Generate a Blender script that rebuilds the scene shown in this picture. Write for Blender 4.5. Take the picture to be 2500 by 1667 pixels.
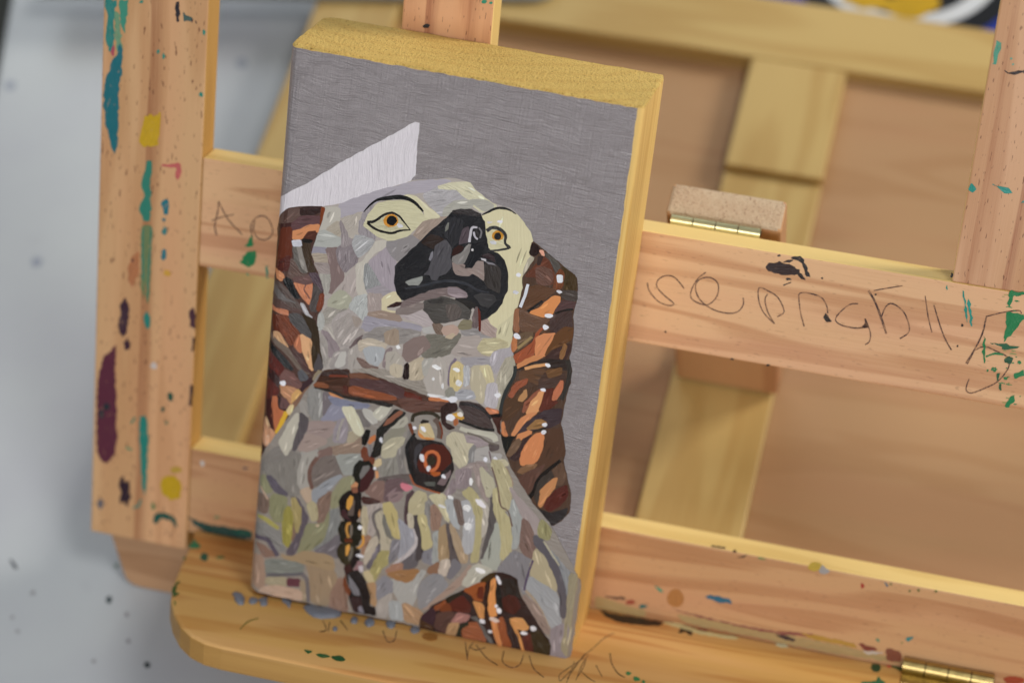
import bpy, bmesh, math, random
from mathutils import Matrix, Vector
for o in list(bpy.data.objects): bpy.data.objects.remove(o)
SC=bpy.context.scene; COL=SC.collection
MM=.001
# ---------------------------------------------------------------- camera
cam=bpy.data.cameras.new('camera'); co=bpy.data.objects.new('camera',cam); COL.objects.link(co)
F=Vector((-0.180694,0.549043,-0.816028)).normalized(); UP=Vector((-0.171,0.799511,0.575795))
RT=F.cross(UP).normalized(); UP=RT.cross(F)
m=Matrix((RT,UP,-F)).transposed().to_4x4(); m.translation=Vector((176.849,-314.538,613.62))*MM
co.matrix_world=m
cam.sensor_width=36; cam.lens=84.67; cam.clip_start=.02; cam.clip_end=20
cam.dof.use_dof=True; cam.dof.focus_distance=.604; cam.dof.aperture_fstop=6.9; cam.dof.aperture_blades=7
SC.camera=co
# ---------------------------------------------------------------- light
w=bpy.data.worlds.new('World'); SC.world=w; w.use_nodes=True
bg=w.node_tree.nodes['Background']; bg.inputs[0].default_value=(.93,.96,1,1); bg.inputs[1].default_value=.175
def area(name,loc,target,size,sizey,power,col):
    l=bpy.data.lights.new(name,'AREA'); l.shape='RECTANGLE'; l.size=size; l.size_y=sizey; l.energy=power; l.color=col
    o=bpy.data.objects.new(name,l); COL.objects.link(o); o.location=loc
    o.rotation_euler=(Vector(target)-Vector(loc)).to_track_quat('-Z','Y').to_euler(); return o
area('side_lamp',(1.05,.78,.68),(.07,.06,.06),.38,.38,12.5,(1,.94,.84))
area('front_fill',(.2,-1.2,.98),(.05,.05,.08),.75,.55,10.3,(.99,.98,.98))  # soft fill added on the camera side to lift the front faces
area('ceiling_lamp',(.60,-.05,1.25),(.06,.08,.05),.36,.36,5,(1,.97,.92))
area('back_window',(-.62,1.3,1.0),(-.08,.1,.0),.9,.7,5.8,(.88,.95,1))
SC.view_settings.view_transform='Standard'; SC.view_settings.look='None'; SC.view_settings.exposure=0; SC.view_settings.gamma=1
SC.render.engine='CYCLES'
GAIN=1.36
PAINT=[  # lower strokes are darker, with the light's fall-off kept in their colours
['hat','p','cac5ca',1,[-0.09,106.75,-0.2,109.27,-0.13,112.87,4.07,116.36,8.78,119.93,15.22,125.48,23.17,131.67,33.65,139.86,35.07,139.9,34.83,134.66,35.29,124.95,25.61,119.9,17.74,115.45,12.1,113.32,5.53,111.94,2.81,110.96,1.0,108.96]],
['fur','p','9b948f',2,[11.8,113.27,16.46,114.72,26.23,120.23,30.86,122.43,35.24,124.68,45.29,127.13,48.51,126.76,51.46,123.85,55.85,122.3,59.56,122.14,62.02,120.88,64.63,117.45,66.44,114.52,66.82,112.18,68.05,110.66,67.44,108.66,65.6,104.41,65.73,100.53,65.0,97.58,64.79,91.9,64.52,89.58,65.25,84.04,66.16,80.8,65.7,77.25,64.55,72.97,63.85,66.65,56.05,65.9,39.32,68.16,23.67,69.52,15.5,68.38,14.75,73.49,13.31,80.16,11.39,83.23,11.84,91.34,8.67,96.4,10.04,106.8]],
['fur','p','98939a',3,[16.16,114.44,19.04,116.4,25.86,120.09,32.16,122.97,35.28,124.54,44.28,126.66,44.51,124.49,37.68,122.21,32.38,120.64,27.11,118.51,24.56,116.34,22.83,114.03,16.72,111.15]],
['fur','p','a5a199',4,[12.39,113.15,16.34,114.05,16.77,110.59,16.0,109.88,12.63,106.94,11.66,106.75,12.12,109.69]],
['fur','p','9f978b',5,[13.15,107.33,16.63,110.57,17.29,106.14]],
['fur','p','9a9b97',6,[11.54,106.59,13.17,107.05,17.47,105.61,17.98,104.56,16.55,103.42,13.56,102.41,9.97,101.84,10.4,103.36]],
['fur','p','87848d',7,[9.97,101.84,14.12,102.37,14.49,101.3,10.09,100.28]],
['fur','p','a4998c',8,[9.97,100.12,13.7,100.71,14.86,100.22,15.0,98.52,11.69,97.86,10.54,98.21]],
['fur','p','8d8380',9,[10.86,97.7,15.01,98.38,16.32,96.19,16.12,95.28,12.5,94.84]],
['fur','p','a09d96',10,[12.5,94.84,16.09,95.56,16.49,94.19,15.72,89.97,14.59,90.03]],
['fur','p','766866',11,[13.85,102.32,16.84,103.2,17.63,100.48,18.72,97.53,19.19,95.32,15.74,89.69,16.16,94.71,14.93,99.37]],
['fur','p','857d80',12,[16.62,102.58,20.14,106.99,20.58,105.08,22.22,102.25,22.14,99.94,19.07,96.74,17.43,99.58]],
['fur','p','8b8384',13,[16.93,110.34,17.91,110.25,20.14,106.99,20.58,105.08,17.94,103.41,18.02,105.72]],
['fur','p','a49d95',14,[17.29,110.98,22.03,113.74,22.86,113.75,21.82,109.87,21.5,107.25,20.18,106.42,18.25,109.46]],
['fur','p','938d90',15,[22.86,113.75,25.07,116.72,24.73,114.4,23.63,111.36,26.64,108.54,26.23,107.04,21.97,108.2,22.02,110.76]],
['fur','p','a1a1a2',16,[20.58,105.08,21.47,107.53,26.5,107.09,25.32,104.87,22.57,101.46,21.3,103.22]],
['fur','p','9c938f',12,[17.86,91.28,22.17,99.66,22.84,92.0,21.84,90.63]],
['fur','p','989788',13,[15.84,88.54,18.11,91.62,20.09,91.44,21.62,90.0,21.01,87.26,17.74,86.0,15.73,86.47]],
['fur','p','aaa59c',17,[22.17,99.66,23.76,100.55,25.67,104.08,26.8,106.87,30.05,107.51,29.12,105.62,26.29,103.34,24.61,100.43,24.97,93.29,25.67,91.7,23.17,91.48]],
['fur','p','8f9090',18,[24.63,100.15,25.45,100.31,27.29,98.38,29.22,95.6,25.27,93.06,24.71,96.13]],
['fur','p','928a90',19,[25.4,100.88,28.41,104.34,29.67,105.72,30.69,103.64,32.45,102.56,32.36,99.11,32.76,94.87,33.03,93.48,29.52,95.37,27.27,98.66]],
['fur','p','817d7e',20,[29.78,107.45,32.44,108.54,35.84,110.34,37.62,108.99,35.49,105.45,32.97,102.95,31.83,103.3,29.64,106.0]],
['fur','p','a8aaa8',18,[21.24,87.89,22.94,90.85,25.64,91.98,26.26,89.78,26.13,86.55,24.91,84.54,22.49,86.39]],
['fur','p','8d878b',20,[25.54,93.12,29.52,95.37,33.03,93.48,32.76,93.42,29.53,92.19,26.17,92.38]],
['fur','p','948985',21,[25.89,92.32,29.75,92.81,30.18,88.25,26.66,86.95]],
['fur','p','b9b095',22,[29.83,91.96,32.95,94.33,35.08,92.44,31.11,90.19,30.97,88.7,34.04,88.75,30.18,88.25]],
['fur','p','98938c',14,[14.51,84.17,15.73,86.47,18.02,86.06,21.04,86.97,18.39,84.96,17.15,82.95,15.3,81.39]],
['fur','p','9b9b97',15,[12.61,83.19,14.48,84.46,14.79,80.7,13.12,80.35]],
['fur','p','9c9592',19,[17.18,82.66,18.92,85.37,21.62,86.79,24.91,84.54,25.44,81.72,22.52,76.39,19.69,76.39,17.4,80.06]],
['fur','p','8a868e',20,[25.91,85.92,30.06,86.48,35.65,86.46,41.28,85.87,40.27,84.78,33.07,84.17,24.89,81.6]],
['fur','p','88796f',23,[26.49,87.21,30.18,88.25,34.37,88.23,35.65,86.46,30.06,86.48,26.43,86.32]],
['fur','p','a5a2a4',4,[37.82,121.4,41.36,124.03,45.9,124.61,48.99,123.54,48.37,121.75,46.27,121.07,43.75,119.19,43.44,116.89,42.08,116.91,39.96,119.02,38.17,120.63]],
['fur','p','bcb8a0',5,[40.83,123.92,44.69,125.91,48.91,126.85,50.99,125.03,53.89,123.09,56.96,122.15,54.42,120.69,52.9,119.84,50.57,121.34,51.31,122.04,48.22,123.11,45.9,124.61]],
['fur','p','a3a199',6,[43.75,119.19,46.24,121.34,49.93,122.33,54.16,123.14,56.18,121.86,53.4,120.21,50.81,121.66,49.89,120.1,46.71,119.48,44.51,117.1,43.44,116.89]],
['fur','p','97897f',21,[38.19,114.89,43.75,116.53,44.51,117.1,40.62,112.41,38.21,109.11,36.19,110.13,37.56,112.94]],
['fur','p','817d7d',22,[32.55,108.0,35.62,110.3,38.23,108.97,35.3,105.13,33.05,102.68,32.1,103.92]],
['fur','p','bbb496',3,[53.25,119.07,55.51,120.62,58.35,121.73,60.55,121.32,62.25,120.53,64.07,118.66,65.9,116.79,66.81,114.73,66.41,111.28,66.47,109.6,65.67,107.18,65.39,104.86,65.78,101.53,65.26,96.57,65.22,90.86,64.05,87.95,61.24,88.53,58.39,89.45,57.64,91.26,59.77,94.3,61.51,98.38,62.03,102.2,61.52,105.51,60.12,108.34,58.28,110.24,55.8,110.59,54.94,113.52,54.12,117.28]],
['fur','p','a39c8d',4,[66.4,110.15,68.45,111.12,68.44,108.87,67.05,106.89,65.66,104.92,65.7,106.91]],
['fur','p','9d9291',3,[34.97,88.36,41.16,90.49,43.7,87.24,44.12,85.87,40.4,86.85,36.99,87.61]],
['fur','p','9b9b97',16,[12.54,84.0,14.49,84.4,14.94,80.67,13.76,79.54,12.98,82.03]],
['fur','p','a19b94',20,[14.94,80.67,18.14,81.33,19.62,77.21,19.16,75.93,16.74,77.79,15.75,79.36]],
['fur','p','97918c',21,[14.22,79.05,16.74,77.79,17.13,73.13,16.53,70.02,15.55,69.81,14.6,74.38]],
['fur','p','82787a',22,[14.31,79.65,16.03,79.42,18.51,76.98,19.77,75.46,17.99,73.01,17.15,72.83,16.83,76.63]],
['fur','p','90867f',20,[22.02,85.36,24.89,84.77,23.68,82.47,22.55,82.53]],
['fur','p','9b9490',21,[17.37,82.05,21.67,86.16,22.85,82.3,25.67,82.29,25.52,80.79,22.48,76.91,19.67,76.63,18.03,79.24]],
['fur','p','6d6262',22,[22.5,76.62,23.99,79.0,25.81,80.71,25.65,79.35,24.14,77.26,22.83,76.1]],
['fur','p','908a87',23,[17.37,70.2,18.73,74.35,22.25,76.28,22.45,70.67,18.85,69.61]],
['fur','p','a6a39e',24,[19.05,70.55,20.12,74.65,21.51,74.94,21.26,71.31,19.91,70.43]],
['fur','p','96908b',24,[22.55,76.04,24.64,77.96,24.95,74.47,26.3,72.08,23.06,70.2,22.53,73.07]],
['fur','p','8b8683',23,[25.57,80.21,28.95,83.26,33.05,84.4,38.61,84.67,40.85,84.55,38.92,81.51,32.11,79.51,26.0,78.54]],
['fur','p','8e8073',24,[31.26,82.57,34.45,84.4,35.13,80.14,31.83,79.45]],
['fur','p','aaa092',25,[24.59,78.54,27.28,79.98,32.11,79.51,31.66,78.24,26.66,77.49,25.1,75.98]],
['fur','p','97999b',26,[26.16,76.8,28.03,77.92,31.66,78.24,31.16,74.58,29.91,72.84,27.28,73.77]],
['fur','p','776660',27,[24.42,74.06,26.14,73.83,28.24,72.49,30.79,72.43,28.32,71.61,26.02,72.02]],
['fur','p','7f7474',27,[31.57,73.19,32.02,77.43,33.57,78.93,33.23,76.5,32.45,72.78]],
['fur','p','9b958d',28,[32.35,76.91,34.22,77.89,36.59,76.61,36.87,73.71,34.06,73.71,32.78,72.26]],
['fur','p','938c84',29,[22.78,70.14,31.37,72.25,38.28,70.74,43.26,71.5,44.25,67.25,37.32,69.05,30.17,69.92]],
['fur','p','9b9292',4,[34.73,87.96,41.16,90.44,43.05,88.21,43.74,86.9,40.41,86.79,36.7,87.78]],
['fur','p','a09e9b',21,[41.07,85.76,43.76,86.61,44.59,85.32,41.73,84.73]],
['fur','p','6d5f56',22,[43.68,87.47,45.85,87.91,46.69,85.17,45.03,85.12,44.07,86.38]],
['fur','p','77746c',23,[42.06,84.22,45.63,84.66,47.89,84.26,51.27,86.41,50.66,84.25,49.09,80.7,46.76,79.04,42.41,77.83,41.17,79.05,44.31,81.17]],
['fur','p','7a6d69',24,[36.84,80.49,39.41,82.79,41.84,83.59,43.74,81.34,41.2,78.76,40.0,76.74,37.86,75.7,36.56,77.49]],
['fur','p','84807f',3,[51.15,87.55,55.44,88.73,59.73,87.29,55.95,86.51,51.57,86.18]],
['fur','p','968d88',24,[49.36,80.76,51.66,85.33,55.65,86.74,56.62,85.48,56.05,83.03,57.53,82.17,59.75,82.05,54.91,80.75,49.97,80.3]],
['fur','p','77715f',4,[50.31,87.67,51.18,89.88,53.61,90.38,53.82,88.39,51.15,87.55]],
['fur','o','a08b80',24,[50.65,87.01,50.32,85.88,49.24,85.0,47.81,84.71,46.59,85.11,46.04,86.06,46.38,87.19,47.46,88.07,48.89,88.36,50.1,87.96]],
['fur','p','ab9c88',25,[47.29,84.71,49.64,86.08,48.95,84.77,47.86,84.54]],
['fur','p','9a8a84',4,[56.03,90.88,57.58,91.77,58.31,90.19,60.91,88.99,60.8,87.51,58.62,87.35,56.37,87.76]],
['fur','p','b3ad92',5,[60.55,89.78,64.65,94.66,64.57,90.61,64.39,87.39,63.8,85.23,61.24,83.53,60.63,86.61]],
['fur','p','b0a88b',25,[56.05,83.03,56.86,85.82,60.59,86.89,63.71,86.08,61.75,83.93,60.23,82.74,58.94,81.88,56.96,82.34]],
['fur','p','8c888b',25,[51.99,79.55,54.94,80.46,59.54,81.42,60.07,79.19,57.09,78.56,54.14,77.65,52.35,78.74]],
['fur','p','a59f90',3,[62.42,77.92,63.05,82.16,65.07,83.75,66.2,81.07,66.09,77.23,64.32,73.32,63.59,69.91,63.27,67.76,61.54,68.28,61.78,73.66]],
['fur','p','9c979a',26,[60.37,78.96,59.58,81.14,60.2,83.02,61.75,83.93,64.37,85.06,65.37,83.52,63.05,82.16,62.46,79.99,61.13,77.06]],
['fur','p','b0abb0',27,[59.61,80.85,60.23,82.74,61.24,83.53,61.19,81.48,60.34,79.25]],
['fur','p','a59a88',30,[38.46,75.23,41.84,78.01,42.09,75.4,42.71,71.98,38.89,70.87]],
['fur','p','a79d8c',30,[33.56,73.61,34.88,74.48,36.87,74.3,36.87,71.34,35.5,70.9,34.03,71.63]],
['fur','p','3b3635',31,[37.42,74.42,38.16,75.46,38.72,71.13,37.48,70.87]],
['fur','p','98958f',31,[41.95,76.85,44.08,77.89,45.21,77.83,43.69,73.37,42.63,72.85]],
['fur','p','9d9791',32,[43.72,73.08,44.96,77.48,46.5,78.84,48.02,77.54,48.76,74.45,49.16,69.19,48.43,68.14,44.46,68.49,42.74,71.69]],
['fur','o','dcdad0',33,[47.1,75.68,46.78,75.38,46.09,75.27,45.3,75.41,44.7,75.73,44.54,76.11,44.86,76.41,45.55,76.51,46.34,76.38,46.93,76.06]],
['fur','k','7c737f',33,[50.3,79.43,49.88,78.62,49.45,77.76,49.13,76.71,49.02,75.37,49.05,73.92,49.1,72.76,49.18,72.06,49.3,71.64,49.4,71.25,50.14,71.55,50.04,71.94,49.94,72.28,49.87,72.89,49.81,74.02,49.79,75.42,49.88,76.63,50.15,77.49,50.55,78.27,50.96,79.09]],
['fur','p','a39b88',26,[55.19,78.16,57.36,78.62,59.15,74.88,59.63,70.54,58.49,68.21,56.66,69.61,55.2,72.85]],
['fur','p','b5a67e',34,[50.02,77.07,51.26,78.51,52.75,77.65,53.26,75.4,52.75,72.33,51.56,70.3,50.05,71.46,49.85,74.68]],
['fur','o','d4d4dc',35,[52.08,76.04,51.81,75.78,51.26,75.7,50.64,75.84,50.19,76.14,50.08,76.49,50.36,76.75,50.91,76.83,51.52,76.69,51.97,76.39]],
['fur','o','d4d4dc',35,[52.87,72.39,52.51,71.98,52.0,71.85,51.55,72.07,51.33,72.54,51.42,73.09,51.79,73.5,52.29,73.62,52.74,73.41,52.96,72.94]],
['fur','p','b0b0b2',35,[53.05,77.42,54.1,77.93,54.76,73.06,53.61,72.07]],
['fur','p','b3a98a',27,[57.12,78.27,59.49,79.36,60.45,76.92,61.08,74.99,59.82,73.84,58.42,76.49]],
['fur','p','a8a3a6',28,[59.55,73.78,61.66,74.82,62.52,72.05,62.42,67.87,59.61,68.16,59.43,71.09]],
['fur','o','c9c9cc',29,[63.39,71.64,63.28,71.24,62.9,70.92,62.4,70.81,61.96,70.95,61.77,71.29,61.88,71.7,62.26,72.02,62.77,72.13,63.2,71.98]],
['fur','p','96969a',27,[51.35,69.66,53.72,71.06,55.93,71.23,56.97,69.38,53.45,68.32,51.78,68.26]],
['fur','p','84827a',35,[48.83,69.72,50.35,71.23,51.35,69.66,51.2,68.44,49.25,68.32]],
['fur','o','d4d4dc',33,[45.69,72.52,45.64,72.23,45.48,72.03,45.26,71.98,45.07,72.11,44.97,72.37,45.01,72.66,45.17,72.86,45.39,72.91,45.59,72.78]],
['fur','o','d4d4dc',33,[48.38,71.11,48.35,70.61,48.19,70.27,47.95,70.22,47.73,70.48,47.61,70.94,47.63,71.44,47.8,71.77,48.03,71.82,48.25,71.57]],
['fur','o','d4d4dc',25,[35.75,79.02,35.51,78.78,35.15,78.73,34.82,78.89,34.64,79.19,34.68,79.53,34.93,79.77,35.28,79.82,35.61,79.66,35.79,79.35]],
['ear1','p','4a332c',22,[1.0,108.96,2.81,111.02,6.07,112.16,12.57,113.38,12.21,110.28,11.53,106.73,10.52,103.67,9.94,100.4,10.86,97.7,12.2,95.07,13.94,91.07,14.44,87.67,13.86,85.21,12.85,83.68,13.59,78.09,14.93,72.13,15.76,69.02,13.26,64.59,9.87,56.61,7.56,49.08,3.81,40.85,0.13,39.1,0.06,46.21,0.19,58.48,-0.04,73.48,0.02,82.38,0.01,88.26,0.14,94.12,-0.2,102.71,0.08,106.35]],
['ear1','p','5f4a44',23,[0.32,106.83,1.14,108.99,3.09,110.93,6.09,111.93,6.29,109.41,4.19,107.58,0.39,105.98]],
['ear1','p','2e1c1a',24,[6.21,112.1,11.55,113.21,11.55,111.57,8.44,110.4,6.24,109.97]],
['ear1','p','6f3517',25,[11.7,113.16,12.53,113.17,12.21,110.28,11.69,108.18,11.25,108.38,11.62,110.73]],
['ear1','p','56393b',26,[3.96,106.97,6.26,109.69,11.19,110.79,11.66,110.17,11.39,108.41,9.22,107.7,7.06,106.71,5.18,105.63,4.09,105.28]],
['ear1','p','3a211f',27,[0.11,105.93,4.19,107.58,4.0,106.4,1.28,105.3,-0.17,102.15,-0.2,103.82]],
['ear1','p','c08158',27,[4.51,105.22,7.07,106.57,9.74,108.09,11.52,108.58,11.41,106.42,10.59,106.26,8.81,105.77,7.79,104.57,7.3,103.61,4.68,103.1]],
['ear1','p','4a2a20',28,[7.81,104.29,8.8,105.91,10.43,106.51,11.04,105.92,10.51,103.81,7.87,103.58]],
['ear1','p','5a2b1c',28,[1.4,105.61,4.28,106.46,4.68,103.1,4.89,98.53,4.6,95.0,1.28,94.05,0.24,94.72,0.05,101.04]],
['ear1','p','453029',29,[-0.2,104.13,1.26,105.58,1.02,101.23,0.16,95.86]],
['ear1','p','4b211b',30,[0.18,95.57,4.31,98.71,5.02,96.83,4.09,94.32,1.02,93.71]],
['ear1','p','5c5752',29,[4.83,101.12,6.08,101.36,7.22,97.55,9.41,94.81,7.75,94.47,5.83,97.28]],
['ear1','p','86807a',30,[6.08,101.36,7.32,101.61,8.26,98.63,9.78,95.46,9.41,94.81,7.91,95.95,6.88,98.35]],
['ear1','p','3a2b1d',31,[7.23,102.74,9.58,103.2,10.01,99.55,11.26,96.33,11.99,94.16,9.69,94.86,8.26,98.63]],
['ear1','p','c5c6cf',32,[4.65,102.8,7.04,103.42,7.46,101.63,4.96,101.29]],
['ear1','p','14110f',33,[7.29,103.75,10.07,104.01,9.86,103.11,7.5,102.93]],
['ear1','p','59453e',32,[4.6,95.0,4.94,97.97,5.86,96.99,7.77,94.19,10.29,94.4,9.85,92.86,5.66,92.31,3.94,92.55]],
['ear1','p','51443f',23,[-0.16,90.56,2.38,90.78,5.41,88.18,7.57,85.98,8.84,84.19,6.0,84.19,2.53,84.96,0.04,85.92]],
['ear1','p','5d5856',24,[0.14,90.33,1.65,89.17,4.1,86.74,7.59,85.69,2.73,86.17,0.19,87.71]],
['ear1','p','bd805a',31,[0.21,93.98,1.29,93.91,3.04,93.24,3.57,91.89,2.36,91.07,1.17,91.7]],
['ear1','p','0e0f11',33,[3.17,91.52,4.22,92.61,5.7,91.74,6.69,89.9,8.03,87.25,7.2,87.08,5.39,88.47,3.84,90.2]],
['ear1','p','bb7856',34,[6.0,91.51,8.84,91.35,11.0,92.51,11.3,90.54,11.26,87.61,10.68,86.03,9.17,87.19,7.92,88.69,6.97,89.95]],
['ear1','k','6a4a42',35,[9.2,91.66,9.0,91.14,8.8,90.58,8.75,90.0,9.0,89.48,9.39,89.04,9.74,88.65,10.01,88.3,10.27,87.97,10.52,87.64,10.83,87.92,10.58,88.25,10.32,88.58,10.04,88.94,9.68,89.33,9.32,89.74,9.13,90.12,9.18,90.53,9.37,91.02,9.56,91.55]],
['ear1','p','5f4744',36,[5.63,92.6,8.66,93.64,10.84,94.51,11.03,92.23,8.83,91.49,6.28,91.56]],
['ear1','p','46353d',37,[9.69,94.86,11.9,95.3,13.24,92.67,14.12,90.52,12.85,90.56,11.3,92.28]],
['ear1','p','4d4644',38,[11.3,92.28,14.01,90.21,13.69,87.23,12.79,84.41,11.07,84.64,10.68,86.03,11.33,88.5]],
['ear1','p','6b3522',39,[13.34,89.78,14.17,89.95,14.29,86.76,13.32,84.81,12.74,84.98]],
['ear1','p','4f3c37',25,[-0.08,85.6,2.77,85.59,6.28,84.25,8.56,84.13,11.82,82.44,12.56,80.24,9.21,79.55,5.77,83.56,2.08,83.39,-0.09,83.84]],
['ear1','p','33261a',26,[8.28,84.07,10.7,82.21,12.4,82.27,13.12,80.35,10.89,79.89]],
['ear1','p','a2a0a3',27,[8.26,86.12,8.97,86.12,10.58,83.66,11.79,82.73,10.7,82.21,9.12,84.24]],
['ear1','p','55281a',23,[0.51,81.54,2.54,81.07,4.93,75.94,3.5,75.94,1.37,77.58]],
['ear1','p','6e3a26',24,[1.65,81.48,5.04,81.88,8.77,77.92,7.85,75.06,6.54,73.59,4.32,76.41,2.69,79.03]],
['ear1','p','4a4747',27,[5.14,82.49,8.36,83.15,12.13,78.61,11.72,76.6,8.77,77.92,6.32,80.08]],
['ear1','p','b57455',28,[-0.09,83.84,2.09,83.25,4.93,83.39,5.32,81.99,4.74,82.17,1.58,82.41,0.02,82.38]],
['ear1','p','c0956e',25,[1.58,76.73,2.84,77.14,5.97,73.48,5.76,72.54,3.68,73.59,1.55,75.24]],
['ear1','p','a5674a',25,[7.22,74.03,8.79,77.63,9.75,74.56,9.51,72.13,8.62,72.54]],
['ear1','p','c99b72',28,[8.93,77.66,12.01,76.52,12.74,71.02,13.14,67.81,11.78,68.72,9.7,73.36]],
['ear1','p','32271a',29,[9.05,83.29,11.82,82.38,13.43,80.06,14.46,74.35,15.69,69.84,14.67,68.43,13.26,68.13,12.41,73.33,12.17,78.03,10.57,80.36]],
['ear1','p','4a4446',30,[14.26,73.42,15.86,69.58,14.38,68.37,13.26,68.13,13.86,71.25]],
['ear1','k','191a1b',23,[-0.0,72.75,0.69,71.94,1.38,71.13,2.12,70.3,3.01,69.43,3.95,68.54,4.82,67.73,5.72,67.28,6.54,66.92,7.35,66.57,7.9,67.32,7.33,68.01,6.77,68.7,6.15,69.45,5.24,70.16,4.26,70.95,3.32,71.72,2.46,72.38,1.64,73.03,0.82,73.68]],
['ear1','k','6b5d53',26,[-0.08,75.49,0.71,74.68,1.5,73.87,2.38,73.07,3.34,72.44,4.29,71.89,5.26,71.2,6.4,70.13,7.67,68.85,8.83,67.7,9.86,67.05,10.73,66.6,11.59,66.15,12.31,67.16,11.63,67.86,10.97,68.55,10.19,69.38,9.01,70.41,7.66,71.63,6.35,72.7,5.19,73.4,4.16,73.87,3.24,74.36,2.32,74.93,1.42,75.57,0.5,76.21]],
['ear1','p','432a26',29,[6.28,73.24,9.23,72.07,11.78,68.72,13.07,66.9,10.73,67.6,7.91,70.6]],
['ear1','p','551f18',24,[0.3,70.8,2.83,69.54,5.32,67.06,4.34,64.75,2.05,64.56,0.4,65.42]],
['ear1','p','301a18',25,[0.74,66.7,4.41,63.86,4.33,61.12,2.18,62.78,0.49,64.23]],
['ear1','p','4f1f18',26,[0.19,62.36,2.16,63.08,4.35,60.82,4.18,59.27,2.49,58.61,1.2,56.51,0.31,58.75]],
['ear1','p','6d4c47',26,[4.37,64.45,5.62,66.82,8.28,65.88,10.49,63.34,9.74,61.97,6.53,62.5,4.46,63.26]],
['ear1','p','4f4f53',30,[9.08,66.65,10.14,67.78,12.0,66.07,11.81,64.83,9.83,64.41]],
['ear1','p','39272a',31,[10.49,63.34,12.84,66.25,13.27,64.53,11.17,61.98,10.35,61.5]],
['ear1','p','b2815f',32,[4.55,62.08,6.55,62.2,8.87,62.09,10.35,61.5,10.26,59.06,7.82,57.02,6.28,58.21,4.82,60.32]],
['ear1','p','c59a62',33,[7.89,59.76,9.45,61.91,10.54,60.94,9.71,58.64,8.08,57.38]],
['ear1','o','d4d4dc',33,[6.01,62.9,5.89,62.41,5.52,62.05,5.03,61.94,4.61,62.14,4.42,62.56,4.54,63.05,4.92,63.41,5.41,63.52,5.82,63.32]],
['ear1','p','5f4543',33,[4.82,58.5,6.26,58.5,7.82,57.02,6.49,55.51,4.76,55.45]],
['ear1','p','2a1715',34,[3.92,58.91,4.98,58.23,4.76,55.45,6.8,55.28,6.56,54.61,4.49,55.08]],
['ear1','p','a5603f',35,[2.66,58.34,3.94,58.61,4.49,55.08,6.56,54.61,5.31,51.9,4.13,48.27,3.13,52.04]],
['ear1','p','3a1d1a',36,[0.87,57.05,2.56,57.71,2.99,53.84,3.83,48.51,2.99,48.02,1.51,52.3]],
['ear1','p','5a2c23',23,[5.04,47.85,7.79,53.66,9.88,56.55,9.47,54.33,7.26,49.26,5.7,46.77]],
['ear1','p','7d5e4c',34,[8.1,57.08,10.42,60.61,13.27,64.53,15.28,67.96,15.84,68.08,14.88,65.78,11.32,60.19,9.07,55.77]],
['ear1','p','8f8069',35,[13.19,65.42,14.38,68.37,15.67,68.34,14.34,65.36]],
['ear1','p','c79d33',37,[4.3,48.0,5.31,51.9,6.53,54.91,7.46,54.2,6.0,50.52,5.04,47.85]],
['ear1','p','c9b489',38,[6.82,54.98,7.82,57.02,8.67,57.2,8.55,55.04,7.62,53.93]],
['ear1','p','ba8a6a',38,[0.63,44.42,0.94,52.18,2.59,49.47,4.16,47.97,3.81,44.81,2.84,42.12,1.89,43.15]],
['ear1','p','d3b085',39,[1.08,52.21,2.03,51.19,2.59,49.47,1.52,50.16]],
['ear1','p','cfae93',39,[1.64,46.5,2.62,47.02,2.56,43.92,1.8,44.37]],
['ear1','p','2b1713',40,[0.28,43.11,2.58,43.61,2.98,42.16,0.86,41.22]],
['ear1','p','5d3329',41,[0.15,40.91,3.44,41.95,4.34,45.54,5.42,46.71,3.82,40.79,0.4,39.41]],
['ear2','p','4a3528',27,[66.81,114.73,68.39,113.92,74.49,110.07,78.81,107.69,79.43,104.85,79.87,101.25,79.13,98.54,79.76,93.86,80.12,91.57,79.69,85.12,80.7,82.43,80.92,79.56,80.21,74.12,79.96,70.53,79.64,67.49,80.73,64.16,82.05,59.07,81.75,56.9,83.93,50.44,84.83,47.6,84.97,43.06,83.49,40.27,80.98,37.84,75.56,40.91,72.75,43.34,69.56,46.6,67.96,50.81,66.2,54.05,64.06,58.11,63.95,61.69,63.63,67.0,63.92,69.44,64.85,73.49,66.11,77.0,66.39,80.58,65.33,83.86,64.71,86.93,64.51,94.69,65.26,96.57,65.78,101.53,65.49,105.17,67.99,110.47,66.41,111.28]],
['ear2','p','231312',28,[66.85,114.45,68.42,113.64,69.08,112.65,67.92,111.02,66.42,111.14]],
['ear2','p','47423d',28,[69.93,112.26,71.57,112.02,74.52,109.8,74.3,107.21,73.08,108.38,71.5,110.32]],
['ear2','p','603525',29,[68.64,109.47,70.03,111.43,71.5,110.32,72.82,108.33,73.54,106.78,73.05,104.13,69.32,103.67,68.57,105.5,65.92,104.97,67.05,106.89]],
['ear2','p','33241f',30,[68.71,111.17,70.03,111.43,69.5,109.08,68.74,108.64]],
['ear2','p','d9a088',31,[68.81,112.6,69.58,112.89,70.29,111.49,69.47,111.6]],
['ear2','p','66473c',30,[68.57,107.76,70.1,108.49,72.55,108.28,73.12,105.85,72.52,104.03,69.32,103.67,68.5,106.05]],
['ear2','p','6e3f26',31,[73.58,106.5,74.62,108.97,76.1,107.86,76.18,105.04,75.29,103.45,73.45,103.08]],
['ear2','p','43331c',32,[74.79,109.85,78.83,107.56,79.37,104.27,76.94,103.21,76.05,103.89,76.14,107.58]],
['ear2','p','d2d5e0',33,[73.92,107.0,75.22,107.4,75.58,105.49,74.42,105.12]],
['ear2','p','423a36',33,[75.59,103.23,79.4,104.0,79.84,101.53,78.33,100.65,75.79,101.56]],
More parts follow.
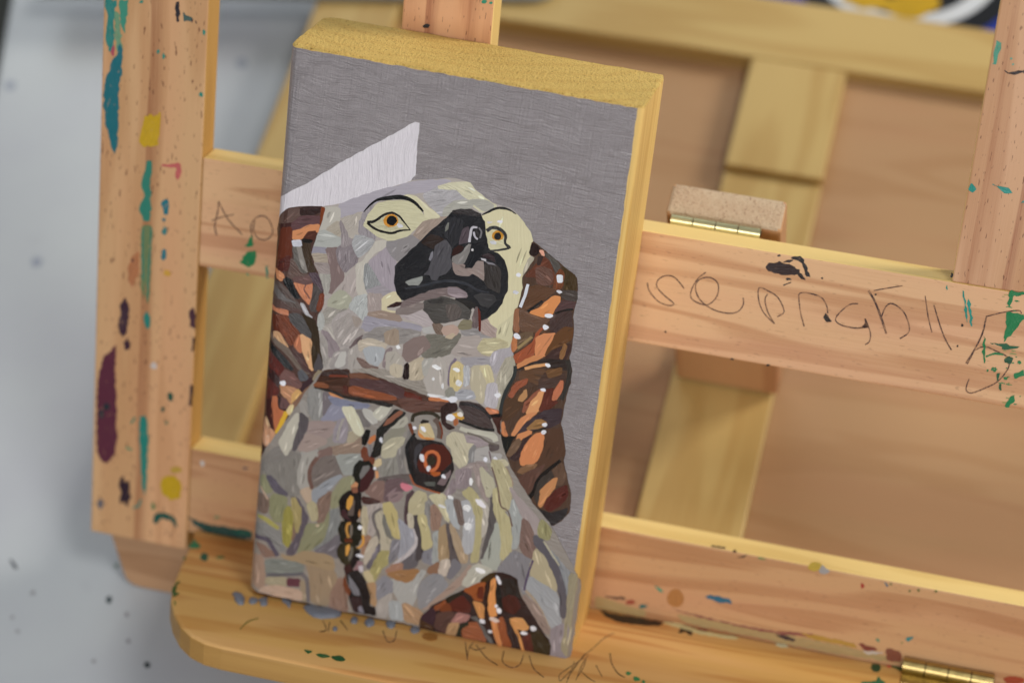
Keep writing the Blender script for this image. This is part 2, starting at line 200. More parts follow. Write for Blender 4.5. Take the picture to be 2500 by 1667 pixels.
['ear2','p','5a3d2a',32,[67.04,102.35,69.35,103.39,73.41,103.35,74.27,102.96,71.9,100.2,69.44,97.99,66.68,96.0,65.55,96.34,66.23,99.91]],
['ear2','k','c6c8cf',33,[66.57,103.21,66.44,102.14,66.31,101.08,66.13,100.02,65.89,98.94,65.59,97.84,65.29,96.73,66.02,96.56,66.31,97.67,66.61,98.79,66.86,99.91,67.05,101.01,67.18,102.09,67.31,103.16]],
['ear2','o','d4d4dc',34,[75.88,102.75,75.68,102.49,75.26,102.36,74.78,102.42,74.41,102.64,74.31,102.94,74.51,103.2,74.93,103.32,75.41,103.27,75.78,103.05]],
['ear2','p','48302f',34,[74.38,97.57,75.89,100.73,79.64,100.92,79.1,98.82,75.01,96.84]],
['ear2','p','5f4330',33,[65.02,96.23,67.01,95.49,72.0,94.79,73.88,92.65,72.46,90.85,66.26,90.15]],
['ear2','p','43322f',35,[73.65,94.55,73.98,96.34,78.87,98.48,79.71,93.85,76.61,92.57,74.39,90.68]],
['ear2','p','c6824f',36,[68.34,95.76,70.57,97.65,73.91,101.47,75.53,101.51,75.63,100.67,74.38,97.57,73.98,96.34,71.96,95.07,68.97,95.03]],
['ear2','k','14110f',37,[70.97,99.7,69.47,98.17,67.96,96.62,67.04,95.36,67.39,94.48,68.37,94.33,69.25,94.21,69.36,94.83,68.48,94.95,67.69,95.04,67.59,95.16,68.38,96.21,69.87,97.73,71.36,99.27]],
['ear2','k','191413',36,[74.86,96.54,75.63,97.0,76.39,97.46,77.11,97.85,77.8,98.12,78.47,98.33,79.15,98.54,79.04,99.09,78.35,98.87,77.66,98.66,76.93,98.37,76.16,97.96,75.39,97.49,74.62,97.03]],
['ear2','p','8a5d42',34,[64.34,92.64,64.62,96.15,65.59,96.06,66.03,91.03,66.03,89.81,64.93,89.87]],
['ear2','o','d4d4dc',37,[74.41,96.14,74.23,95.73,73.66,95.39,72.92,95.24,72.3,95.34,72.03,95.65,72.21,96.06,72.78,96.41,73.52,96.56,74.14,96.46]],
['ear2','p','5d4231',38,[65.53,96.56,68.12,95.37,71.97,95.01,73.59,95.06,72.2,93.05,71.1,90.8,66.24,90.38]],
['ear2','p','66523f',39,[66.07,89.47,69.74,90.81,69.7,88.78,68.06,86.41,65.81,84.49,65.48,85.0]],
['ear2','k','8a744f',40,[66.5,85.21,67.36,86.22,68.22,87.22,68.92,88.03,69.34,88.51,69.61,88.8,69.88,89.09,69.4,89.6,69.13,89.31,68.85,89.01,68.42,88.52,67.72,87.71,66.86,86.7,66.0,85.69]],
['ear2','p','b27148',41,[64.83,88.35,65.79,88.26,66.09,85.71,65.31,84.09,64.67,84.83]],
['ear2','o','d4d4dc',42,[66.7,88.35,66.36,88.0,65.79,87.9,65.2,88.11,64.82,88.53,64.79,89.01,65.13,89.37,65.7,89.46,66.29,89.26,66.67,88.84]],
['ear2','p','90492c',41,[72.28,92.35,71.37,90.86,70.6,88.1,70.87,84.67,68.22,82.66,66.34,81.09,65.54,83.26,68.13,85.84,70.07,87.99,70.37,90.07,71.5,92.04]],
['ear2','p','c07e55',42,[70.7,89.57,73.0,90.91,75.64,91.6,75.13,89.04,74.23,87.41,73.74,84.69,71.07,84.13,70.7,86.09]],
['ear2','p','5a3b22',43,[75.66,91.46,77.8,93.91,79.85,93.76,79.8,90.87,77.39,88.35,75.1,87.01,73.47,84.63,74.23,87.41]],
['ear2','p','3a2520',44,[73.5,84.35,75.67,86.83,79.67,89.69,79.68,87.38,78.9,84.9,75.44,84.17]],
['ear2','p','87603c',45,[77.23,85.13,77.69,88.13,78.08,89.36,78.85,88.66,78.53,85.69,77.84,84.68]],
['ear2','p','2b211e',46,[66.5,79.67,68.62,81.57,72.24,83.5,75.42,84.32,79.16,84.96,80.3,83.45,79.51,82.12,75.71,81.9,71.37,81.57,68.52,80.09,66.67,79.41]],
['ear2','p','b97b50',47,[66.64,80.87,68.99,83.11,71.03,84.41,73.47,84.63,71.2,82.99,68.38,81.23,66.75,79.86]],
['ear2','p','573c28',47,[67.54,79.01,70.39,80.49,73.61,81.16,75.38,80.08,75.39,77.74,72.77,76.59,69.65,77.4,67.5,76.94]],
['ear2','p','402b22',48,[72.87,78.08,74.21,80.71,76.05,79.05,79.05,81.44,79.59,79.22,76.33,76.76,72.94,75.16]],
['ear2','p','6a4a2e',49,[74.18,80.99,78.34,82.75,78.32,80.7,75.25,78.88]],
['ear2','k','c28d5d',48,[68.92,79.9,69.76,80.33,70.6,80.76,71.49,81.16,72.48,81.54,73.55,81.9,74.62,82.26,74.43,83.09,73.36,82.72,72.28,82.36,71.24,81.97,70.32,81.55,69.46,81.11,68.62,80.68]],
['ear2','o','d4d4dc',42,[73.6,92.76,73.49,92.3,73.13,91.95,72.64,91.85,72.2,92.03,72.0,92.43,72.1,92.89,72.47,93.24,72.96,93.34,73.39,93.16]],
['ear2','o','d4d4dc',49,[75.29,82.39,75.1,82.1,74.7,81.95,74.24,82.0,73.9,82.24,73.81,82.56,74.0,82.85,74.4,82.99,74.86,82.94,75.2,82.71]],
['ear2','p','4b3423',28,[64.05,68.22,64.85,71.06,66.94,72.11,70.25,74.59,69.81,71.24,67.57,66.6,65.29,64.62,64.04,65.84]],
['ear2','p','925138',48,[65.46,71.79,65.91,73.95,67.03,76.25,69.87,77.89,69.78,76.25,67.79,74.36,66.44,71.7]],
['ear2','p','a77c53',29,[68.02,71.15,69.21,74.07,69.95,74.82,70.32,72.83,69.27,71.13]],
['ear2','p','87503a',49,[69.61,70.61,71.73,73.72,73.44,75.56,74.25,75.73,72.88,73.38,70.85,69.39,69.64,67.94]],
['ear2','p','c78e60',50,[70.41,68.41,71.66,71.94,73.51,74.99,74.59,75.22,74.59,72.86,73.38,69.05,71.06,67.65]],
['ear2','p','5c2c22',51,[73.65,69.11,74.82,75.56,76.89,76.59,77.04,73.09,78.41,73.09,76.51,70.61]],
['ear2','p','b1694a',52,[76.91,73.06,76.8,75.1,78.26,78.93,78.92,79.07,79.24,76.5,78.04,73.89]],
['ear2','o','d4d4dc',52,[74.89,75.56,74.73,75.3,74.34,75.14,73.87,75.14,73.5,75.3,73.38,75.56,73.54,75.82,73.93,75.98,74.39,75.98,74.76,75.82]],
['ear2','p','35262a',52,[68.71,61.47,70.55,64.86,72.98,67.77,75.47,70.09,79.69,71.59,79.65,67.44,77.64,65.81,73.42,64.0,70.75,63.12]],
['ear2','p','bd7e55',53,[67.22,61.15,68.58,65.03,70.48,67.83,73.38,69.05,71.93,67.25,70.0,64.75,68.2,61.06]],
['ear2','p','bf7a50',29,[64.27,63.8,65.02,64.56,65.49,62.87,66.43,60.67,65.8,60.09,64.69,59.99]],
['ear2','p','8e683e',53,[70.98,63.47,73.11,66.61,74.41,67.34,76.15,66.68,76.25,65.81,73.93,64.41]],
['ear2','o','d4d4dc',54,[76.35,66.13,76.27,65.76,75.95,65.47,75.54,65.38,75.17,65.52,75.01,65.83,75.09,66.2,75.41,66.49,75.82,66.58,76.18,66.44]],
['ear2','k','2a241c',55,[72.76,63.04,76.14,64.97,75.97,65.36,72.59,63.43]],
['ear2','p','3b2b2b',28,[67.54,54.59,69.48,57.13,70.98,61.07,72.71,62.95,71.46,59.37,70.3,54.9,69.0,54.01]],
['ear2','p','4d3527',28,[76.0,60.97,76.93,64.76,79.82,65.99,80.85,63.23,81.92,58.98,78.89,55.3,75.78,53.4,72.03,51.96,75.19,55.99]],
['ear2','p','bd7d52',56,[68.71,60.27,69.22,61.88,71.54,63.44,72.51,63.5,72.46,62.74,70.68,61.3,69.96,60.25]],
['ear2','p','be7a50',29,[70.26,55.2,71.42,59.67,73.56,62.83,75.65,63.89,76.03,60.68,75.23,55.69,73.74,54.15,70.77,53.19]],
['ear2','o','d4d4dc',56,[76.35,64.04,76.26,63.63,75.94,63.33,75.51,63.23,75.13,63.39,74.95,63.73,75.04,64.14,75.36,64.45,75.8,64.54,76.17,64.39]],
['ear2','p','66503f',57,[66.75,55.33,67.65,58.54,69.34,60.86,70.3,59.72,69.21,57.07,67.5,54.89]],
['ear2','p','1c1b18',58,[64.07,58.05,64.09,61.66,65.51,60.17,68.47,61.12,67.58,59.12,66.58,55.59,66.17,54.29]],
['ear2','k','2e302f',49,[65.81,80.44,65.84,79.51,65.86,78.63,65.74,77.63,65.32,76.3,64.71,74.75,64.18,73.2,63.84,71.77,63.6,70.41,63.44,69.08,63.39,67.82,63.43,66.63,63.47,65.46,64.4,65.58,64.36,66.75,64.32,67.9,64.36,69.08,64.51,70.33,64.74,71.63,65.06,72.97,65.56,74.44,66.17,76.01,66.64,77.46,66.79,78.65,66.76,79.62,66.73,80.55]],
['ear2','k','302a25',53,[78.87,84.78,79.21,83.68,79.54,82.62,79.74,81.59,79.78,80.54,79.71,79.43,79.55,78.23,79.29,76.89,78.93,75.43,78.57,73.96,79.72,73.71,80.08,75.18,80.44,76.67,80.71,78.09,80.88,79.38,80.96,80.6,80.91,81.83,80.68,83.03,80.33,84.16,79.99,85.25]],
['ear2','p','7a5a40',30,[69.89,51.12,71.87,53.38,75.07,54.69,74.22,52.38,71.87,50.95]],
['ear2','p','553a30',31,[69.68,48.03,71.87,50.95,75.21,53.51,77.24,55.17,75.99,51.57,74.81,47.35,72.9,44.48,71.05,45.89]],
['ear2','k','14100f',32,[80.63,57.18,79.82,56.24,79.0,55.29,78.16,54.27,77.23,53.13,76.24,51.9,75.42,50.53,74.96,49.01,74.72,47.52,74.44,46.34,73.96,45.54,73.38,44.85,72.76,44.1,73.79,43.18,74.34,43.99,74.93,44.86,75.46,45.98,75.76,47.38,75.95,48.83,76.3,50.12,77.0,51.3,77.92,52.48,78.84,53.62,79.65,54.66,80.43,55.63,81.22,56.6]],
['ear2','p','3a322d',33,[75.29,45.63,76.17,50.09,79.08,53.77,80.41,51.95,78.01,48.68,76.65,45.94,76.87,41.7]],
['ear2','p','5a4334',34,[79.08,53.77,81.53,56.43,83.15,52.26,82.05,49.89,80.69,49.59,80.44,51.65]],
['ear2','p','b07a50',35,[76.51,47.13,77.97,48.98,79.63,51.47,80.83,51.89,80.46,49.23,79.11,46.49,77.35,42.42,76.73,42.9,76.93,46.0]],
['ear2','p','53251f',36,[77.9,42.55,78.91,45.84,81.34,48.82,83.37,50.49,84.27,47.66,82.46,44.2,79.95,41.79]],
['ear2','p','241e1d',37,[74.89,41.86,76.87,41.7,79.98,41.49,82.64,42.71,84.57,44.07,84.42,41.89,82.49,39.3,80.7,37.81,78.63,38.72]],
['nose','p','141418',23,[32.44,98.84,32.34,101.4,35.27,105.41,38.21,109.11,40.62,112.41,44.03,116.45,45.44,118.68,48.04,119.74,50.42,120.2,52.66,119.51,53.93,117.81,54.56,115.69,55.32,112.47,56.09,110.37,58.61,109.74,60.41,108.12,61.75,104.7,62.05,100.78,61.1,97.15,59.77,94.3,57.58,91.83,56.03,90.93,54.98,93.03,53.48,94.16,50.67,94.74,47.77,96.17,44.98,96.47,41.01,94.8,37.04,92.84,35.16,92.17,33.31,94.11,32.55,96.27]],
['nose','p','1d1516',24,[45.44,118.68,48.04,119.68,50.17,120.09,52.4,119.46,53.01,118.75,50.89,118.34,48.18,118.37,46.05,117.96]],
['nose','p','29292d',24,[44.06,116.17,46.11,117.41,48.89,116.83,48.64,113.97,47.92,110.45,46.43,109.03,45.14,111.03,44.14,111.4]],
['nose','p','7a7a72',25,[44.68,115.45,45.21,115.55,45.01,113.55,44.27,112.84,44.29,113.97]],
['nose','p','2b1f1b',25,[38.24,108.83,40.44,111.53,43.18,111.5,44.33,110.88,42.86,109.17,41.39,107.47,39.67,108.26]],
['nose','p','48464a',26,[42.09,108.74,44.6,110.93,46.43,109.03,46.4,106.75,47.01,103.46,45.54,101.74,43.74,100.52,43.56,99.63,42.21,99.36,41.55,100.37,39.9,100.33,41.12,102.0,41.4,104.63,41.99,107.02]],
['nose','p','77757c',27,[41.21,106.58,41.82,107.27,41.89,105.29,41.3,104.32,40.7,104.77]],
['nose','p','4b4146',25,[48.59,114.53,50.36,115.71,50.68,112.69,50.33,110.93,47.95,110.18,48.28,112.22]],
['nose','k','b5b2b8',26,[51.18,111.34,51.16,112.0,51.15,112.65,51.16,113.29,51.18,114.0,51.23,114.67,51.35,115.06,51.53,115.19,51.94,115.27,52.42,115.36,52.39,115.86,51.91,115.82,51.37,115.77,50.83,115.42,50.6,114.74,50.54,113.99,50.52,113.26,50.49,112.6,50.48,111.93,50.48,111.27]],
['nose','p','150f10',27,[51.31,114.49,52.57,115.3,53.28,113.76,52.9,112.28,52.01,112.95]],
['nose','k','6d6a6c',28,[52.68,115.48,52.97,115.19,53.25,114.91,53.41,114.6,53.41,114.15,53.3,113.56,53.19,112.95,53.56,112.91,53.67,113.51,53.78,114.14,53.78,114.72,53.56,115.16,53.24,115.48,52.94,115.78]],
['nose','k','a9a6ae',28,[51.38,114.16,51.55,113.7,51.73,113.22,51.95,112.81,52.24,112.55,52.52,112.43,52.76,112.32,52.98,112.79,52.73,112.89,52.51,112.98,52.34,113.14,52.17,113.46,52.0,113.91,51.83,114.38]],
['nose','p','2c1713',27,[46.76,108.53,47.98,109.9,49.61,109.94,48.96,108.39,47.98,107.35,46.66,106.81]],
['nose','p','83746e',27,[46.81,105.42,50.11,105.22,52.1,104.48,53.23,106.69,55.1,107.06,55.81,101.8,54.24,102.34,52.52,103.14,51.52,102.23,48.26,102.0,47.31,103.24]],
['nose','p','7a7673',28,[46.69,106.53,49.23,108.45,50.59,110.98,51.42,110.86,51.12,108.54,50.11,105.22,47.97,104.79,46.81,105.42]],
['nose','p','17171a',29,[50.65,105.33,51.48,107.76,51.66,111.19,54.97,110.71,53.64,107.91,52.79,105.75,52.1,104.48,50.21,104.24]],
['nose','p','2e2825',28,[55.23,107.09,57.82,107.04,59.57,105.97,60.03,101.8,60.05,99.23,56.95,100.03,55.67,101.78]],
['nose','p','27171a',29,[54.15,108.29,56.19,109.54,57.61,108.97,58.05,107.37,56.4,107.6]],
['nose','p','b3b0b4',30,[54.06,107.85,55.57,107.72,55.63,107.17,54.53,107.23]],
['nose','p','77747a',31,[55.36,107.11,57.55,106.98,58.58,106.34,56.52,106.49]],
['nose','o','c9c6c6',30,[52.16,109.54,52.12,109.33,51.97,109.18,51.78,109.14,51.6,109.23,51.52,109.41,51.56,109.62,51.71,109.77,51.91,109.81,52.08,109.72]],
['nose','p','8b8d89',24,[35.22,97.38,37.04,98.61,39.66,99.99,39.88,99.18,39.1,97.3,36.67,96.66]],
['nose','k','23252c',27,[35.42,95.49,36.77,95.9,38.13,96.3,39.49,96.78,40.83,97.41,42.15,98.09,43.45,98.67,44.75,99.13,46.06,99.49,47.37,99.74,48.75,99.86,50.15,99.86,51.39,99.74,52.39,99.43,53.29,98.99,54.27,98.65,55.31,98.6,56.33,98.69,57.34,98.77,57.35,99.17,56.34,99.14,55.35,99.12,54.41,99.21,53.55,99.55,52.65,100.04,51.56,100.41,50.24,100.56,48.79,100.58,47.34,100.47,45.96,100.22,44.6,99.84,43.24,99.36,41.91,98.73,40.6,98.01,39.31,97.36,38.0,96.83,36.67,96.35,35.34,95.88]],
['nose','p','2d2b2c',28,[53.15,97.26,55.74,98.65,59.04,98.45,59.46,97.11,57.81,94.76,55.6,94.88,54.34,96.35]],
['nose','p','4a4744',25,[40.6,93.28,43.74,95.07,46.45,95.62,48.96,95.26,52.79,95.46,53.3,93.26,53.03,90.61,50.84,90.45,47.44,88.59,43.94,87.58,42.36,89.58,40.56,90.95]],
['nose','p','2f2c2a',26,[41.42,93.44,45.66,95.17,45.81,93.76,42.59,92.81]],
['nose','p','1d1b1a',26,[48.39,95.43,52.19,95.92,54.46,95.23,53.03,93.21,50.67,94.74]],
['nose','p','5c5450',26,[46.41,93.3,49.05,94.42,50.88,92.77,50.54,90.68,48.23,89.04,46.97,90.52]],
['nose','p','756a66',26,[33.49,89.22,35.81,91.14,40.63,92.99,40.83,91.01,37.43,88.86,33.6,88.08]],
['nose','p','6b5d5b',27,[34.91,91.83,38.29,94.25,42.22,96.49,46.44,98.34,49.15,98.75,51.15,98.0,52.07,97.04,51.61,96.23,48.9,95.83,45.61,95.73,41.93,93.84,37.18,91.42,34.8,90.07]],
['nose','p','83767a',28,[46.46,98.2,49.15,98.75,51.45,97.78,51.98,96.59,48.92,95.69,46.63,96.52]],
['nose','p','2a1211',28,[30.96,89.43,33.28,91.5,35.05,91.92,34.72,90.92,32.88,89.82]],
['nose','p','5f5150',27,[53.72,91.91,54.26,94.61,54.82,94.44,55.34,92.24,55.43,88.84,53.81,88.51]],
['nose','p','571d10',28,[54.82,94.44,55.45,93.7,56.16,90.96,56.33,88.1,55.79,87.99,55.22,90.77]],
['eye1','p','bdb898',23,[22.89,110.36,24.22,114.02,25.88,116.87,29.31,118.37,34.15,119.3,36.43,118.34,38.23,116.72,38.9,115.45,43.43,116.47,38.42,114.8,37.02,112.27,35.06,109.91,31.92,108.16,29.5,107.54,26.97,108.04,24.05,109.74]],
['eye1','p','c0ba9c',24,[31.9,119.99,33.99,120.95,36.19,120.81,39.11,118.86,43.15,116.56,38.91,115.31,38.15,117.55,35.22,119.51]],
['eye1','k','0f0f10',25,[22.92,113.97,23.44,114.67,23.95,115.36,24.48,116.0,25.01,116.6,25.55,117.13,26.21,117.59,27.16,117.95,28.28,118.26,29.36,118.53,30.3,118.8,31.14,119.02,31.94,119.14,32.73,119.23,33.51,119.24,34.24,119.15,34.9,118.94,35.53,118.63,36.16,118.26,36.78,117.86,37.4,117.4,38.02,116.94,38.35,117.34,37.8,117.89,37.24,118.45,36.65,118.97,36.0,119.41,35.31,119.8,34.55,120.1,33.71,120.3,32.82,120.4,31.9,120.39,30.98,120.2,30.07,119.92,29.13,119.6,28.07,119.19,26.93,118.73,25.92,118.19,25.17,117.6,24.62,116.96,24.11,116.29,23.63,115.58,23.19,114.83,22.75,114.09]],
['eye1','p','c4bf9f',24,[24.74,111.29,27.57,113.54,30.18,115.03,32.45,114.2,35.03,111.6,32.75,111.01,30.66,109.9,27.36,109.82]],
['eye1','o','c98a35',25,[32.13,113.57,31.84,112.46,30.91,111.62,29.67,111.38,28.61,111.83,28.13,112.8,28.41,113.92,29.35,114.75,30.59,114.99,31.65,114.54]],
['eye1','o','0c0b0a',26,[31.65,113.42,31.46,112.59,30.83,111.98,30.0,111.82,29.28,112.17,28.95,112.9,29.13,113.73,29.76,114.35,30.59,114.51,31.31,114.16]],
['eye1','o','cfcfd6',27,[33.47,112.02,33.22,111.73,32.74,111.62,32.23,111.74,31.88,112.04,31.81,112.4,32.07,112.69,32.54,112.79,33.05,112.67,33.4,112.38]],
['eye1','k','0f0f10',27,[24.13,111.04,24.79,111.29,25.48,111.55,26.2,111.96,26.91,112.61,27.58,113.35,28.22,113.95,28.89,114.39,29.55,114.72,30.17,114.89,30.77,114.89,31.4,114.73,31.99,114.48,32.5,114.13,32.98,113.67,33.5,113.16,34.08,112.61,34.7,112.03,35.32,111.45,35.47,111.61,34.9,112.24,34.32,112.87,33.77,113.45,33.28,113.99,32.81,114.5,32.26,114.92,31.62,115.26,30.91,115.5,30.15,115.56,29.37,115.33,28.62,114.94,27.89,114.44,27.17,113.8,26.49,113.08,25.86,112.54,25.25,112.24,24.61,112.05,23.94,111.84]],
['eye1','k','0f0f10',28,[23.82,111.14,24.33,110.76,24.87,110.36,25.49,110.01,26.22,109.76,27.01,109.58,27.85,109.47,28.78,109.4,29.77,109.39,30.71,109.51,31.51,109.86,32.17,110.3,32.84,110.67,33.64,110.96,34.52,111.22,35.41,111.47,35.37,111.75,34.47,111.58,33.56,111.42,32.68,111.19,31.93,110.82,31.27,110.43,30.61,110.17,29.79,110.05,28.85,110.04,27.97,110.1,27.18,110.22,26.46,110.42,25.81,110.66,25.26,110.97,24.77,111.34,24.25,111.73]],
['eye2','p','c4be9c',24,[54.95,114.64,56.61,115.53,59.08,115.17,59.83,113.35,60.38,112.06,58.73,111.03,56.08,110.51,55.32,112.47]],
['eye2','k','121212',7,[53.32,118.96,53.93,119.36,54.54,119.76,55.15,120.14,55.74,120.55,56.32,120.94,56.87,121.23,57.43,121.42,58.01,121.53,58.58,121.58,59.12,121.6,59.64,121.55,60.17,121.46,60.69,121.31,61.21,121.11,61.74,120.9,61.84,121.1,61.34,121.38,60.84,121.65,60.31,121.89,59.77,122.06,59.21,122.19,58.61,122.24,57.98,122.21,57.31,122.1,56.64,121.89,56.01,121.52,55.41,121.08,54.84,120.63,54.28,120.16,53.73,119.67,53.18,119.18]],
['eye2','o','cb8f35',25,[59.39,114.81,59.18,113.95,58.44,113.29,57.46,113.1,56.61,113.44,56.22,114.19,56.43,115.06,57.17,115.71,58.15,115.9,59.0,115.56]],
['eye2','o','0c0b0a',26,[58.81,114.5,58.69,113.92,58.27,113.49,57.69,113.38,57.19,113.62,56.95,114.14,57.07,114.72,57.5,115.15,58.07,115.26,58.57,115.02]],
['eye2','o','cfcfd4',26,[57.86,112.4,57.63,112.12,57.14,112.0,56.58,112.06,56.15,112.3,56.03,112.62,56.25,112.89,56.74,113.02,57.31,112.95,57.74,112.71]],
['eye2','k','121213',30,[55.2,114.85,55.62,115.3,55.99,115.72,56.35,115.96,56.84,116.01,57.42,115.96,57.97,115.79,58.54,115.56,59.07,115.22,59.43,114.84,59.55,114.27,59.53,113.46,59.68,112.65,60.28,112.17,60.9,111.94,61.02,112.01,60.8,111.88,60.08,111.56,59.22,111.24,58.26,110.91,57.18,110.58,56.09,110.25,56.17,109.82,57.27,110.13,58.37,110.44,59.34,110.76,60.23,111.08,61.01,111.41,61.54,111.9,61.18,112.46,60.57,112.7,60.2,112.98,60.17,113.52,60.24,114.36,60.11,115.21,59.63,115.87,59.0,116.36,58.33,116.71,57.62,116.87,56.87,116.9,56.15,116.75,55.52,116.41,55.03,115.95,54.58,115.53]],
['eye2','o','d0cdd6',4,[56.18,117.68,56.06,117.51,55.7,117.35,55.24,117.26,54.86,117.28,54.7,117.4,54.83,117.57,55.19,117.73,55.65,117.82,56.03,117.8]],
['eye2','o','d0cdd6',4,[58.67,118.39,58.55,118.15,58.2,117.95,57.74,117.87,57.35,117.92,57.19,118.1,57.31,118.34,57.66,118.54,58.12,118.63,58.5,118.57]],
['eye2','o','d4d4dc',4,[64.91,105.28,64.83,104.93,64.53,104.66,64.14,104.58,63.8,104.72,63.64,105.02,63.72,105.37,64.02,105.64,64.41,105.72,64.75,105.58]],
['eye2','o','d4d4dc',4,[64.86,100.49,64.74,100.16,64.37,99.9,63.87,99.8,63.45,99.9,63.27,100.17,63.39,100.49,63.76,100.76,64.26,100.86,64.68,100.75]],
['chest','p','7f7973',59,[15.39,68.36,23.67,69.52,39.32,68.16,56.18,64.76,63.87,66.42,64.77,58.4,68.67,50.97,75.11,42.85,80.63,38.08,90.2,23.38,90.2,13.9,90.2,0.58,90.12,0.05,67.05,0.22,34.38,-0.08,11.1,-0.18,2.89,-0.22,0.58,0.76,0.27,13.37,0.56,32.09,1.09,40.77,9.08,55.77]],
['chest','p','77736f',60,[1.29,39.3,5.55,44.89,7.81,41.98,9.15,43.52,11.77,43.48,11.61,38.23,1.24,35.92]],
['chest','p','938f8a',61,[11.73,40.37,11.99,44.45,16.21,46.0,16.34,44.49,14.59,41.01,13.9,38.75,11.61,38.23]],
['chest','p','a5a094',61,[5.51,45.49,7.45,50.53,9.71,54.99,10.58,54.88,10.61,50.91,9.51,46.37,7.81,41.98,6.5,43.86]],
['chest','p','8d8883',60,[10.37,57.57,11.39,59.3,12.99,57.22,12.93,54.47,11.11,55.6]],
['chest','p','84827f',61,[12.59,62.28,15.1,63.12,16.49,61.91,17.07,56.58,16.12,54.25,14.11,54.11,12.95,55.99,12.47,60.14]],
['chest','p','6d6769',62,[16.58,62.53,18.01,62.53,18.82,59.69,17.64,56.7,16.87,55.63,16.8,59.86]],
['chest','p','807f8b',63,[19.11,59.75,21.97,59.76,23.07,56.97,20.35,55.16,16.4,54.31,17.95,56.47]],
['chest','p','787a8a',64,[17.78,61.88,22.12,61.3,29.5,61.68,28.19,60.49,23.98,59.59,19.08,60.05]],
['chest','p','b07d5a',65,[17.96,63.13,19.95,63.25,22.27,62.84,22.06,62.04,18.91,62.12]],
['chest','p','8a7c78',64,[13.02,53.27,20.38,54.87,20.04,52.05,18.52,49.58,12.7,50.14]],
['chest','p','8e807a',65,[10.82,44.5,12.43,49.78,18.54,49.28,18.36,48.01,13.7,44.83]],
['chest','p','5d585a',66,[10.68,55.5,12.97,53.87,12.88,51.41,11.44,47.72,9.99,44.01,9.39,44.19,10.44,49.34,10.77,52.48]],
['chest','p','878084',65,[20.3,52.41,21.46,55.71,23.12,56.37,23.89,54.11,23.43,49.43,20.29,49.05]],
['chest','k','9a948f',66,[22.22,56.33,21.91,55.26,21.59,54.17,21.34,53.05,21.19,51.89,21.12,50.73,21.05,49.58,21.76,49.61,21.83,50.76,21.9,51.9,22.03,52.99,22.27,54.05,22.58,55.1,22.89,56.17]],
['chest','p','8b7a6e',66,[19.03,46.93,24.3,49.31,27.78,52.22,27.9,47.65,25.13,46.43,20.6,45.43]],
['chest','p','6d6866',65,[25.46,59.0,27.68,59.78,29.93,56.94,29.51,55.33,27.52,55.2]],
['chest','p','a09d97',66,[27.37,60.02,29.94,59.97,31.61,57.3,30.27,56.41,28.4,58.12]],
['chest','p','aba89c',67,[30.3,59.14,32.07,61.63,35.1,62.59,33.93,59.92,32.14,57.72]],
['chest','p','a09683',67,[24.56,53.03,27.75,52.51,25.92,50.59,24.28,49.61]],
['chest','p','b4b09b',68,[21.71,59.4,24.8,60.07,26.49,57.1,28.24,53.53,27.47,52.45,25.71,52.98,23.68,56.49]],
['chest','p','6f6662',60,[16.82,42.12,20.37,44.76,22.73,40.72,15.61,39.13]],
['chest','p','8e8d8a',67,[21.22,44.95,28.24,47.12,28.93,45.73,26.81,43.72,25.57,41.35,23.3,40.84]],
['chest','p','74635e',67,[14.64,40.4,16.57,45.15,19.85,47.42,20.32,45.37,17.34,42.86,15.33,39.06,14.18,38.81]],
['chest','p','99958a',60,[35.66,56.67,36.88,58.75,39.27,60.48,39.69,59.06,37.91,56.86,36.6,55.66]],
['chest','p','7e7b70',61,[33.53,51.95,35.46,55.72,39.58,57.22,38.64,55.2,36.33,52.56,34.2,50.88]],
['chest','p','76726f',60,[37.61,51.02,39.9,53.96,40.44,57.11,41.51,54.92,40.68,51.7,39.41,47.14,40.54,44.32,42.29,41.02,38.47,42.01]],
['chest','p','87847e',61,[33.69,47.1,37.25,48.8,38.54,44.24,38.69,42.68,35.06,41.56,33.48,43.11]],
['chest','p','a9a38f',62,[33.69,50.16,35.71,53.04,39.28,54.43,39.15,52.88,37.61,51.02,37.28,48.5,33.97,47.16]],
['chest','p','b0a083',62,[31.83,45.46,33.41,47.03,33.86,45.29,32.22,44.31]],
['chest','p','93888a',60,[55.32,58.54,58.95,58.74,61.88,57.57,58.41,55.9,55.75,57.13]],
['chest','p','a8a18c',61,[50.56,56.9,52.2,58.77,55.05,58.48,55.85,56.24,58.08,56.43,57.03,50.44,55.22,48.82,53.07,50.47,52.14,53.92,50.61,55.09]],
['chest','p','7c7a79',62,[57.1,55.01,58.08,56.43,58.57,54.43,57.95,49.73,57.09,49.84]],
['chest','p','96928f',63,[58.51,55.02,61.98,56.69,62.48,54.68,65.49,55.35,65.14,53.46,62.98,52.67,58.92,51.17]],
['chest','p','58504f',64,[61.88,57.57,64.1,57.76,64.51,56.64,62.38,55.57]],
['chest','k','a8a598',61,[53.59,59.78,54.28,59.59,55.01,59.39,55.96,59.27,57.23,59.31,58.63,59.42,59.88,59.46,60.93,59.35,61.81,59.18,62.34,58.95,62.52,58.89,62.69,58.62,62.97,58.18,64.22,58.92,64.08,59.43,63.84,60.12,63.16,60.78,62.17,60.94,61.11,60.92,59.96,60.84,58.65,60.75,57.26,60.6,56.08,60.53,55.26,60.58,54.58,60.7,53.87,60.83]],
['chest','k','6b655f',65,[55.75,59.16,56.93,59.03,58.1,58.9,59.14,58.71,59.97,58.4,60.7,58.02,61.49,57.72,62.35,57.57,63.22,57.52,64.08,57.46,64.14,57.94,63.28,58.0,62.44,58.05,61.63,58.19,60.9,58.47,60.16,58.85,59.28,59.18,58.2,59.37,57.01,59.51,55.83,59.64]],
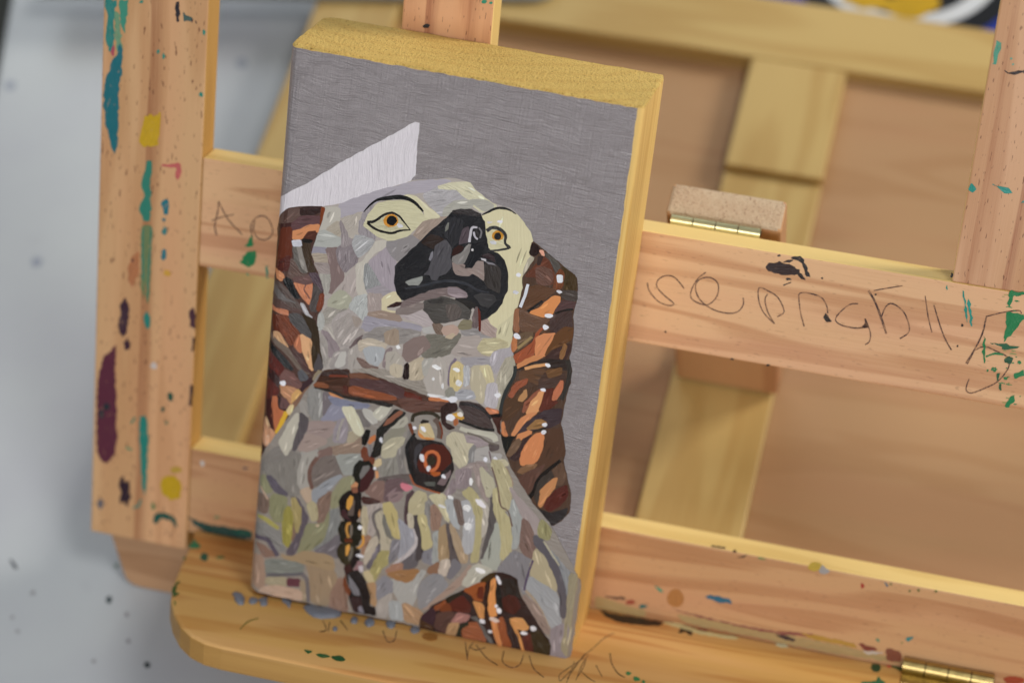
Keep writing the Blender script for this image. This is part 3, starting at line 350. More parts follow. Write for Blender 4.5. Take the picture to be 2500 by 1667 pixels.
['chest','k','6d6062',65,[61.95,55.44,62.26,54.46,62.57,53.49,62.82,52.61,62.98,51.88,63.08,51.24,63.18,50.58,63.51,50.67,63.41,51.33,63.3,51.98,63.14,52.74,62.89,53.63,62.58,54.61,62.27,55.58]],
['chest','p','aba48d',66,[62.98,52.67,66.2,53.99,67.74,52.82,65.1,51.32,63.55,50.07]],
['chest','p','8d8380',64,[55.22,48.82,57.3,50.5,58.89,51.46,60.79,52.19,62.75,49.64,53.92,47.67]],
['chest','o','c8c8cf',64,[61.86,53.19,61.96,52.71,61.85,52.31,61.57,52.14,61.22,52.28,60.95,52.67,60.85,53.15,60.97,53.56,61.25,53.72,61.59,53.58]],
['chest','o','c8c8cf',67,[64.47,53.77,64.56,53.28,64.45,52.88,64.17,52.72,63.83,52.86,63.56,53.25,63.46,53.73,63.57,54.13,63.85,54.29,64.2,54.16]],
['chest','p','78746f',62,[1.38,38.01,6.5,40.08,8.7,41.81,12.06,43.48,11.57,34.99,12.38,32.04,9.89,30.22,5.81,33.69,2.76,35.2]],
['chest','p','7d7c66',63,[1.34,34.57,2.76,35.2,4.84,30.97,3.15,29.96,1.25,31.73]],
['chest','p','57525a',64,[2.78,34.89,4.23,35.22,6.46,32.9,8.93,31.26,8.71,30.27,5.73,30.85,4.12,32.69]],
['chest','p','71625a',60,[0.54,29.37,2.9,29.27,4.49,27.74,3.58,24.06,0.91,24.09]],
['chest','k','a58e7c',64,[1.1,31.25,1.54,30.72,1.97,30.19,2.39,29.66,2.78,29.13,3.16,28.58,3.54,28.04,3.9,28.36,3.52,28.9,3.14,29.45,2.74,29.99,2.32,30.53,1.88,31.06,1.44,31.59]],
['chest','p','7d7c64',65,[4.59,30.28,9.02,30.03,8.68,26.8,8.14,22.25,5.77,22.34,4.43,24.57]],
['chest','p','747371',60,[0.33,19.82,3.22,20.81,5.96,19.85,8.72,18.57,9.66,14.0,7.94,13.28,5.05,16.13,0.6,16.06]],
['chest','k','8f8957',66,[0.97,22.13,1.65,22.03,2.3,21.93,2.89,21.75,3.52,21.46,4.2,21.05,4.92,20.62,5.67,20.3,6.41,19.98,7.15,19.67,7.68,20.69,6.98,21.11,6.29,21.52,5.61,21.93,4.89,22.3,4.13,22.69,3.33,22.99,2.52,23.05,1.79,22.99,1.08,22.93]],
['chest','p','77645c',60,[1.0,14.55,3.1,14.39,7.45,11.88,3.96,10.74]],
['chest','k','55505a',61,[0.58,15.38,1.83,15.53,3.01,15.67,3.9,15.59,4.49,15.17,5.03,14.46,5.59,13.66,6.17,12.93,6.7,12.21,7.24,11.48,8.24,12.41,7.7,13.14,7.15,13.88,6.58,14.6,6.02,15.39,5.37,16.24,4.41,16.89,3.16,17.02,1.86,16.87,0.62,16.73]],
['chest','p','77655a',60,[10.46,26.58,11.86,23.74,12.76,19.82,11.21,16.92,10.51,22.16]],
['chest','p','605a60',63,[9.89,30.22,11.93,30.37,13.93,27.37,15.28,25.15,14.5,20.22,12.11,12.97,10.02,13.12,12.04,17.74,13.21,21.51,13.4,26.62,11.4,29.62]],
['chest','p','8e8752',66,[8.48,21.7,8.73,26.18,9.79,27.69,10.85,25.4,10.9,17.16,10.17,15.08,8.89,16.38]],
['chest','p','998c66',67,[10.2,29.98,11.35,30.24,13.06,27.17,13.12,22.76,12.47,19.75,11.57,23.67]],
['chest','p','716965',68,[16.47,42.91,20.63,45.07,22.28,42.66,23.91,40.55,20.08,37.83,15.71,34.36,15.34,38.94]],
['chest','p','918d87',69,[11.57,34.99,11.54,39.03,12.4,42.94,15.13,45.08,16.34,44.43,14.64,40.34,14.34,36.85,15.11,34.53,12.91,32.79]],
['chest','p','a08e7d',70,[12.62,32.72,15.11,34.53,16.01,30.67,14.93,29.48,13.63,31.07]],
['chest','k','6a5650',71,[15.97,43.8,15.42,42.89,14.84,41.93,14.39,40.83,14.14,39.6,14.05,38.33,14.12,37.08,14.4,35.9,14.82,34.82,15.22,33.76,16.24,34.33,15.83,35.39,15.44,36.4,15.2,37.4,15.14,38.46,15.22,39.57,15.42,40.59,15.78,41.46,16.31,42.33,16.86,43.24]],
['chest','p','84868a',72,[15.78,33.43,20.1,37.52,23.65,40.18,21.37,36.25,17.75,30.75,16.32,30.42]],
['chest','p','8a8b87',69,[21.48,45.25,27.39,46.87,27.81,45.42,26.53,43.6,26.2,40.75,23.93,40.24,22.56,42.72]],
['chest','p','82806a',60,[21.32,33.43,23.75,38.96,26.26,40.14,27.24,38.81,26.03,36.06,23.66,33.34,23.29,30.75,21.4,29.07]],
['chest','p','7c7b66',64,[15.14,23.22,18.31,23.95,21.11,29.0,21.6,26.6,21.1,22.06,19.9,18.93,17.16,16.38,13.25,13.55,13.9,16.58]],
['chest','p','7a685f',73,[17.47,30.68,20.91,34.9,20.95,30.85,19.65,25.52,18.0,24.2]],
['chest','p','a0977c',74,[14.69,28.8,16.03,30.36,17.28,29.39,17.87,25.75,16.51,24.49,15.44,26.77]],
['chest','o','b3a08c',74,[18.57,23.69,18.48,23.49,18.23,23.32,17.91,23.24,17.64,23.3,17.53,23.46,17.61,23.66,17.86,23.83,18.18,23.91,18.45,23.85]],
['chest','p','7c7d7c',65,[21.4,29.07,23.37,29.83,23.95,26.51,23.72,22.35,20.55,18.13,17.21,15.76,20.16,19.31,21.29,23.37]],
['chest','p','6c686c',66,[17.53,15.51,20.55,18.13,24.0,22.42,24.48,20.31,23.85,17.3,24.33,15.18,22.83,15.47]],
['chest','p','877867',60,[15.8,11.26,23.18,11.39,24.81,9.53,23.18,4.3,22.94,0.03,17.88,0.12,17.27,7.75]],
['chest','p','8a7a65',67,[8.3,12.4,12.14,12.65,14.89,15.22,22.54,15.4,23.67,12.47,23.2,11.08,16.96,11.54,11.65,11.25]],
['chest','p','887267',61,[23.23,0.1,23.71,5.08,25.41,9.35,26.6,9.31,27.47,5.97,28.63,-0.3,24.19,-0.3]],
['chest','p','8b786c',61,[0.69,10.62,3.35,10.92,4.46,7.96,4.59,2.16,2.89,0.78,0.98,2.28]],
['chest','p','737672',68,[4.32,9.86,8.42,10.82,13.74,11.1,15.27,10.5,14.86,8.15,10.8,6.87,4.92,5.8]],
['chest','k','5d5c60',69,[4.97,5.01,6.97,5.47,8.98,5.93,10.85,6.39,12.5,6.87,14.01,7.34,15.51,7.82,15.38,8.75,13.87,8.28,12.38,7.81,10.75,7.34,8.9,6.88,6.91,6.42,4.91,5.96]],
['chest','p','8d8673',70,[5.01,4.53,10.29,5.78,11.05,3.69,6.64,2.65,4.81,3.19]],
['chest','p','5d464c',71,[10.9,5.6,14.4,6.43,14.58,4.2,11.05,3.69]],
['chest','p','857a6b',72,[14.75,5.86,15.91,6.14,16.71,-0.16,15.49,0.2]],
['chest','k','666264',73,[14.5,7.63,15.08,7.17,15.57,6.8,15.97,6.02,16.27,4.34,16.51,2.1,16.74,-0.17,17.85,0.13,17.61,2.39,17.37,4.68,17.02,6.53,16.46,7.65,15.8,8.2,15.22,8.66]],
['chest','p','a08b7c',73,[2.93,0.14,5.2,1.98,9.6,3.02,15.0,2.68,15.49,0.2,8.35,-0.2]],
['chest','p','5f5856',62,[32.84,40.69,38.92,43.28,41.97,44.27,43.97,41.33,39.31,42.14,35.15,40.59]],
['chest','p','78655f',63,[30.03,36.65,32.9,40.08,35.15,40.59,35.75,37.31,35.15,34.38,32.8,34.78]],
['chest','p','4a3b39',64,[29.35,34.63,32.8,34.78,34.87,34.32,30.08,32.92]],
['chest','p','6c5d5f',64,[35.44,40.65,39.01,42.38,41.67,41.43,40.19,38.94,37.61,35.87,35.69,34.82]],
['chest','p','7f6f6f',65,[36.59,37.51,39.66,38.51,40.59,37.79,39.08,35.58,37.1,35.14]],
['chest','p','b3707a',65,[39.71,40.99,41.42,41.07,42.91,40.48,41.32,39.19,40.11,39.85]],
['chest','p','9c938e',65,[30.73,32.13,34.9,34.01,35.26,33.16,33.11,31.42,32.76,28.84,33.98,25.03,32.41,23.09,31.54,26.36]],
['chest','p','a79d87',66,[29.98,29.14,30.13,32.31,31.04,31.89,31.71,27.66,31.24,23.14,30.45,23.9]],
['chest','p','a49c8b',60,[33.82,30.02,34.81,31.81,35.72,31.39,36.43,26.85,38.45,23.86,38.77,20.46,36.2,19.86,35.29,23.44]],
['chest','p','6d6b66',61,[36.03,31.15,36.99,30.12,39.09,26.21,38.7,24.23,37.17,25.14,35.69,28.57]],
['chest','p','a2966f',66,[35.21,33.77,37.41,34.9,39.42,31.92,40.71,27.52,40.97,24.76,39.21,24.98,37.42,28.65]],
['chest','p','8a6f5f',67,[30.7,22.7,32.61,24.09,33.46,21.12,31.97,18.24,31.17,17.42]],
['chest','p','68646a',61,[32.6,14.56,34.38,20.7,35.69,22.27,35.63,19.73,34.03,14.9,33.23,14.07]],
['chest','k','66615f',67,[34.8,32.94,34.05,32.25,33.26,31.51,32.7,30.55,32.65,29.43,32.91,28.32,33.27,27.26,33.76,26.28,34.32,25.38,34.67,24.5,34.73,23.57,34.63,22.53,34.52,21.45,35.26,21.45,35.37,22.53,35.47,23.65,35.4,24.79,34.97,25.83,34.41,26.76,33.96,27.67,33.62,28.65,33.39,29.62,33.4,30.39,33.78,31.0,34.49,31.65,35.24,32.34]],
['chest','p','a2998c',68,[32.81,21.92,34.35,24.17,35.09,22.45,32.97,16.88,31.99,14.74,31.69,18.17]],
['chest','p','928b66',62,[33.6,13.2,35.92,19.79,38.77,20.46,38.23,16.84,36.4,14.5,35.46,12.04,35.03,10.34]],
['chest','p','77757a',67,[38.76,23.61,41.0,24.45,41.21,22.29,40.36,18.93,38.54,16.6,38.74,20.77]],
['chest','p','93939a',68,[39.82,30.77,41.97,29.38,44.07,28.61,44.87,26.29,44.64,22.77,42.04,19.64,40.96,18.75,41.43,22.97,41.14,26.05]],
['chest','p','605d60',69,[42.37,16.22,42.41,18.77,44.7,22.15,45.68,23.96,46.5,18.46,45.21,16.89]],
['chest','k','b3adae',70,[44.12,28.53,44.49,27.43,44.85,26.37,44.96,25.4,44.82,24.45,44.46,23.44,43.92,22.41,43.18,21.3,42.21,20.12,41.21,18.95,40.3,17.8,39.39,16.69,38.47,15.56,38.85,15.14,39.87,16.14,40.89,17.15,41.91,18.2,42.95,19.33,44.01,20.53,44.9,21.76,45.49,23.03,45.87,24.29,45.98,25.57,45.66,26.76,45.11,27.81,44.58,28.82]],
['chest','p','8b6f61',71,[37.89,14.21,39.97,16.93,42.22,17.77,42.39,15.91,39.66,13.99]],
['chest','p','949492',60,[39.3,11.67,40.7,12.32,44.49,12.26,47.82,16.87,48.99,16.82,47.05,12.86,46.69,7.65,45.79,4.86,42.75,6.07,40.76,8.49]],
['chest','p','876a51',72,[38.23,13.65,42.42,15.6,47.22,17.04,45.51,13.78,44.18,12.5,40.67,12.63]],
['chest','p','7a7a80',61,[35.92,10.23,37.43,12.83,39.87,11.8,40.45,8.74,36.98,5.01,35.75,7.3]],
['chest','p','a59a7d',63,[31.9,12.48,33.28,13.45,35.0,10.65,34.2,9.82,32.65,10.74]],
['chest','p','947b63',64,[33.05,9.55,35.34,10.09,35.75,5.68,36.12,3.19,34.74,3.83]],
['chest','p','96918d',65,[36.47,4.24,40.19,8.35,40.11,6.08,39.32,0.4,36.68,0.25]],
['chest','p','8e9294',66,[39.85,5.7,42.75,6.07,44.3,0.63,40.49,0.52]],
['chest','p','957b63',67,[43.32,6.21,49.34,4.43,49.43,0.57,44.74,0.57]],
['chest','p','584d4f',69,[41.52,37.69,43.31,39.95,42.79,36.43,42.59,29.53,41.69,29.94,41.5,34.89]],
['chest','p','4f4b4c',71,[43.85,32.94,45.31,32.65,46.56,27.3,47.73,21.28,45.93,18.96,46.15,25.64,44.29,29.91]],
['chest','p','a29a80',72,[42.55,32.95,42.48,36.67,44.18,39.84,46.79,39.5,47.06,36.77,46.52,33.54,43.99,32.97]],
['chest','p','817e7b',73,[47.0,37.38,48.68,37.76,48.6,32.78,49.25,29.18,47.88,31.36,46.96,34.89]],
['chest','p','a39a78',74,[45.17,32.61,46.8,33.61,48.41,28.98,49.82,24.92,47.58,22.82,46.41,28.84]],
['chest','p','a8a090',73,[42.41,32.92,43.6,32.57,44.09,28.93,42.94,28.98]],
['chest','p','8b7468',74,[48.27,36.12,49.33,36.98,51.28,34.63,51.15,30.24,49.22,29.48]],
['chest','p','76757a',75,[47.61,22.52,50.34,24.1,50.8,19.47,47.92,19.43]],
['chest','p','8f918f',76,[49.87,28.7,51.22,29.63,52.03,21.65,50.55,19.09,50.31,24.4]],
['chest','p','8f7d66',77,[51.15,30.24,53.24,32.28,55.21,24.29,54.31,21.87,52.15,20.42]],
['chest','p','b2ab90',75,[47.38,39.32,51.53,40.57,52.77,36.83,53.77,32.71,52.52,33.67,49.89,37.11]],
['chest','o','d4d4dc',76,[52.46,36.72,52.17,36.48,51.56,36.43,50.86,36.58,50.34,36.89,50.2,37.22,50.49,37.46,51.1,37.51,51.8,37.35,52.32,37.05]],
['chest','p','5d5757',78,[52.96,32.22,53.83,32.1,56.33,24.55,57.84,21.12,54.85,16.62,55.06,22.99]],
['chest','p','6e6c70',79,[54.85,16.62,55.96,22.57,58.16,20.88,58.0,19.58,55.76,16.2]],
['chest','p','7b6355',78,[49.51,17.9,52.15,20.42,52.94,18.39,51.12,16.37,49.32,16.9]],
['chest','p','a69c92',80,[52.37,18.25,52.68,20.86,54.59,21.94,55.1,19.84,54.25,16.79,52.81,16.77]],
['chest','p','958470',79,[53.8,32.41,55.01,31.75,59.86,23.8,59.49,21.82,58.06,21.8,56.24,25.47]],
['chest','p','887d7f',60,[51.81,40.63,53.54,45.94,54.5,42.16,52.43,40.16]],
['chest','p','857a7c',65,[53.87,48.15,57.68,49.61,58.5,44.6,54.71,42.83]],
['chest','p','959798',80,[52.0,38.82,54.13,40.23,55.47,35.59,56.75,31.53,55.29,31.82,53.58,34.54]],
['chest','p','9a9a9c',80,[56.2,39.47,58.11,40.21,60.07,37.87,61.08,33.77,60.81,25.59,59.2,24.59,58.04,27.45,57.76,35.49]],
['chest','p','6b5f5a',81,[54.19,39.63,55.89,39.7,56.8,36.51,57.74,33.0,56.62,32.75,55.41,36.19]],
['chest','p','8d817d',65,[58.41,50.69,60.34,51.11,63.41,41.1,61.93,41.69,59.72,46.4]],
['chest','p','a09b88',66,[60.1,50.76,63.48,48.16,64.57,45.96,63.31,42.0,61.44,46.18]],
['chest','p','a19b92',60,[59.68,41.49,61.99,41.09,63.95,38.76,64.49,36.41,63.77,32.52,61.95,28.36,62.19,34.02,61.73,38.25]],
['chest','p','a09877',81,[56.23,41.94,58.25,44.24,60.48,41.97,62.01,38.32,62.25,33.42,62.57,27.88,62.51,23.16,60.58,22.39,61.39,28.23,60.88,35.58,58.98,40.1]],
['chest','o','d4d4dc',82,[58.91,37.53,58.46,37.05,57.81,36.94,57.19,37.23,56.86,37.82,56.93,38.48,57.38,38.96,58.04,39.07,58.65,38.78,58.98,38.19]],
['chest','o','d4d4dc',82,[59.82,33.01,59.69,32.32,59.2,31.8,58.54,31.65,57.97,31.93,57.7,32.53,57.84,33.22,58.32,33.73,58.98,33.88,59.55,33.61]],
['chest','o','d4d4dc',66,[58.77,45.95,58.8,45.26,58.61,44.77,58.28,44.65,57.92,44.96,57.69,45.58,57.66,46.27,57.85,46.76,58.18,46.87,58.54,46.56]],
['chest','o','c8c5c8',82,[63.07,39.1,62.54,38.87,61.63,39.09,60.68,39.69,60.06,40.42,60.0,41.02,60.53,41.25,61.44,41.02,62.39,40.43,63.01,39.69]],
['chest','o','d4d4dc',81,[54.1,39.86,53.87,39.61,53.42,39.53,52.92,39.64,52.57,39.9,52.49,40.22,52.72,40.47,53.17,40.56,53.67,40.45,54.02,40.18]],
['chest','p','94968e',60,[66.0,35.52,67.59,34.02,68.41,29.23,68.39,24.22,67.55,21.51,63.38,23.05,65.01,29.07]],
['chest','p','5c5857',61,[64.04,43.09,65.05,39.01,66.01,36.76,64.84,30.59,63.34,23.35,63.6,26.24,64.33,32.65,64.35,37.62]],
['chest','p','909290',60,[68.91,39.89,69.67,43.13,71.46,42.31,72.83,40.17,72.9,34.63,72.39,29.22,71.28,28.96,70.9,34.78]],
['chest','p','a49c7c',67,[64.42,44.71,65.46,45.55,66.92,40.05,69.49,37.25,70.87,31.36,70.86,27.62,68.64,24.59,68.24,30.75,67.18,35.17,65.39,38.47]],
['chest','p','8d7a6c',67,[65.35,51.62,67.3,51.75,69.51,47.07,68.1,47.06]],
['chest','p','a79f82',68,[62.96,52.91,65.15,53.4,67.7,50.63,69.27,46.71,69.12,40.55,68.12,39.4,66.44,41.79,65.63,46.51]],
['chest','k','6b5c56',69,[63.11,51.06,63.84,49.41,64.56,47.76,65.21,46.06,65.71,44.12,66.15,42.1,66.68,40.53,67.43,39.88,68.19,39.81,68.79,39.44,69.34,38.31,69.86,36.78,70.38,35.23,70.74,35.42,70.22,36.96,69.7,38.51,69.1,39.74,68.33,40.22,67.61,40.28,67.02,40.77,66.53,42.25,66.09,44.26,65.57,46.23,64.92,47.96,64.19,49.62,63.46,51.27]],
['chest','p','8d8381',69,[68.41,46.83,71.87,43.63,77.15,39.31,77.96,34.86,76.62,34.24,73.04,38.36,70.84,42.79]],
['chest','p','74625c',70,[73.04,38.36,74.55,37.48,76.62,34.24,77.42,29.77,77.47,26.97,75.78,26.89,73.18,29.72,73.25,34.08]],
['chest','p','79777a',71,[67.83,21.57,71.63,28.42,74.57,27.54,77.5,26.67,76.58,22.38,76.18,15.97,74.09,19.27,71.31,21.13]],
['chest','p','99907a',72,[76.58,22.38,77.35,30.38,79.7,29.68,82.41,25.94,84.33,21.69,84.11,18.81]],
['chest','p','8b8d90',73,[76.62,22.07,84.07,19.11,85.82,16.37,86.3,12.43,87.35,8.48,86.19,6.27,81.87,11.36,76.28,17.58]],
['chest','p','85878a',60,[81.24,30.97,83.76,28.76,87.57,25.28,88.52,19.86,87.99,17.21,85.14,24.39]],
['chest','p','5c595d',74,[76.62,34.24,79.27,33.31,81.46,29.15,84.02,26.63,87.33,18.0,88.48,13.21,86.7,11.51,85.68,17.6,83.84,23.46,80.36,28.9,77.25,31.29]],
['chest','p','8b8768',75,[77.6,37.87,78.28,39.26,81.14,36.52,80.64,33.62,77.75,34.2]],
['chest','k','9c9784',75,[79.16,32.85,80.05,31.8,80.93,30.75,81.79,29.73,82.58,28.76,83.34,27.8,84.11,26.85,84.41,27.15,83.64,28.11,82.88,29.06,82.08,30.04,81.23,31.06,80.34,32.11,79.45,33.16]],
['chest','k','5a5262',74,[76.89,26.96,76.58,25.44,76.27,23.91,76.0,22.34,75.82,20.73,75.69,19.1,75.56,17.48,76.17,17.48,76.3,19.1,76.43,20.71,76.61,22.29,76.87,23.82,77.18,25.34,77.49,26.86]],
['chest','k','94887a',75,[76.05,17.24,77.01,16.46,77.96,15.68,78.88,14.79,79.81,13.65,80.73,12.36,81.56,11.1,82.23,9.95,82.8,8.82,83.38,7.68,84.02,8.14,83.44,9.28,82.86,10.43,82.17,11.61,81.32,12.9,80.38,14.21,79.41,15.4,78.44,16.34,77.47,17.13,76.51,17.91]],
['chest','p','857770',76,[75.77,14.6,76.15,16.28,79.88,13.68,82.61,9.88,84.17,6.42,83.05,6.15,79.08,10.69]],
['chest','p','8d7d74',60,[49.02,5.32,55.49,13.27,58.51,17.48,60.15,21.03,60.96,21.54,59.02,15.38,55.39,11.33,50.7,6.04]],
['chest','p','7d7d80',81,[48.13,5.43,47.39,10.07,48.44,14.15,50.83,16.31,53.09,16.84,55.39,14.2,53.1,11.11,49.53,6.08]],
['chest','p','a3a197',61,[59.02,15.38,61.27,21.29,63.16,22.37,67.0,21.38,63.7,17.44,60.81,14.85]],
['chest','o','d4d4dc',62,[64.91,20.25,64.53,19.87,63.76,19.76,62.89,19.95,62.25,20.37,62.1,20.86,62.48,21.24,63.25,21.36,64.12,21.17,64.75,20.74]],
['chest','p','857e82',77,[84.58,3.34,84.58,7.75,88.16,10.67,89.66,6.93,89.95,0.23,89.22,-0.25,84.87,-0.3]],
['chest','p','8d8673',78,[87.41,25.26,89.24,25.12,89.89,17.78,90.02,6.14,89.66,0.45,87.82,2.66,88.14,8.62,87.87,17.29]],
['collar','p','4a2f24',68,[14.63,65.42,15.81,68.37,18.85,69.61,22.63,70.26,23.16,69.03,26.47,70.18,29.89,69.86,34.49,69.04,39.09,68.23,44.25,67.25,44.83,67.07,49.8,67.84,51.27,67.26,51.84,64.4,46.34,63.21,40.82,62.01,37.93,62.59,35.63,63.0,29.42,62.57,23.75,62.26,21.97,63.08,17.91,63.72,13.63,63.56]],
['collar','p','2e1a14',69,[15.81,68.37,22.63,70.26,22.93,68.38,17.59,67.55,15.37,66.78]],
['collar','p','40261a',70,[14.88,65.78,15.37,66.78,22.67,68.18,22.33,65.56,17.81,64.9,14.65,65.13]],
['collar','k','6b3120',71,[17.61,67.26,22.66,68.18,22.62,68.77,17.58,67.85]],
['collar','p','7c4a2f',71,[13.61,63.85,14.64,65.28,17.81,64.9,17.6,64.1,15.05,63.71]],
['collar','p','6d4735',72,[22.86,69.26,26.19,70.12,31.64,69.33,26.64,68.27,23.24,68.15]],
['collar','p','4a3332',73,[23.26,67.86,26.89,68.62,32.5,69.22,37.37,68.46,39.31,65.89,36.57,65.0,31.94,66.11,23.44,65.8]],
['collar','p','84482b',74,[22.66,65.03,24.56,66.03,29.13,65.81,35.96,65.47,36.32,64.65,32.15,63.76,23.65,63.44]],
['collar','p','4a2015',75,[21.74,65.73,23.19,65.44,22.92,63.58,21.64,63.61]],
['collar','p','1e1a17',75,[13.36,63.35,17.91,63.72,22.3,62.55,26.55,62.85,35.6,63.29,35.13,62.29,29.45,62.27,22.63,62.01,17.39,63.15]],
['collar','p','541d0e',74,[38.31,67.47,42.6,66.89,42.99,65.78,40.47,65.54,38.15,66.24]],
['collar','p','593a30',75,[36.32,64.65,39.31,65.89,44.4,65.78,50.41,67.37,50.62,65.33,43.52,63.2,40.85,61.72,37.93,62.59]],
['collar','p','b06c45',76,[44.61,67.03,48.46,67.85,50.21,67.18,47.45,66.74,44.96,66.35]],
['collar','p','33211f',76,[48.21,64.81,49.98,66.68,52.2,66.86,52.66,65.17,50.04,63.41,49.73,60.94,52.63,60.07,50.77,59.06,48.9,60.76]],
['collar','p','3b2d2b',77,[52.96,67.62,55.15,68.09,58.52,67.92,60.95,66.06,61.05,65.19,62.43,62.8,62.52,61.92,58.33,61.91,54.06,62.48,54.37,64.94,52.78,66.69]],
['collar','k','1a1416',78,[53.06,66.57,54.16,66.76,55.22,66.95,56.27,66.98,57.41,66.77,58.59,66.41,59.58,65.98,60.25,65.51,60.78,64.96,61.34,64.37,61.97,65.08,61.41,65.67,60.82,66.28,60.02,66.84,58.93,67.31,57.67,67.7,56.41,67.93,55.22,67.9,54.09,67.7,52.99,67.51]],
['collar','p','40211a',79,[61.66,65.92,64.31,65.9,63.93,64.32,64.63,60.58,63.68,61.57]],
['collar','p','b5704d',80,[59.67,67.58,63.34,67.18,63.4,66.59,60.95,66.06]],
['collar','p','161010',81,[61.26,65.83,63.96,66.57,64.31,65.9,61.59,65.31]],
['collar','k','15120e',78,[53.16,61.95,54.2,61.77,55.24,61.6,56.31,61.43,57.44,61.24,58.61,61.06,59.76,60.97,60.84,61.03,61.85,61.18,62.85,61.33,62.81,62.04,61.81,61.89,60.83,61.74,59.82,61.68,58.74,61.77,57.59,61.95,56.46,62.14,55.39,62.31,54.36,62.48,53.32,62.66]],
['collar','p','b98b35',79,[51.14,63.64,53.27,64.7,54.52,63.48,54.03,62.77,52.33,63.0]],
['collar','p','a4633f',80,[51.81,62.59,52.91,62.83,53.2,61.39,52.3,60.59]],
['collar','o','d4d4dc',81,[52.16,62.97,51.98,62.4,51.41,61.95,50.66,61.79,50.03,61.97,49.74,62.44,49.92,63.01,50.49,63.46,51.24,63.62,51.88,63.43]],
['collar','o','cfc9c0',80,[54.28,63.87,54.01,63.58,53.52,63.52,53.02,63.69,52.68,64.04,52.65,64.43,52.93,64.71,53.41,64.78,53.92,64.6,54.25,64.25]],
['collar','p','d0cfcf',77,[44.09,67.96,45.9,68.2,49.83,68.14,50.74,67.44,47.91,67.73,45.13,67.44]],
['collar','o','d4d4dc',78,[52.18,68.2,52.0,67.6,51.44,67.13,50.69,66.97,50.05,67.18,49.76,67.68,49.94,68.28,50.51,68.75,51.25,68.91,51.89,68.7]],
['pendant','k','2b2416',77,[41.47,59.39,41.47,60.03,41.46,60.57,41.58,60.89,42.07,61.27,42.88,61.67,43.74,61.99,44.62,62.19,45.55,62.3,46.33,62.28,46.89,62.08,47.4,61.74,47.96,61.37,48.5,62.26,47.94,62.62,47.34,63.02,46.56,63.28,45.6,63.32,44.56,63.2,43.57,62.97,42.6,62.62,41.66,62.14,40.89,61.52,40.53,60.69,40.52,59.93,40.52,59.29]],
['pendant','k','5a4a42',78,[46.34,60.95,46.8,60.47,47.22,60.04,47.51,59.6,47.72,58.98,47.87,58.23,47.96,57.56,47.96,57.1,47.9,56.68,47.84,56.19,49.21,56.11,49.28,56.59,49.35,57.14,49.34,57.82,49.24,58.63,49.05,59.52,48.76,60.38,48.31,61.07,47.81,61.6,47.36,62.08]],
['pendant','k','6a2e12',79,[47.99,60.79,48.37,59.95,48.75,59.11,48.99,58.34,49.05,57.66,48.99,56.98,48.92,56.28,49.34,56.28,49.4,56.98,49.46,57.7,49.4,58.48,49.13,59.32,48.75,60.17,48.37,61.02]],
['pendant','p','211a1a',76,[40.01,51.85,41.45,56.12,43.01,54.64,46.34,55.37,49.75,55.21,51.96,52.97,52.78,51.02,53.4,47.8,52.08,43.52,51.23,40.72,44.89,41.29,43.13,41.82,41.38,45.12]],
['pendant','p','b5a37c',77,[42.85,59.14,45.59,60.04,46.93,57.92,47.42,55.91,44.92,55.36,43.11,56.48]],
['pendant','p','1b1512',78,[43.07,59.79,43.83,60.71,45.53,60.63,45.31,59.98,43.41,59.26]],
['pendant','p','c07e3f',78,[42.72,57.6,43.39,56.54,44.89,55.66,47.42,55.91,47.19,55.4,43.81,55.12,42.88,55.97]],
['pendant','o','d4d4dc',78,[44.83,57.33,44.46,57.12,43.96,57.2,43.51,57.56,43.29,58.05,43.38,58.48,43.75,58.7,44.25,58.61,44.7,58.25,44.92,57.76]],
['pendant','o','d4d4dc',78,[42.27,57.87,42.19,57.6,41.92,57.39,41.58,57.32,41.29,57.41,41.16,57.63,41.24,57.89,41.5,58.1,41.85,58.18,42.14,58.09]],
['pendant','p','5f2c14',79,[39.8,58.48,40.74,58.99,41.73,56.18,41.26,55.16]],
['pendant','k','141314',80,[41.68,56.39,40.97,54.99,40.22,53.54,39.79,51.9,39.94,50.11,40.42,48.34,40.95,46.72,41.52,45.23,42.14,43.84,42.74,42.74,43.35,42.1,43.89,41.81,44.39,41.57,44.72,42.1,44.3,42.47,43.93,42.8,43.55,43.38,43.05,44.42,42.5,45.77,42.01,47.25,41.46,48.82,40.97,50.45,40.79,51.93,41.07,53.26,41.69,54.65,42.32,56.08]],
['pendant','p','3c393c',81,[42.38,52.37,43.65,53.87,44.6,52.86,43.2,49.81,43.58,45.92,42.54,47.83]],
['pendant','p','482018',82,[43.98,50.59,44.88,52.92,47.01,54.3,49.81,54.62,51.99,52.67,52.54,50.05,50.57,47.17,47.36,45.23,44.17,45.74,43.38,48.02]],
['pendant','k','b3623a',83,[45.82,49.36,45.9,50.01,45.97,50.6,46.11,50.96,46.43,51.26,46.92,51.51,47.35,51.62,47.72,51.55,48.13,51.33,48.42,51.04,48.58,50.66,48.67,50.14,48.69,49.57,48.63,48.97,48.5,48.37,48.3,47.9,48.01,47.51,47.65,47.21,47.38,47.1,47.09,47.19,46.69,47.48,46.35,47.84,46.14,48.29,45.97,48.87,45.78,49.5,44.93,49.12,45.11,48.5,45.31,47.83,45.62,47.21,46.09,46.69,46.66,46.29,47.34,46.12,48.02,46.36,48.6,46.84,49.05,47.44,49.34,48.14,49.51,48.9,49.58,49.63,49.56,50.33,49.43,51.04,49.15,51.67,48.68,52.15,48.07,52.47,47.4,52.59,46.69,52.43,46.0,52.06,45.41,51.5,45.11,50.77,45.02,50.05,44.93,49.4]],
['pendant','o','2b2112',84,[48.5,49.7,48.35,48.77,47.8,48.1,47.04,47.93,46.37,48.34,46.05,49.16,46.2,50.09,46.76,50.77,47.51,50.93,48.18,50.53]],
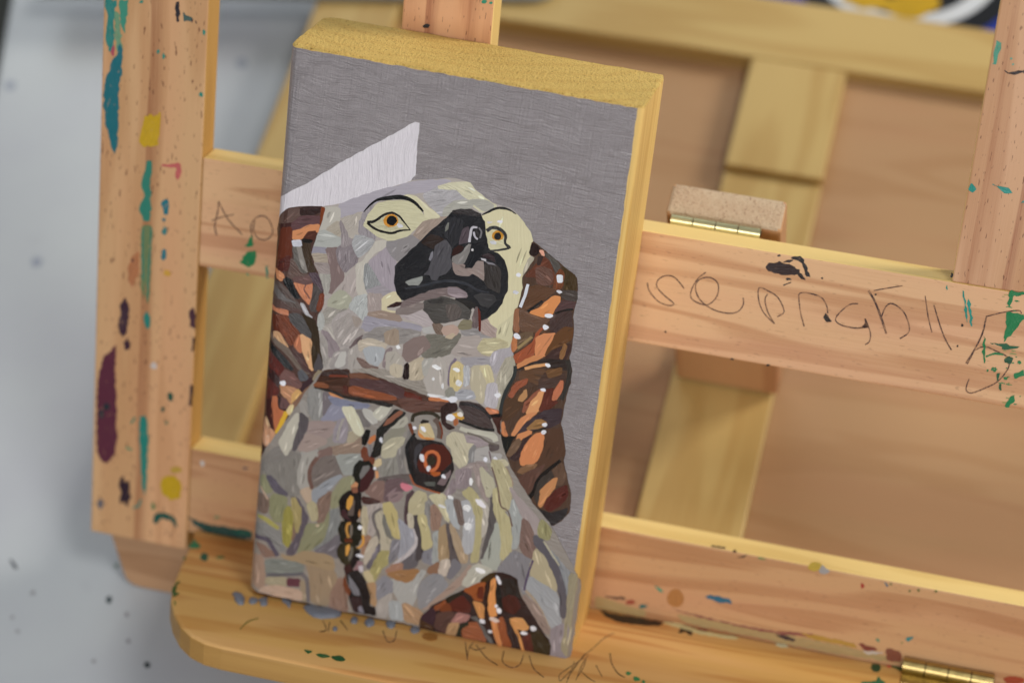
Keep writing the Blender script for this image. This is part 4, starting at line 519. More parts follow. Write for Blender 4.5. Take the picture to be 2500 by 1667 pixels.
['pendant','p','a3511f',84,[47.24,46.43,50.05,46.75,49.86,45.79,48.24,44.97,47.33,45.53]],
['pendant','p','4d4f4a',77,[45.59,42.93,48.94,43.68,48.81,42.11,46.55,41.91]],
['pendant','p','6d5d5e',78,[49.14,43.11,50.24,44.89,51.72,47.06,52.73,48.2,52.61,46.65,51.28,42.98]],
['pendant','k','8d4a28',81,[41.55,44.09,41.99,43.2,42.45,42.29,42.97,41.57,43.58,41.2,44.2,41.08,44.84,40.99,45.54,40.84,46.31,40.71,47.18,40.59,48.18,40.49,49.27,40.4,50.35,40.31,50.43,40.8,49.34,40.89,48.26,40.98,47.27,41.08,46.42,41.2,45.66,41.33,44.96,41.48,44.31,41.57,43.76,41.67,43.29,41.95,42.83,42.59,42.39,43.46,41.95,44.36]],
['pendant','o','d4d4dc',84,[45.22,49.94,45.32,49.19,45.15,48.63,44.79,48.47,44.37,48.77,44.05,49.41,43.95,50.15,44.12,50.71,44.48,50.87,44.9,50.58]],
['pendant','o','d4d4dc',85,[47.16,47.18,47.1,46.66,46.86,46.29,46.51,46.22,46.2,46.46,46.05,46.93,46.1,47.45,46.35,47.81,46.7,47.89,47.0,47.65]],
['pendant','o','d4d4dc',85,[51.48,45.21,51.22,45.03,50.83,45.06,50.45,45.29,50.24,45.64,50.27,45.96,50.53,46.15,50.93,46.11,51.3,45.88,51.51,45.53]],
['chain','k','29171a',68,[30.58,49.63,29.9,48.02,29.21,46.37,28.56,44.53,28.01,42.45,27.54,40.31,27.08,38.35,26.48,36.71,25.82,34.97,25.33,32.78,25.31,30.2,25.5,27.54,25.68,25.06,25.78,22.77,25.88,20.57,25.95,18.57,26.1,16.82,26.22,15.09,26.55,13.36,26.97,11.73,27.56,10.33,28.18,8.91,28.87,7.25,29.62,5.51,30.2,3.97,30.61,2.8,30.9,1.7,31.21,0.54,33.47,1.43,33.26,2.63,33.03,3.87,32.64,5.33,31.9,6.97,31.05,8.69,30.26,10.3,29.55,11.66,28.94,12.85,28.53,14.04,28.63,15.44,28.89,17.07,29.12,19.01,29.05,21.12,28.94,23.35,28.83,25.69,28.65,28.21,28.46,30.73,28.46,32.86,28.66,34.46,29.08,36.03,29.54,37.89,29.94,40.01,30.31,42.13,30.72,44.05,31.22,45.73,31.8,47.34,32.39,48.98]],
['chain','p','1c1a16',76,[36.27,62.24,39.46,61.42,35.66,56.67,33.87,54.46,33.56,51.65,33.58,48.3,31.72,46.66,30.74,47.98,31.62,50.92,31.57,54.57,33.29,57.67]],
['chain','p','7d5240',77,[33.12,56.42,34.32,58.8,37.43,61.89,38.46,61.51,35.52,58.15,33.95,56.6]],
['chain','p','14120f',69,[27.92,52.25,29.0,54.61,30.01,54.53,29.8,52.05,29.15,49.77,27.99,49.82]],
['chain','p','67341f',77,[27.87,47.96,28.58,49.64,29.62,49.26,30.26,46.95,32.0,46.72,31.89,44.85,31.1,44.06,29.58,44.96,28.32,46.21]],
['chain','p','b06c42',77,[29.49,50.76,30.31,52.77,31.52,53.64,31.54,51.82,30.24,50.31]],
['chain','p','7d7978',78,[29.57,49.86,30.81,50.44,31.25,48.7,30.57,46.71,29.87,48.09]],
['chain','o','d4d4dc',77,[33.65,52.59,33.74,52.1,33.63,51.7,33.36,51.55,33.03,51.7,32.77,52.09,32.67,52.58,32.78,52.97,33.05,53.13,33.38,52.98]],
['chain','p','14140e',78,[26.23,40.45,26.53,43.6,28.09,45.49,29.27,45.13,30.66,45.75,31.95,44.19,28.97,38.89,28.85,37.0,27.63,37.66,26.85,39.96]],
['chain','p','6d6a68',79,[28.07,40.86,28.84,43.5,30.48,44.48,30.85,43.64,29.96,40.66,28.6,39.74]],
['chain','p','3b1c1c',80,[28.63,39.43,30.85,43.64,31.95,44.19,32.5,41.23,31.29,38.79,30.57,37.08,29.24,35.85,28.56,36.94]],
['chain','p','c28a60',81,[32.34,43.04,33.18,43.23,33.63,41.48,32.83,40.84]],
['chain','o','d4d4dc',82,[32.66,43.95,32.6,43.64,32.39,43.42,32.11,43.36,31.87,43.48,31.76,43.75,31.82,44.05,32.03,44.28,32.31,44.34,32.55,44.21]],
['chain','p','b07c58',81,[26.07,37.31,27.24,38.81,28.29,38.43,27.97,37.11,26.54,36.95]],
['chain','p','7d503c',82,[26.26,36.73,28.25,37.18,28.22,35.93,26.97,35.33]],
['chain','p','150e0c',83,[23.22,31.68,23.89,34.02,26.03,36.06,26.97,35.33,29.21,36.15,29.71,32.21,29.27,28.98,28.58,26.94,25.69,26.59,24.1,28.11,23.63,30.2]],
['chain','p','5a4e48',84,[27.13,33.5,27.72,33.32,27.84,28.65,26.1,28.57,26.28,29.87]],
['chain','p','bd8a40',85,[25.59,32.84,26.17,34.53,27.05,34.42,27.23,32.27,26.28,29.87,25.49,30.63]],
['chain','p','3a1b20',86,[24.14,29.38,25.37,30.29,26.33,27.68,28.0,26.81,24.44,27.56]],
['chain','p','b07a4a',84,[28.9,29.84,29.33,31.5,29.61,30.0,29.32,28.36]],
['chain','p','1b190f',87,[23.76,23.62,24.26,26.26,25.68,26.74,30.0,27.26,30.61,22.99,29.76,20.1,27.4,20.35,24.79,20.06]],
['chain','k','be8a45',88,[27.13,26.76,26.8,26.68,26.36,26.55,25.94,26.07,25.79,25.36,25.77,24.54,25.85,23.75,26.06,23.04,26.35,22.4,26.63,21.78,27.31,22.21,27.03,22.83,26.76,23.43,26.58,24.0,26.52,24.67,26.53,25.37,26.61,25.8,26.66,25.85,26.88,25.88,27.21,25.96]],
['chain','p','6a6056',89,[26.92,25.93,27.63,26.09,27.9,23.0,27.32,21.28]],
['chain','o','d4d4dc',88,[30.3,25.82,30.24,25.4,30.01,25.1,29.69,25.02,29.41,25.21,29.28,25.59,29.34,26.01,29.57,26.31,29.89,26.39,30.17,26.2]],
['chain','k','bd8840',88,[30.45,23.55,30.58,22.82,30.71,22.11,30.73,21.52,30.57,21.02,30.29,20.52,30.0,20.12,29.75,19.87,29.46,19.7,29.13,19.5,29.39,18.89,29.71,19.09,30.07,19.32,30.44,19.67,30.8,20.17,31.14,20.78,31.35,21.5,31.34,22.26,31.2,23.03,31.07,23.76]],
['chain','p','5a2a16',90,[25.69,21.54,27.84,22.04,28.09,20.83,26.23,20.39]],
['chain','p','2a2515',91,[23.94,17.96,24.82,19.75,27.35,20.97,30.43,19.15,30.42,15.97,28.92,13.06,26.82,13.53,25.27,14.44,24.25,16.12]],
['chain','p','c08d45',92,[26.45,19.49,27.4,20.35,27.68,18.83,27.15,16.48,26.41,16.62]],
['chain','p','5f5a52',93,[27.74,19.79,28.68,19.06,28.1,15.74,27.31,14.6]],
['chain','p','191418',94,[28.74,18.44,30.43,19.15,30.42,15.97,28.92,13.06,28.0,13.48]],
['chain','p','331a1b',95,[26.27,13.08,28.2,14.49,28.74,11.74,29.86,12.32,28.27,10.34,27.09,10.39]],
['chain','p','8a6c70',96,[29.06,13.09,30.13,15.9,31.62,15.61,31.24,13.29,29.57,12.25]],
['chain','p','b9b2b8',97,[30.27,14.34,31.42,14.61,31.87,12.8,30.73,12.53]],
['chain','o','d4d4dc',95,[31.62,17.13,31.32,16.83,30.69,16.71,29.96,16.83,29.42,17.13,29.28,17.5,29.58,17.79,30.21,17.91,30.93,17.79,31.47,17.49]],
['chain','p','1a1416',98,[27.09,10.39,28.14,11.92,30.38,13.08,32.33,10.98,33.45,8.36,34.57,5.73,34.54,2.81,36.01,2.84,36.68,0.25,30.05,0.11,29.25,2.52,28.51,4.28,28.55,7.19]],
['chain','p','703c22',99,[26.33,8.92,27.04,11.02,27.71,8.28,28.92,6.32,28.51,4.28,27.18,5.9]],
['chain','p','75747a',100,[27.76,11.19,29.22,9.61,30.88,7.43,31.66,5.35,29.9,5.26,28.2,7.76]],
['chain','p','29171a',101,[28.51,4.28,31.68,5.04,32.46,2.96,32.05,0.92,33.0,0.17,30.04,0.27,29.25,2.52]],
['chain','p','7a7782',102,[31.39,1.73,32.2,2.57,33.28,0.4,31.8,0.37]],
['foot','p','2c1a18',78,[48.76,2.92,52.04,7.55,55.25,10.08,59.39,13.71,65.04,17.67,67.07,20.76,69.88,21.42,73.65,20.57,73.94,18.03,75.92,14.44,79.0,10.51,84.84,3.4,84.87,-0.3,80.89,-0.3,74.52,-0.3,67.07,-0.3,59.05,-0.3,48.86,-0.3]],
['foot','p','3a2a15',79,[63.75,17.36,66.06,20.38,67.58,20.88,67.0,19.0,65.36,17.16]],
['foot','p','8a4b27',80,[59.39,13.71,63.79,17.08,65.33,17.45,65.22,13.63,64.92,11.51,63.08,11.37,61.86,12.83]],
['foot','p','5a2415',81,[63.45,15.26,64.94,16.19,65.11,12.15,63.5,12.35]],
['foot','p','83482a',79,[52.13,6.69,55.28,9.8,55.89,9.06,53.49,6.43,52.48,5.89]],
['foot','p','231e15',80,[55.22,10.37,58.93,13.01,59.51,12.57,56.67,9.25,55.37,8.94]],
['foot','p','4a1f1a',81,[56.41,9.19,59.54,12.28,62.23,9.41,61.93,7.27,59.3,6.94,56.9,6.95]],
['foot','p','643521',82,[53.52,6.14,55.89,9.06,57.16,7.01,55.69,5.77]],
['foot','p','33232c',80,[48.99,3.27,51.61,6.56,53.09,5.15,52.19,0.78,49.37,2.18]],
['foot','p','4c3733',83,[53.09,5.15,56.93,6.66,58.03,6.34,57.03,3.14,56.08,-0.3,52.77,0.33]],
['foot','p','8d6560',84,[57.03,3.14,58.78,6.81,62.25,6.76,61.65,4.85,58.88,3.29]],
['foot','p','a88764',85,[56.05,-0.3,57.03,3.14,59.63,3.77,59.05,-0.3,56.38,-0.3]],
['foot','p','3e2a1c',84,[48.84,2.05,52.45,0.85,52.83,-0.25,49.1,-0.3]],
['foot','p','8b5133',79,[60.64,-0.3,60.4,1.59,61.97,4.34,64.27,5.19,65.76,3.78,67.55,-0.3,64.38,-0.3]],
['foot','k','22261f',86,[61.73,4.61,60.98,3.98,60.18,3.31,59.52,2.44,59.25,1.39,59.23,0.38,59.21,-0.3,60.16,-0.3,60.17,0.47,60.18,1.34,60.34,1.99,60.78,2.55,61.49,3.15,62.24,3.78]],
['foot','p','54514f',85,[62.31,6.19,64.09,6.91,66.6,3.39,69.72,-0.3,68.14,-0.3,65.82,3.2,64.24,5.48]],
['foot','p','be8650',86,[62.43,11.21,64.98,10.94,65.97,9.13,65.99,6.49,64.93,6.53,63.9,8.63]],
['foot','p','1d1410',79,[69.59,19.33,73.42,20.23,73.94,18.03,75.35,14.88,72.69,15.12,70.35,14.86]],
['foot','p','2a1712',87,[65.36,17.16,66.52,18.6,66.5,13.94,66.67,7.53,67.96,5.49,68.15,3.76,66.38,5.4,65.81,10.56]],
['foot','p','0d0d0d',80,[68.05,16.64,69.01,17.45,70.16,14.23,70.54,10.81,68.55,12.09]],
['foot','p','c3854f',88,[66.7,14.57,66.84,18.09,67.48,19.41,67.93,18.93,68.24,14.94,68.62,11.52,69.51,8.22,67.74,7.5,66.78,10.2]],
['foot','p','84492b',79,[69.64,7.07,71.05,8.59,72.53,4.83,74.49,-0.3,71.86,-0.3]],
['foot','p','b7794a',88,[67.83,6.64,69.64,7.07,69.89,4.78,71.86,-0.3,70.73,-0.3,68.66,3.89]],
['foot','p','431d17',81,[70.26,13.38,71.64,15.16,74.0,15.14,75.61,12.61,73.85,9.56,71.09,10.65]],
['foot','p','271615',80,[71.95,7.63,73.69,6.29,75.88,3.28,76.88,-0.3,74.76,-0.3,72.92,3.74]],
['foot','p','c08a52',79,[72.85,7.85,74.19,8.91,76.54,9.03,78.34,7.12,78.19,6.2,76.42,5.48,75.33,5.8]],
['foot','p','bb8450',81,[73.02,7.6,75.33,5.8,76.72,2.9,77.94,-0.3,77.42,-0.3,75.88,3.28,74.27,5.84]],
['foot','p','4c2620',82,[76.65,3.47,79.06,5.53,80.32,-0.3,78.21,-0.3]],
['foot','p','2f2514',83,[78.99,6.1,81.0,6.88,84.87,3.12,84.57,-0.3,80.6,-0.3]],
['foot','o','d4d4dc',89,[69.15,19.33,69.49,18.56,69.54,17.95,69.27,17.73,68.79,17.99,68.28,18.62,67.93,19.38,67.89,19.99,68.16,20.21,68.64,19.96]],
['foot','o','d4d4dc',89,[69.38,11.27,69.33,10.91,69.12,10.65,68.84,10.58,68.58,10.73,68.46,11.04,68.51,11.4,68.72,11.66,69.0,11.73,69.26,11.58]],
['foot','o','d4d4dc',90,[70.34,10.28,70.51,9.74,70.42,9.26,70.12,9.03,69.71,9.14,69.36,9.54,69.19,10.09,69.28,10.57,69.58,10.8,69.99,10.69]],
['foot','o','c5b2a8',89,[70.3,6.73,69.95,6.38,69.17,6.22,68.26,6.31,67.55,6.61,67.33,7.02,67.67,7.37,68.45,7.53,69.37,7.44,70.07,7.13]],
['foot','o','d4d4dc',88,[66.48,5.5,66.24,5.16,65.78,5.02,65.28,5.13,64.94,5.44,64.88,5.85,65.13,6.19,65.59,6.33,66.08,6.23,66.42,5.91]],
['foot','o','d4d4dc',89,[68.68,3.03,68.5,2.76,68.15,2.65,67.78,2.73,67.52,2.97,67.48,3.29,67.67,3.55,68.01,3.67,68.38,3.59,68.64,3.34]],
['foot','o','d4d4dc',83,[78.27,4.88,78.06,4.53,77.55,4.31,76.95,4.3,76.47,4.51,76.31,4.85,76.52,5.2,77.02,5.42,77.63,5.43,78.1,5.22]],
['foot','o','d4d4dc',84,[80.43,6.74,80.2,6.35,79.73,6.14,79.2,6.19,78.8,6.49,78.7,6.91,78.93,7.31,79.4,7.52,79.93,7.47,80.32,7.17]],
]
MARKS=[
['postL','p','1a7f78',[-57.94,148.97,-54.23,149.52,-54.65,147.61,-55.04,144.32,-54.9,139.22,-55.29,135.88,-55.99,134.84,-57.19,138.4,-56.69,143.14,-57.41,147.2]],
['postL','p','3c8f78',[-53.51,149.63,-51.14,149.99,-51.45,144.4,-51.96,140.37,-52.58,141.9,-53.32,142.72,-53.67,146.84]],
['postL','p','6b9673',[-55.01,146.64,-53.65,145.92,-53.04,141.37,-52.5,135.85,-53.56,134.28,-54.49,138.35]],
['postL','p','136a75',[-55.22,133.08,-53.81,134.71,-53.19,138.08,-52.5,135.85,-52.47,129.74,-53.07,125.39,-53.08,116.8,-53.22,109.56,-53.62,106.34,-54.54,107.89,-56.13,112.46,-57.27,119.0,-57.4,124.22,-56.93,128.57,-55.86,130.15]],
['postL','p','b04a5a',[-55.85,135.33,-54.61,137.39,-54.43,136.02,-54.75,133.86,-55.49,134.45]],
['postL','p','1d1822',[-37.89,151.05,-37.21,151.61,-36.78,150.3,-36.99,145.9,-37.56,146.04,-38.03,148.27]],
['postL','p','3f5a54',[-35.93,149.05,-34.94,148.05,-33.28,147.84,-33.71,146.63,-34.9,146.9,-35.59,146.34]],
['postL','p','2c1c2c',[-33.51,147.58,-32.89,147.44,-33.31,146.22]],
['postL','p','2c1c2c',[-32.51,147.27,-32.02,146.88,-32.03,146.1]],
['postL','o','1f8a7a',[-29.51,144.5,-29.54,144.08,-29.64,143.76,-29.8,143.62,-29.97,143.71,-30.11,143.99,-30.17,144.4,-30.14,144.82,-30.03,145.14,-29.87,145.27,-29.7,145.19,-29.57,144.9]],
['postL','o','1f8a7a',[-29.4,127.4,-29.47,127.06,-29.67,126.79,-29.95,126.65,-30.23,126.7,-30.45,126.9,-30.54,127.22,-30.48,127.56,-30.28,127.83,-30.0,127.96,-29.71,127.92,-29.49,127.71]],
['postL','o','1f8a7a',[-42.0,137.24,-42.04,136.95,-42.18,136.73,-42.36,136.62,-42.56,136.67,-42.7,136.85,-42.76,137.12,-42.72,137.41,-42.59,137.63,-42.4,137.74,-42.21,137.69,-42.06,137.51]],
['postL','o','1f8a7a',[-40.44,136.31,-40.47,135.89,-40.58,135.56,-40.74,135.42,-40.91,135.51,-41.05,135.8,-41.11,136.21,-41.08,136.63,-40.97,136.96,-40.8,137.1,-40.63,137.01,-40.5,136.72]],
['postL','o','1f8a7a',[-47.0,150.05,-47.07,149.86,-47.28,149.69,-47.56,149.6,-47.84,149.61,-48.06,149.71,-48.14,149.88,-48.07,150.08,-47.86,150.24,-47.58,150.33,-47.3,150.33,-47.08,150.22]],
['postL','p','c8a116',[-45.84,118.45,-43.95,119.71,-42.72,118.95,-41.33,120.85,-41.22,114.89,-41.48,111.01,-45.82,110.05,-46.94,111.55,-46.45,114.52]],
['postL','p','c4605c',[-41.04,105.52,-35.04,107.25,-34.72,105.37,-35.33,102.11,-36.58,103.11,-35.95,105.65]],
['postL','p','2c7f6c',[-44.72,106.12,-43.03,106.64,-43.17,103.47,-43.26,99.06,-42.89,95.21,-42.94,89.29,-45.14,88.91,-46.49,92.62,-44.87,95.85,-45.97,99.58,-45.32,102.13]],
['postL','p','1f7380',[-40.2,95.18,-37.8,96.57,-37.88,92.13,-38.85,91.72]],
['postL','o','1f7380',[-38.46,90.46,-38.53,90.25,-38.74,90.07,-39.03,89.96,-39.33,89.96,-39.54,90.07,-39.63,90.25,-39.56,90.46,-39.35,90.64,-39.06,90.75,-38.76,90.75,-38.55,90.64]],
['postL','o','3a7a78',[-38.14,87.15,-38.22,86.59,-38.45,86.15,-38.79,85.95,-39.14,86.03,-39.4,86.39,-39.51,86.91,-39.44,87.47,-39.2,87.91,-38.87,88.11,-38.52,88.03,-38.26,87.67]],
['postL','o','1f7380',[-37.9,80.23,-37.97,79.34,-38.23,78.66,-38.62,78.35,-39.02,78.52,-39.33,79.1,-39.46,79.95,-39.39,80.84,-39.13,81.53,-38.74,81.83,-38.34,81.66,-38.03,81.08]],
['postL','p','6d7f55',[-45.59,87.48,-42.4,88.03,-42.45,74.55,-42.64,65.41,-43.37,64.77,-43.85,71.78,-44.38,65.1,-45.0,69.05]],
['postL','k','2f7c68',[-45.26,86.55,-45.25,83.87,-45.23,81.17,-45.18,78.58,-45.04,76.19,-44.86,73.91,-44.69,71.62,-44.29,71.71,-44.42,74.0,-44.55,76.29,-44.64,78.68,-44.74,81.25,-44.8,83.94,-44.87,86.61]],
['postL','k','2f7c68',[-42.81,87.48,-42.89,84.41,-42.98,81.34,-43.05,77.97,-43.07,74.13,-43.08,70.0,-43.08,65.85,-42.73,65.9,-42.68,70.06,-42.63,74.19,-42.57,78.03,-42.54,81.39,-42.5,84.46,-42.46,87.52]],
['postL','o','1f7f72',[-42.06,59.91,-42.14,58.61,-42.44,57.62,-42.87,57.2,-43.33,57.46,-43.69,58.33,-43.85,59.58,-43.77,60.87,-43.48,61.86,-43.04,62.28,-42.58,62.03,-42.22,61.16]],
['postL','p','b4744a',[-48.95,75.91,-46.11,80.42,-45.66,73.98,-47.48,68.6,-48.8,70.89]],
['postL','o','1d1822',[-47.39,76.94,-47.43,76.71,-47.55,76.52,-47.72,76.43,-47.9,76.46,-48.03,76.6,-48.08,76.82,-48.04,77.05,-47.92,77.24,-47.75,77.33,-47.57,77.3,-47.44,77.16]],
['postL','o','d0a040',[-36.67,75.08,-36.8,74.61,-37.18,74.21,-37.72,73.99,-38.27,74.01,-38.67,74.27,-38.83,74.69,-38.71,75.17,-38.32,75.57,-37.78,75.79,-37.24,75.76,-36.83,75.5]],
['postL','p','3a1a2c',[-51.08,63.11,-49.65,65.67,-48.3,62.34,-48.43,58.22,-49.07,54.5,-50.05,53.29,-51.54,56.11,-50.75,60.36]],
['postL','p','3a1a2c',[-49.61,52.34,-48.3,53.88,-47.85,50.6,-49.18,49.57]],
['postL','p','46202e',[-30.69,65.05,-29.75,66.24,-28.78,64.39,-28.74,59.81,-29.75,60.13,-30.59,62.53]],
['postL','k','2a1620',[-29.35,57.18,-29.64,53.01,-29.09,53.05,-28.72,57.22]],
['postL','k','2e1822',[-29.58,42.66,-29.67,36.37,-28.93,36.46,-28.72,42.77]],
['postL','p','5a2336',[-57.01,38.43,-55.93,45.97,-52.96,49.12,-51.9,50.88,-51.79,39.43,-51.14,29.0,-50.77,21.07,-51.58,16.62,-54.07,13.15,-56.19,15.16,-57.08,19.82]],
['postL','o','1f2a30',[-53.41,31.48,-53.51,30.87,-53.82,30.39,-54.25,30.15,-54.68,30.22,-55.01,30.58,-55.14,31.14,-55.04,31.74,-54.74,32.23,-54.31,32.47,-53.87,32.39,-53.54,32.03]],
['postL','o','1f2a30',[-54.88,28.8,-54.96,28.12,-55.23,27.58,-55.61,27.33,-56.0,27.43,-56.29,27.86,-56.41,28.5,-56.32,29.19,-56.06,29.72,-55.68,29.97,-55.29,29.87,-55.0,29.44]],
['postL','o','0f4f40',[-34.66,38.1,-34.72,37.36,-34.94,36.78,-35.26,36.52,-35.59,36.65,-35.85,37.14,-35.96,37.85,-35.9,38.6,-35.68,39.18,-35.37,39.43,-35.03,39.3,-34.77,38.82]],
['postL','o','0f4f40',[-36.93,33.78,-36.98,33.34,-37.16,33.0,-37.4,32.84,-37.66,32.9,-37.86,33.17,-37.94,33.58,-37.88,34.01,-37.71,34.35,-37.46,34.52,-37.21,34.45,-37.01,34.18]],
['postL','o','2f6f50',[-35.73,29.89,-35.77,29.62,-35.91,29.4,-36.11,29.29,-36.31,29.32,-36.47,29.48,-36.53,29.73,-36.49,30.01,-36.35,30.23,-36.15,30.34,-35.94,30.31,-35.79,30.14]],
['postL','k','3b7f66',[-46.52,27.35,-45.34,29.46,-45.73,29.67,-46.98,27.59]],
['postL','k','4f8f6c',[-48.16,19.45,-46.34,19.04,-46.16,19.54,-47.96,20.02]],
['postL','p','1f7f72',[-44.27,29.81,-42.51,30.68,-41.48,25.58,-41.42,17.57,-41.67,9.43,-41.86,5.86,-42.66,8.14,-43.61,17.13]],
['postL','p','c09c12',[-36.54,12.63,-33.5,13.78,-31.14,12.11,-31.21,7.22,-33.73,5.89,-36.35,7.26,-37.22,10.33]],
['postL','o','b8963a',[-31.03,15.9,-31.25,15.37,-31.88,14.89,-32.77,14.58,-33.66,14.53,-34.32,14.75,-34.58,15.18,-34.36,15.71,-33.72,16.19,-32.84,16.5,-31.95,16.55,-31.29,16.33]],
['postL','p','2c1524',[-50.04,7.73,-48.83,10.69,-48.0,8.68,-46.47,9.54,-46.61,5.7,-46.05,4.18,-46.99,0.98,-48.34,2.62,-49.34,1.32,-49.19,5.18]],
['postL','o','6d6668',[-54.47,0.27,-54.55,-0.63,-54.84,-1.33,-55.25,-1.65,-55.67,-1.5,-55.99,-0.93,-56.13,-0.07,-56.04,0.82,-55.75,1.52,-55.34,1.84,-54.92,1.69,-54.6,1.12]],
['postL','o','cfc3bc',[-39.51,46.73,-39.62,46.13,-39.97,45.65,-40.47,45.4,-40.97,45.46,-41.36,45.8,-41.51,46.35,-41.39,46.94,-41.04,47.42,-40.55,47.67,-40.04,47.61,-39.66,47.27]],
['postL','p','0f4f44',[-38.71,0.17,-37.39,1.16,-33.79,1.19,-32.4,0.05,-31.65,-2.18,-32.54,-2.37,-33.5,-0.66,-36.43,-0.55,-38.17,-2.58,-39.08,-2.29]],
['postL','k','2f8474',[-45.2,0.73,-44.64,1.0,-44.04,1.29,-43.47,1.81,-43.14,2.6,-42.94,3.45,-42.76,4.26,-43.23,4.33,-43.48,3.52,-43.72,2.75,-44.0,2.19,-44.34,1.83,-44.83,1.53,-45.37,1.2]],
['postL','o','4a7a4a',[-38.81,3.01,-38.85,2.39,-39.0,1.9,-39.21,1.69,-39.44,1.81,-39.62,2.23,-39.7,2.83,-39.66,3.46,-39.51,3.94,-39.3,4.15,-39.07,4.03,-38.89,3.62]],
['railLowL','p','0f4038',[-28.88,1.73,-27.5,0.97,-22.11,0.38,-16.77,0.68,-9.22,1.06,-9.17,-1.78,-15.3,-2.11,-23.79,-2.22,-26.54,-0.64]],  # green paint together with the shaded gap above the ledge, painted as one colour
['railLowL','p','145a4c',[-16.3,0.3,-9.21,0.83,-9.24,-0.37,-14.02,-0.89]],
['railLowL','o','cfc9c4',[-24.4,19.37,-24.47,18.9,-24.69,18.53,-25.02,18.34,-25.35,18.39,-25.6,18.68,-25.71,19.11,-25.64,19.58,-25.41,19.96,-25.09,20.14,-24.76,20.09,-24.51,19.81]],
['railLowL','o','6d5a58',[-11.31,20.51,-11.42,20.27,-11.74,20.05,-12.18,19.91,-12.64,19.87,-12.97,19.96,-13.1,20.15,-12.99,20.38,-12.67,20.6,-12.22,20.75,-11.77,20.78,-11.44,20.7]],
['railLowL','o','5f8a62',[-19.11,3.28,-19.22,3.07,-19.54,2.86,-19.98,2.72,-20.42,2.68,-20.75,2.75,-20.88,2.91,-20.77,3.13,-20.45,3.33,-20.01,3.47,-19.57,3.51,-19.24,3.44]],
['railUpL','k','3d2c30',[-23.63,88.5,-23.92,89.29,-24.2,90.06,-24.33,91.02,-24.16,92.43,-23.84,94.08,-23.59,95.54,-23.54,96.59,-23.57,97.43,-23.6,98.25,-23.93,98.2,-23.93,97.37,-23.92,96.55,-23.99,95.54,-24.23,94.1,-24.54,92.44,-24.69,90.98,-24.57,89.93,-24.28,89.11,-24.0,88.32]],
['railUpL','k','3d2c30',[-23.88,98.15,-22.99,96.56,-22.1,94.97,-21.04,93.45,-19.68,92.13,-18.18,90.92,-16.68,89.71,-16.5,89.93,-17.98,91.17,-19.44,92.4,-20.74,93.72,-21.81,95.18,-22.73,96.74,-23.65,98.31]],
['railUpL','k','3d2c30',[-25.39,92.19,-24.55,92.65,-23.71,93.11,-22.78,93.57,-21.67,94.07,-20.45,94.56,-19.24,95.06,-19.3,95.32,-20.53,94.85,-21.76,94.38,-22.9,93.91,-23.84,93.42,-24.67,92.92,-25.5,92.43]],
['railUpL','k','3d2c30',[-13.53,89.75,-13.82,90.79,-14.1,91.82,-14.15,92.76,-13.84,93.72,-13.29,94.65,-12.67,95.35,-11.96,95.79,-11.17,96.02,-10.45,95.98,-9.82,95.59,-9.22,94.92,-8.77,94.15,-8.42,93.27,-8.21,92.28,-8.26,91.42,-8.69,90.71,-9.38,90.07,-10.09,89.66,-10.77,89.5,-11.5,89.55,-12.15,89.81,-12.67,90.38,-13.11,91.17,-13.37,91.97,-13.39,92.74,-13.23,93.57,-13.06,94.42,-13.33,94.44,-13.52,93.6,-13.72,92.73,-13.73,91.87,-13.42,90.99,-12.92,90.17,-12.31,89.58,-11.61,89.25,-10.79,89.15,-9.99,89.31,-9.2,89.79,-8.45,90.52,-7.98,91.37,-7.9,92.34,-8.1,93.4,-8.45,94.34,-8.94,95.16,-9.59,95.86,-10.33,96.29,-11.17,96.35,-12.06,96.1,-12.86,95.61,-13.56,94.83,-14.14,93.83,-14.49,92.77,-14.43,91.72,-14.13,90.66,-13.83,89.63]],
['railUpLs','p','147f4a',[-16.19,86.54,-14.58,88.3,-13.94,90.13,-13.59,87.98,-13.3,87.04]],
['railUpLs','p','147f4a',[-16.92,81.59,-15.81,83.78,-15.15,85.13,-12.28,85.88,-12.22,82.92,-13.95,80.63,-15.68,81.07]],
['railUpLs','o','2a8a72',[-8.64,80.34,-8.65,79.34,-8.77,78.59,-8.97,78.29,-9.2,78.51,-9.4,79.21,-9.51,80.18,-9.5,81.18,-9.38,81.92,-9.18,82.23,-8.95,82.0,-8.75,81.31]],
['railUpLs','k','4a9a72',[-14.8,78.92,-14.49,78.24,-14.16,78.41,-14.41,79.12]],
['railUpR','k','3d2c30',[94.65,95.77,94.81,95.09,94.97,94.38,95.36,93.62,96.1,92.75,97.05,91.84,98.03,91.12,99.05,90.68,100.09,90.43,100.97,90.36,101.73,90.48,102.34,90.8,102.47,91.34,101.86,91.89,100.83,92.52,99.85,93.17,98.96,93.81,98.11,94.49,97.53,95.13,97.33,95.77,97.36,96.38,97.57,96.95,97.95,97.51,98.52,98.03,99.16,98.42,99.86,98.62,100.62,98.68,101.35,98.56,102.05,98.17,102.74,97.57,103.34,97.01,103.76,96.59,104.08,96.22,104.4,95.84,104.62,96.05,104.3,96.43,103.97,96.81,103.54,97.24,102.94,97.81,102.22,98.44,101.46,98.87,100.65,99.0,99.82,98.92,99.06,98.68,98.36,98.28,97.74,97.72,97.29,97.1,97.07,96.43,97.06,95.71,97.32,94.99,97.92,94.27,98.78,93.55,99.66,92.87,100.68,92.25,101.71,91.66,102.27,91.22,102.17,91.01,101.67,90.79,100.98,90.71,100.14,90.76,99.14,90.96,98.16,91.36,97.23,92.07,96.31,92.98,95.62,93.83,95.25,94.52,95.09,95.18,94.92,95.86]],
